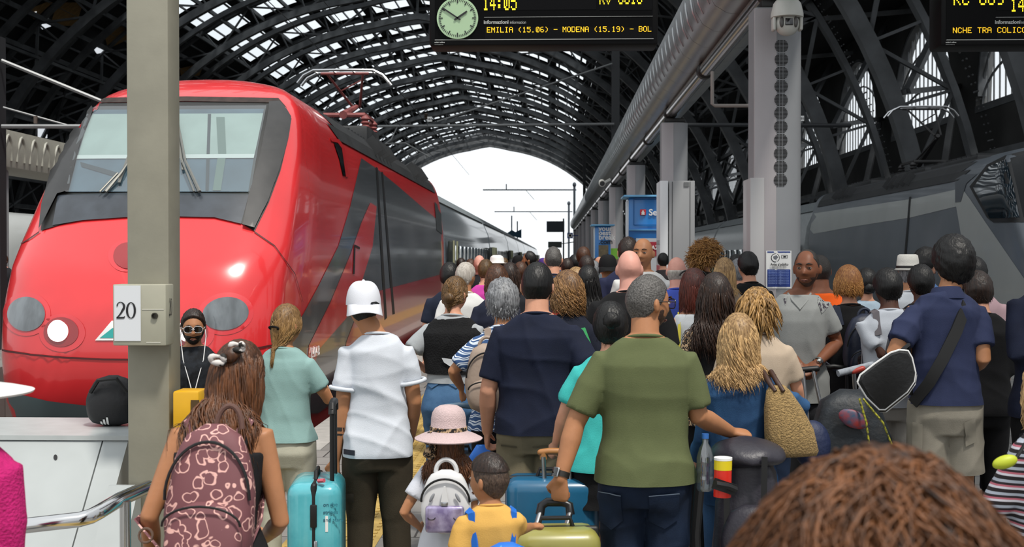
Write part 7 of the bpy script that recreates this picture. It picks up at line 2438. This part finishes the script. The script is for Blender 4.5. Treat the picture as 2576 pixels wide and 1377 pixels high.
mb = MB(); mb.tube([P(2108, 940, 7.78), P(2196, 918, 7.85)], .022, 12); tag(mb.build('rolled_newspaper', mat('newsprint', '9aa0a8', .8, vary=.3, vscale=40)), 'rolled grey newspaper laid across the dark suitcase handle', 'newspaper')
# case held by the silver-haired woman; blue bag
f = suitcase('suitcase', (P(1150, 1080, 7.35).x, 7.45, 0), 'black suitcase with grey handle held by the silver-haired person', mat('black_shell', '141416', .35), .36, .25, .60, 0, .28, mat('grey_rod', '4a5a66', .3, .7), mat('blue_grey_grip', '4f6a80', .4))
f = Frame('bag', (P(1210, 1200, 7.0).x, 7.0, 0), 'bright blue bag standing behind the child in the sun hat', 'bag', 0)
mb = sack(.22, .16, P(1210, 1120, 7.0).z, .95, 1.1, seed=2, lump=.01); f.put(mb, 'bag_body', BB, angle=70)
# black sports bag on the grey cabinet
kx, kz = P(268, 1100, 6.85), P(268, 1096, 6.85)
f = Frame('sports_bag', (P(285, 1100, 6.95).x, 6.95, ks.children[0].location.z + P(200, 1110, 6.55).z + .031), 'black sports bag with white three-bar mark lying on the pale grey sloping cabinet', 'bag', 6)
mb = sack(.34, .24, .285, .72, 1.3, seed=12, lump=.02, k=14); sb = f.put(mb, 'bag_body', mat('black_bag_cloth', '131316', .6, bump=.15), angle=70)
mb = MB(); mb.tube([(-.10, -.10, .20), (-.05, -.13, .27), (.05, -.13, .28), (.10, -.10, .20)], .012, 6); f.put(mb, 'handle', mat('black_webbing', '0c0c0d', .6))
tb = bvh_of([sb])
for i, (x, h_) in enumerate(((254, 8), (261, 13), (269, 18))):
    decal('bar_mark', tb, [(x, 1066), (x + 6, 1068), (x + 3, 1068 - h_), (x - 2, 1066 - h_ + 2)], WHITEP, f.root, 4, .004)
hit = tb.ray_cast(EYE, ray(254, 1076))[0]
if hit: text_mesh('wordmark', 'adidas', .028, WHITEP, f.root, hit + Vector((0, -.006, 0)), FACE_CAM, .001, bold=.001, width=.062)
# yellow pouch at the right edge
p0 = P(2528, 1163, 4.05)
f = Frame('belt_pouch', p0, 'lime yellow pouch hanging on the person in the striped top', 'bag', 0)
mb = MB(); mb.ell((0, 0, 0), (.042, .02, .022), 18, 12, Matrix.Rotation(-.3, 3, 'Y')); f.put(mb, 'pouch_body', mat('lime_nylon', 'b3bd2a', .5))
mb = MB(); mb.tube([(.035, 0, .012), (.07, .01, .06), (.10, .03, .14)], .006, 6); f.put(mb, 'strap', BLACK)
# details traced on clothes
def onbody(name, person, objs, poly, m, off=.004, step=10):
    return decal(name, bvh_of(objs), poly, m, person.root, step, off)
p = PPL['cap']
for y0, y1 in ((1074, 1084), (1090, 1095)):
    onbody('tattoo_band', p, [p.bodyo], [(815, y0), (900, y0 + 4), (900, y1 + 4), (815, y1)], mat('tattoo_ink', '2a2422', .6), .0012, 8)
onbody('hem_label', p, [p.topo], [(866, 1130), (893, 1134), (893, 1147), (866, 1143)], mat('navy_label', '161b28', .6), .004)
onbody('cargo_pocket', p, [p.boto], [(842, 1238), (892, 1242), (892, 1264), (842, 1262)], mat('cloth_olive_brown_dark', '2f281e', .85), .008)
cb = bvh_of([c for c in [PPL['cap'].root.children[i] for i in range(len(PPL['cap'].root.children))] if c.name.startswith('cap')])
decal('cap_emblem', cb, [(928, 767), (934, 761), (945, 759), (954, 764), (950, 767), (940, 764), (931, 769)], INK, p.root, 4, .003)
decal('cap_emblem', cb, ellipse(940, 771, 3.4, 4.2, 12), mat('dark_red_badge', '7a2a20', .5), p.root, 4, .004)
p = PPL['olive']
for poly in ([(1512, 1236), (1562, 1244), (1566, 1310), (1540, 1332), (1512, 1310)], [(1632, 1246), (1706, 1240), (1704, 1306), (1672, 1330), (1636, 1310)]):
    onbody('back_pocket', p, [p.boto], poly, JEAN, .009)
    line('stitching', [poly[0], poly[1]], 2, mat('pale_stitch', '6c7a8c', .7), .013, p.root, bvh_of([p.boto]))
p = PPL['grey']
for poly in ([(1962, 712), (1978, 704), (1984, 730), (1976, 770), (1968, 740)], [(2060, 728), (2078, 738), (2086, 770), (2066, 790), (2056, 760)]):
    onbody('floral_print', p, [p.topo], poly, mat('dark_floral_print', '8b8d8b', .85, color2='332c36', vscale=45, contrast=(.48, .54)), .004, 8)
p = PPL['redblond']
onbody('shoulder_lettering', p, [p.topo], [(2118, 738), (2128, 734), (2168, 756), (2160, 762)], mat('white_zigzag_print', 'b9b9b6', .8, color2='111112', vscale=60, contrast=(.49, .51)), .006, 6)
p = PPL['orange']
tt = p.W((-.02, -.20, 1.36))
text_mesh('vest_lettering', 'assistenza', .035, INK, p.root, tt, FACE_CAM, .001, width=.16)

p = PPL['polo']
SC = mat('cloth_stone_cargo_pocket', '857f72', .85)  # slightly darker cloth for the pockets and flaps
for poly in ([(2300, 1062), (2322, 1066), (2320, 1138), (2298, 1130)], [(2424, 1062), (2450, 1052), (2452, 1112), (2428, 1124)]):
    onbody('cargo_pocket', p, [p.boto], poly, SC, .012)
for poly in ([(2322, 1004), (2352, 1008), (2352, 1022), (2322, 1018)], [(2382, 1002), (2420, 1000), (2420, 1014), (2384, 1016)]):
    onbody('pocket_flap', p, [p.boto], poly, SC, .010)
p = PPL['navy']
for poly in ([(1262, 1118), (1300, 1122), (1300, 1126), (1262, 1122)], [(1340, 1122), (1384, 1118), (1384, 1122), (1340, 1126)]):
    onbody('pocket_seam', p, [p.boto], poly, mat('khaki_seam', '4f4939', .85), .006, 8)
p = PPL['vest']
for poly in ([(1072, 925), (1104, 930), (1104, 968), (1088, 978), (1072, 966)], [(1130, 930), (1164, 926), (1164, 966), (1148, 978), (1130, 968)]):
    onbody('back_pocket', p, [p.boto], poly, mat('cloth_light_denim_patch', '456a90', .85, vary=.2), .008)
p = PPL['vest']
onbody('shirt_tail', p, [p.boto, p.vest], [(1112, 900), (1166, 908), (1164, 930), (1138, 926), (1118, 912)], mat('cloth_white_tail', 'c3c6c9', .85), .012, 8)
# ------------------------------------------------------------------ the crowd farther along the platform
def far(label, x, top, d, hair=('short', 'dark'), top_c='23262c', face=0, sex='m', skin_='fair', girth=1.05, sleeve=.8, lod=2, yaw=0, sw=1.05, hatlift=0, **hs):
    q = Person(label, x, top, d, face, sex, skin_=skin_, lod=lod, girth=girth, yaw=yaw, sw=sw, hatlift=hatlift)
    q.body().top(cloth('crowd_' + top_c, top_c), sleeve=sleeve, hem=.84, flare=1.2).bottom(cloth('crowd_trousers_' + ('a' if q.seed % 2 else 'b'), '22252c' if q.seed % 2 else '4a4a48'))
    if hair:
        k, c = hair
        if k == 'long': q.hair('long', HAIRS[c], **{**dict(len=.30, rad=.014, vol=.028, n=130, curl=.006), **hs})
        elif k == 'fuzzy': q.hair('fuzzy', HAIRS[c], **{**dict(len=.07, rad=.008, vol=.03, freq=6, n=300, curl=.01), **hs})
        else: q.hair(k, HAIRS[c], **hs)
    return q
far('person with black hair against the dark flank of the red locomotive', 1131, 668, 12.2, ('short', 'black'), '1b2233', th=.024)
far('white-haired person in a white shirt with a bare ear showing', 1172, 664, 11.2, ('short', 'white'), 'd3d3d1', yaw=30, lod=1, th=.012, skin_='tan')
far('bald person in a dark jacket over white shirt, facing this way', 1206, 642, 17.5, None, '1c1d22', face=170, skin_='pink')
far('person with grey-brown hair in a vivid pink shirt', 1222, 656, 13.6, ('short', 'ash'), 'c0409a', th=.012, skin_='fair')
q = far('person in a broad white sun hat, far along the train', 1250, 641, 17.0, ('short', 'dark'), 'c9c9c7', skin_='tan', hatlift=.02)
q.hat(MATS['white_hat_cloth'], None, .10, .11, .11, False, -.01, z0=.02)
far('person with a thick brown bob in a navy top', 1250, 673, 10.3, ('long', 'brown'), '1e2233', sex='f', lod=1, len=.15, vol=.034, rad=.010)
far('person with dark ponytail and small white earring', 1283, 666, 12.4, ('long', 'dark'), '22242a', sex='f', len=.25)
far('person with brown hair above an orange shirt', 1310, 664, 15.5, ('short', 'brown'), 'd0702c', sex='f', th=.02)
q = far('person in a dark peaked cap and glasses facing this way', 1303, 646, 20.5, None, 'bda28e', face=150, skin_='fair'); q.cap(BLKC, False)
far('dark-bearded person in profile beside the peaked cap', 1331, 634, 19.0, ('receding', 'black'), '17181c', face=80, skin_='tan', lod=1).beard(HAIRS['black'], .006)
q = far('person in a purple cap', 1366, 652, 24, None, '6a6d75'); q.cap(cloth('purple_cap', '4a2f7a'), True)
far('tall person with thinning grey hair and a dark navy sleeve', 1392, 622, 12.6, ('short', 'salt'), '2a3348', lod=1, th=.004, tufts=0)
far('person with brown cropped hair in a red shirt', 1427, 650, 16.0, ('buzz', 'dark'), 'b8323c')
far('person with dark wavy hair ahead of the red shirt', 1447, 645, 19.0, ('short', 'black'), '3a3d44', th=.022)
far('person with brown top knot standing tall against the columns', 1468, 627, 18.5, ('short', 'brown'), '4a4038', sex='f', th=.024)
far('person with dark grey-brown hair below the top knot', 1476, 648, 15.0, ('short', 'dark'), '2c2e33', th=.018)
far('person in a grey hood', 1493, 663, 18.0, ('short', 'grey'), '8a949c', th=.03)
far('person with very long straight black hair in black', 1479, 673, 10.6, ('long', 'black'), '101013', sex='f', lod=1, len=.50, vol=.026, rad=.010, n=200)
far('person with straight pale blond hair above a red shoulder', 1449, 677, 10.9, ('long', 'blond'), 'bd2228', sex='f', lod=1, len=.28, vol=.024, rad=.009, n=200, curl=.003)
far('pale balding person close to the snack machine', 1507, 646, 20, ('ring', 'ash'), '6f7a80', skin_='fair')
q = far('person in a black cap worn backwards, carrying the green rucksack', 1529, 641, 12.8, None, '1a1b1e', lod=1, skin_='tan', hatlift=.02); q.cap(BLKC, True)
backpack('backpack', q, 'sea green rucksack on the person in the black cap', mat('sea_green_nylon', '3c7a63', .5), mat('pale_green_nylon', '6aa88c', .5), .34, .48, .2, .98, -.02, off=.03)
far('tall person with dark cropped hair in dark blue, right before the blue coffee machine', 1580, 600, 11.6, ('short', 'dark'), '232742', lod=1, th=.010, sw=1.15, tufts=0)
q = far('bald person in a white T-shirt facing this way before the coffee machine', 1618, 600, 11.0, None, 'cfcfcd', face=172, skin_='tan', lod=0, yaw=10, sw=1.1); q.eyes(brow=HAIRS['dark'])
far('person with a white fringe of hair in a royal blue polo', 1702, 647, 10.4, ('ring', 'white'), '4356b0', lod=1, skin_='pink', sw=1.1)
far('person with a big frizz of ginger curls in profile', 1777, 618, 13.6, ('fuzzy', 'ginger'), '2b2622', face=-60, sex='f', skin_='tan', lod=1, len=.13, vol=.06, n=900, rad=.006, curl=.018)
far('person with straight sandy blond hair beyond the long dark hair', 1823, 653, 11.2, ('long', 'blond'), '8c7f70', sex='f', lod=1, len=.26, vol=.022, rad=.009, n=220, curl=.002)
far('grey-haired person in pale blue beside the nearest column', 1859, 657, 12.8, ('short', 'grey'), '8fa0b5', th=.02)
far('person with black hair far behind the grey-haired one', 1853, 645, 15.0, ('short', 'black'), '2a2c30', th=.018)
far('dark-haired person in black partly cut by the nearest column', 1881, 638, 11.6, ('short', 'black'), '101113', face=20, th=.014, lod=1)
far('person by the coffee machine, behind the white T-shirt, dark hair', 1668, 640, 22, ('short', 'black'), '3a3436', th=.018)
far('small figure with reddish face at the left edge, beyond the red locomotive', 8, 641, 26.5, ('short', 'brown'), '1b1c20', face=180, skin_='pink')
# loose far crowd between the trains
FARC = [(1160, 652, 24, 'dark', '33363c', 'far figure with dark hair beside the second coach door'), (1184, 655, 21, 'brown', '262830', 'far figure with brown hair behind the white-haired person'),
        (1268, 652, 26, 'ash', '8d8f94', 'far figure in pale grey right of the white sun hat'), (1289, 654, 23, 'black', '1f2126', 'far figure with black hair left of the peaked cap'),
        (1346, 654, 27, 'dark', '6b4c3c', 'far figure in brown right of the dark-bearded profile'), (1357, 655, 32, 'ash', 'b5b2aa', 'far figure in cream left of the purple cap'),
        (1378, 653, 28, 'brown', '7a2c34', 'far figure in dark red behind the thinning grey hair'), (1408, 652, 30, 'black', '3c4c66', 'far figure in slate blue right of the thinning grey hair'),
        (1438, 652, 34, 'dark', '8a8274', 'far figure in beige near the canopy end'), (1457, 651, 26, 'black', '24262b', 'far figure in black just left of the top knot'),
        (1500, 652, 27, 'dark', '4d5a4c', 'far figure in moss green by the snack machine'), (1552, 658, 16, 'brown', '57483c', 'far figure in brown beside the lime green poster')]
for x, y, d, h, c, lb in FARC:
    far(lb, x, y, d, ('short', h), c, th=.018)
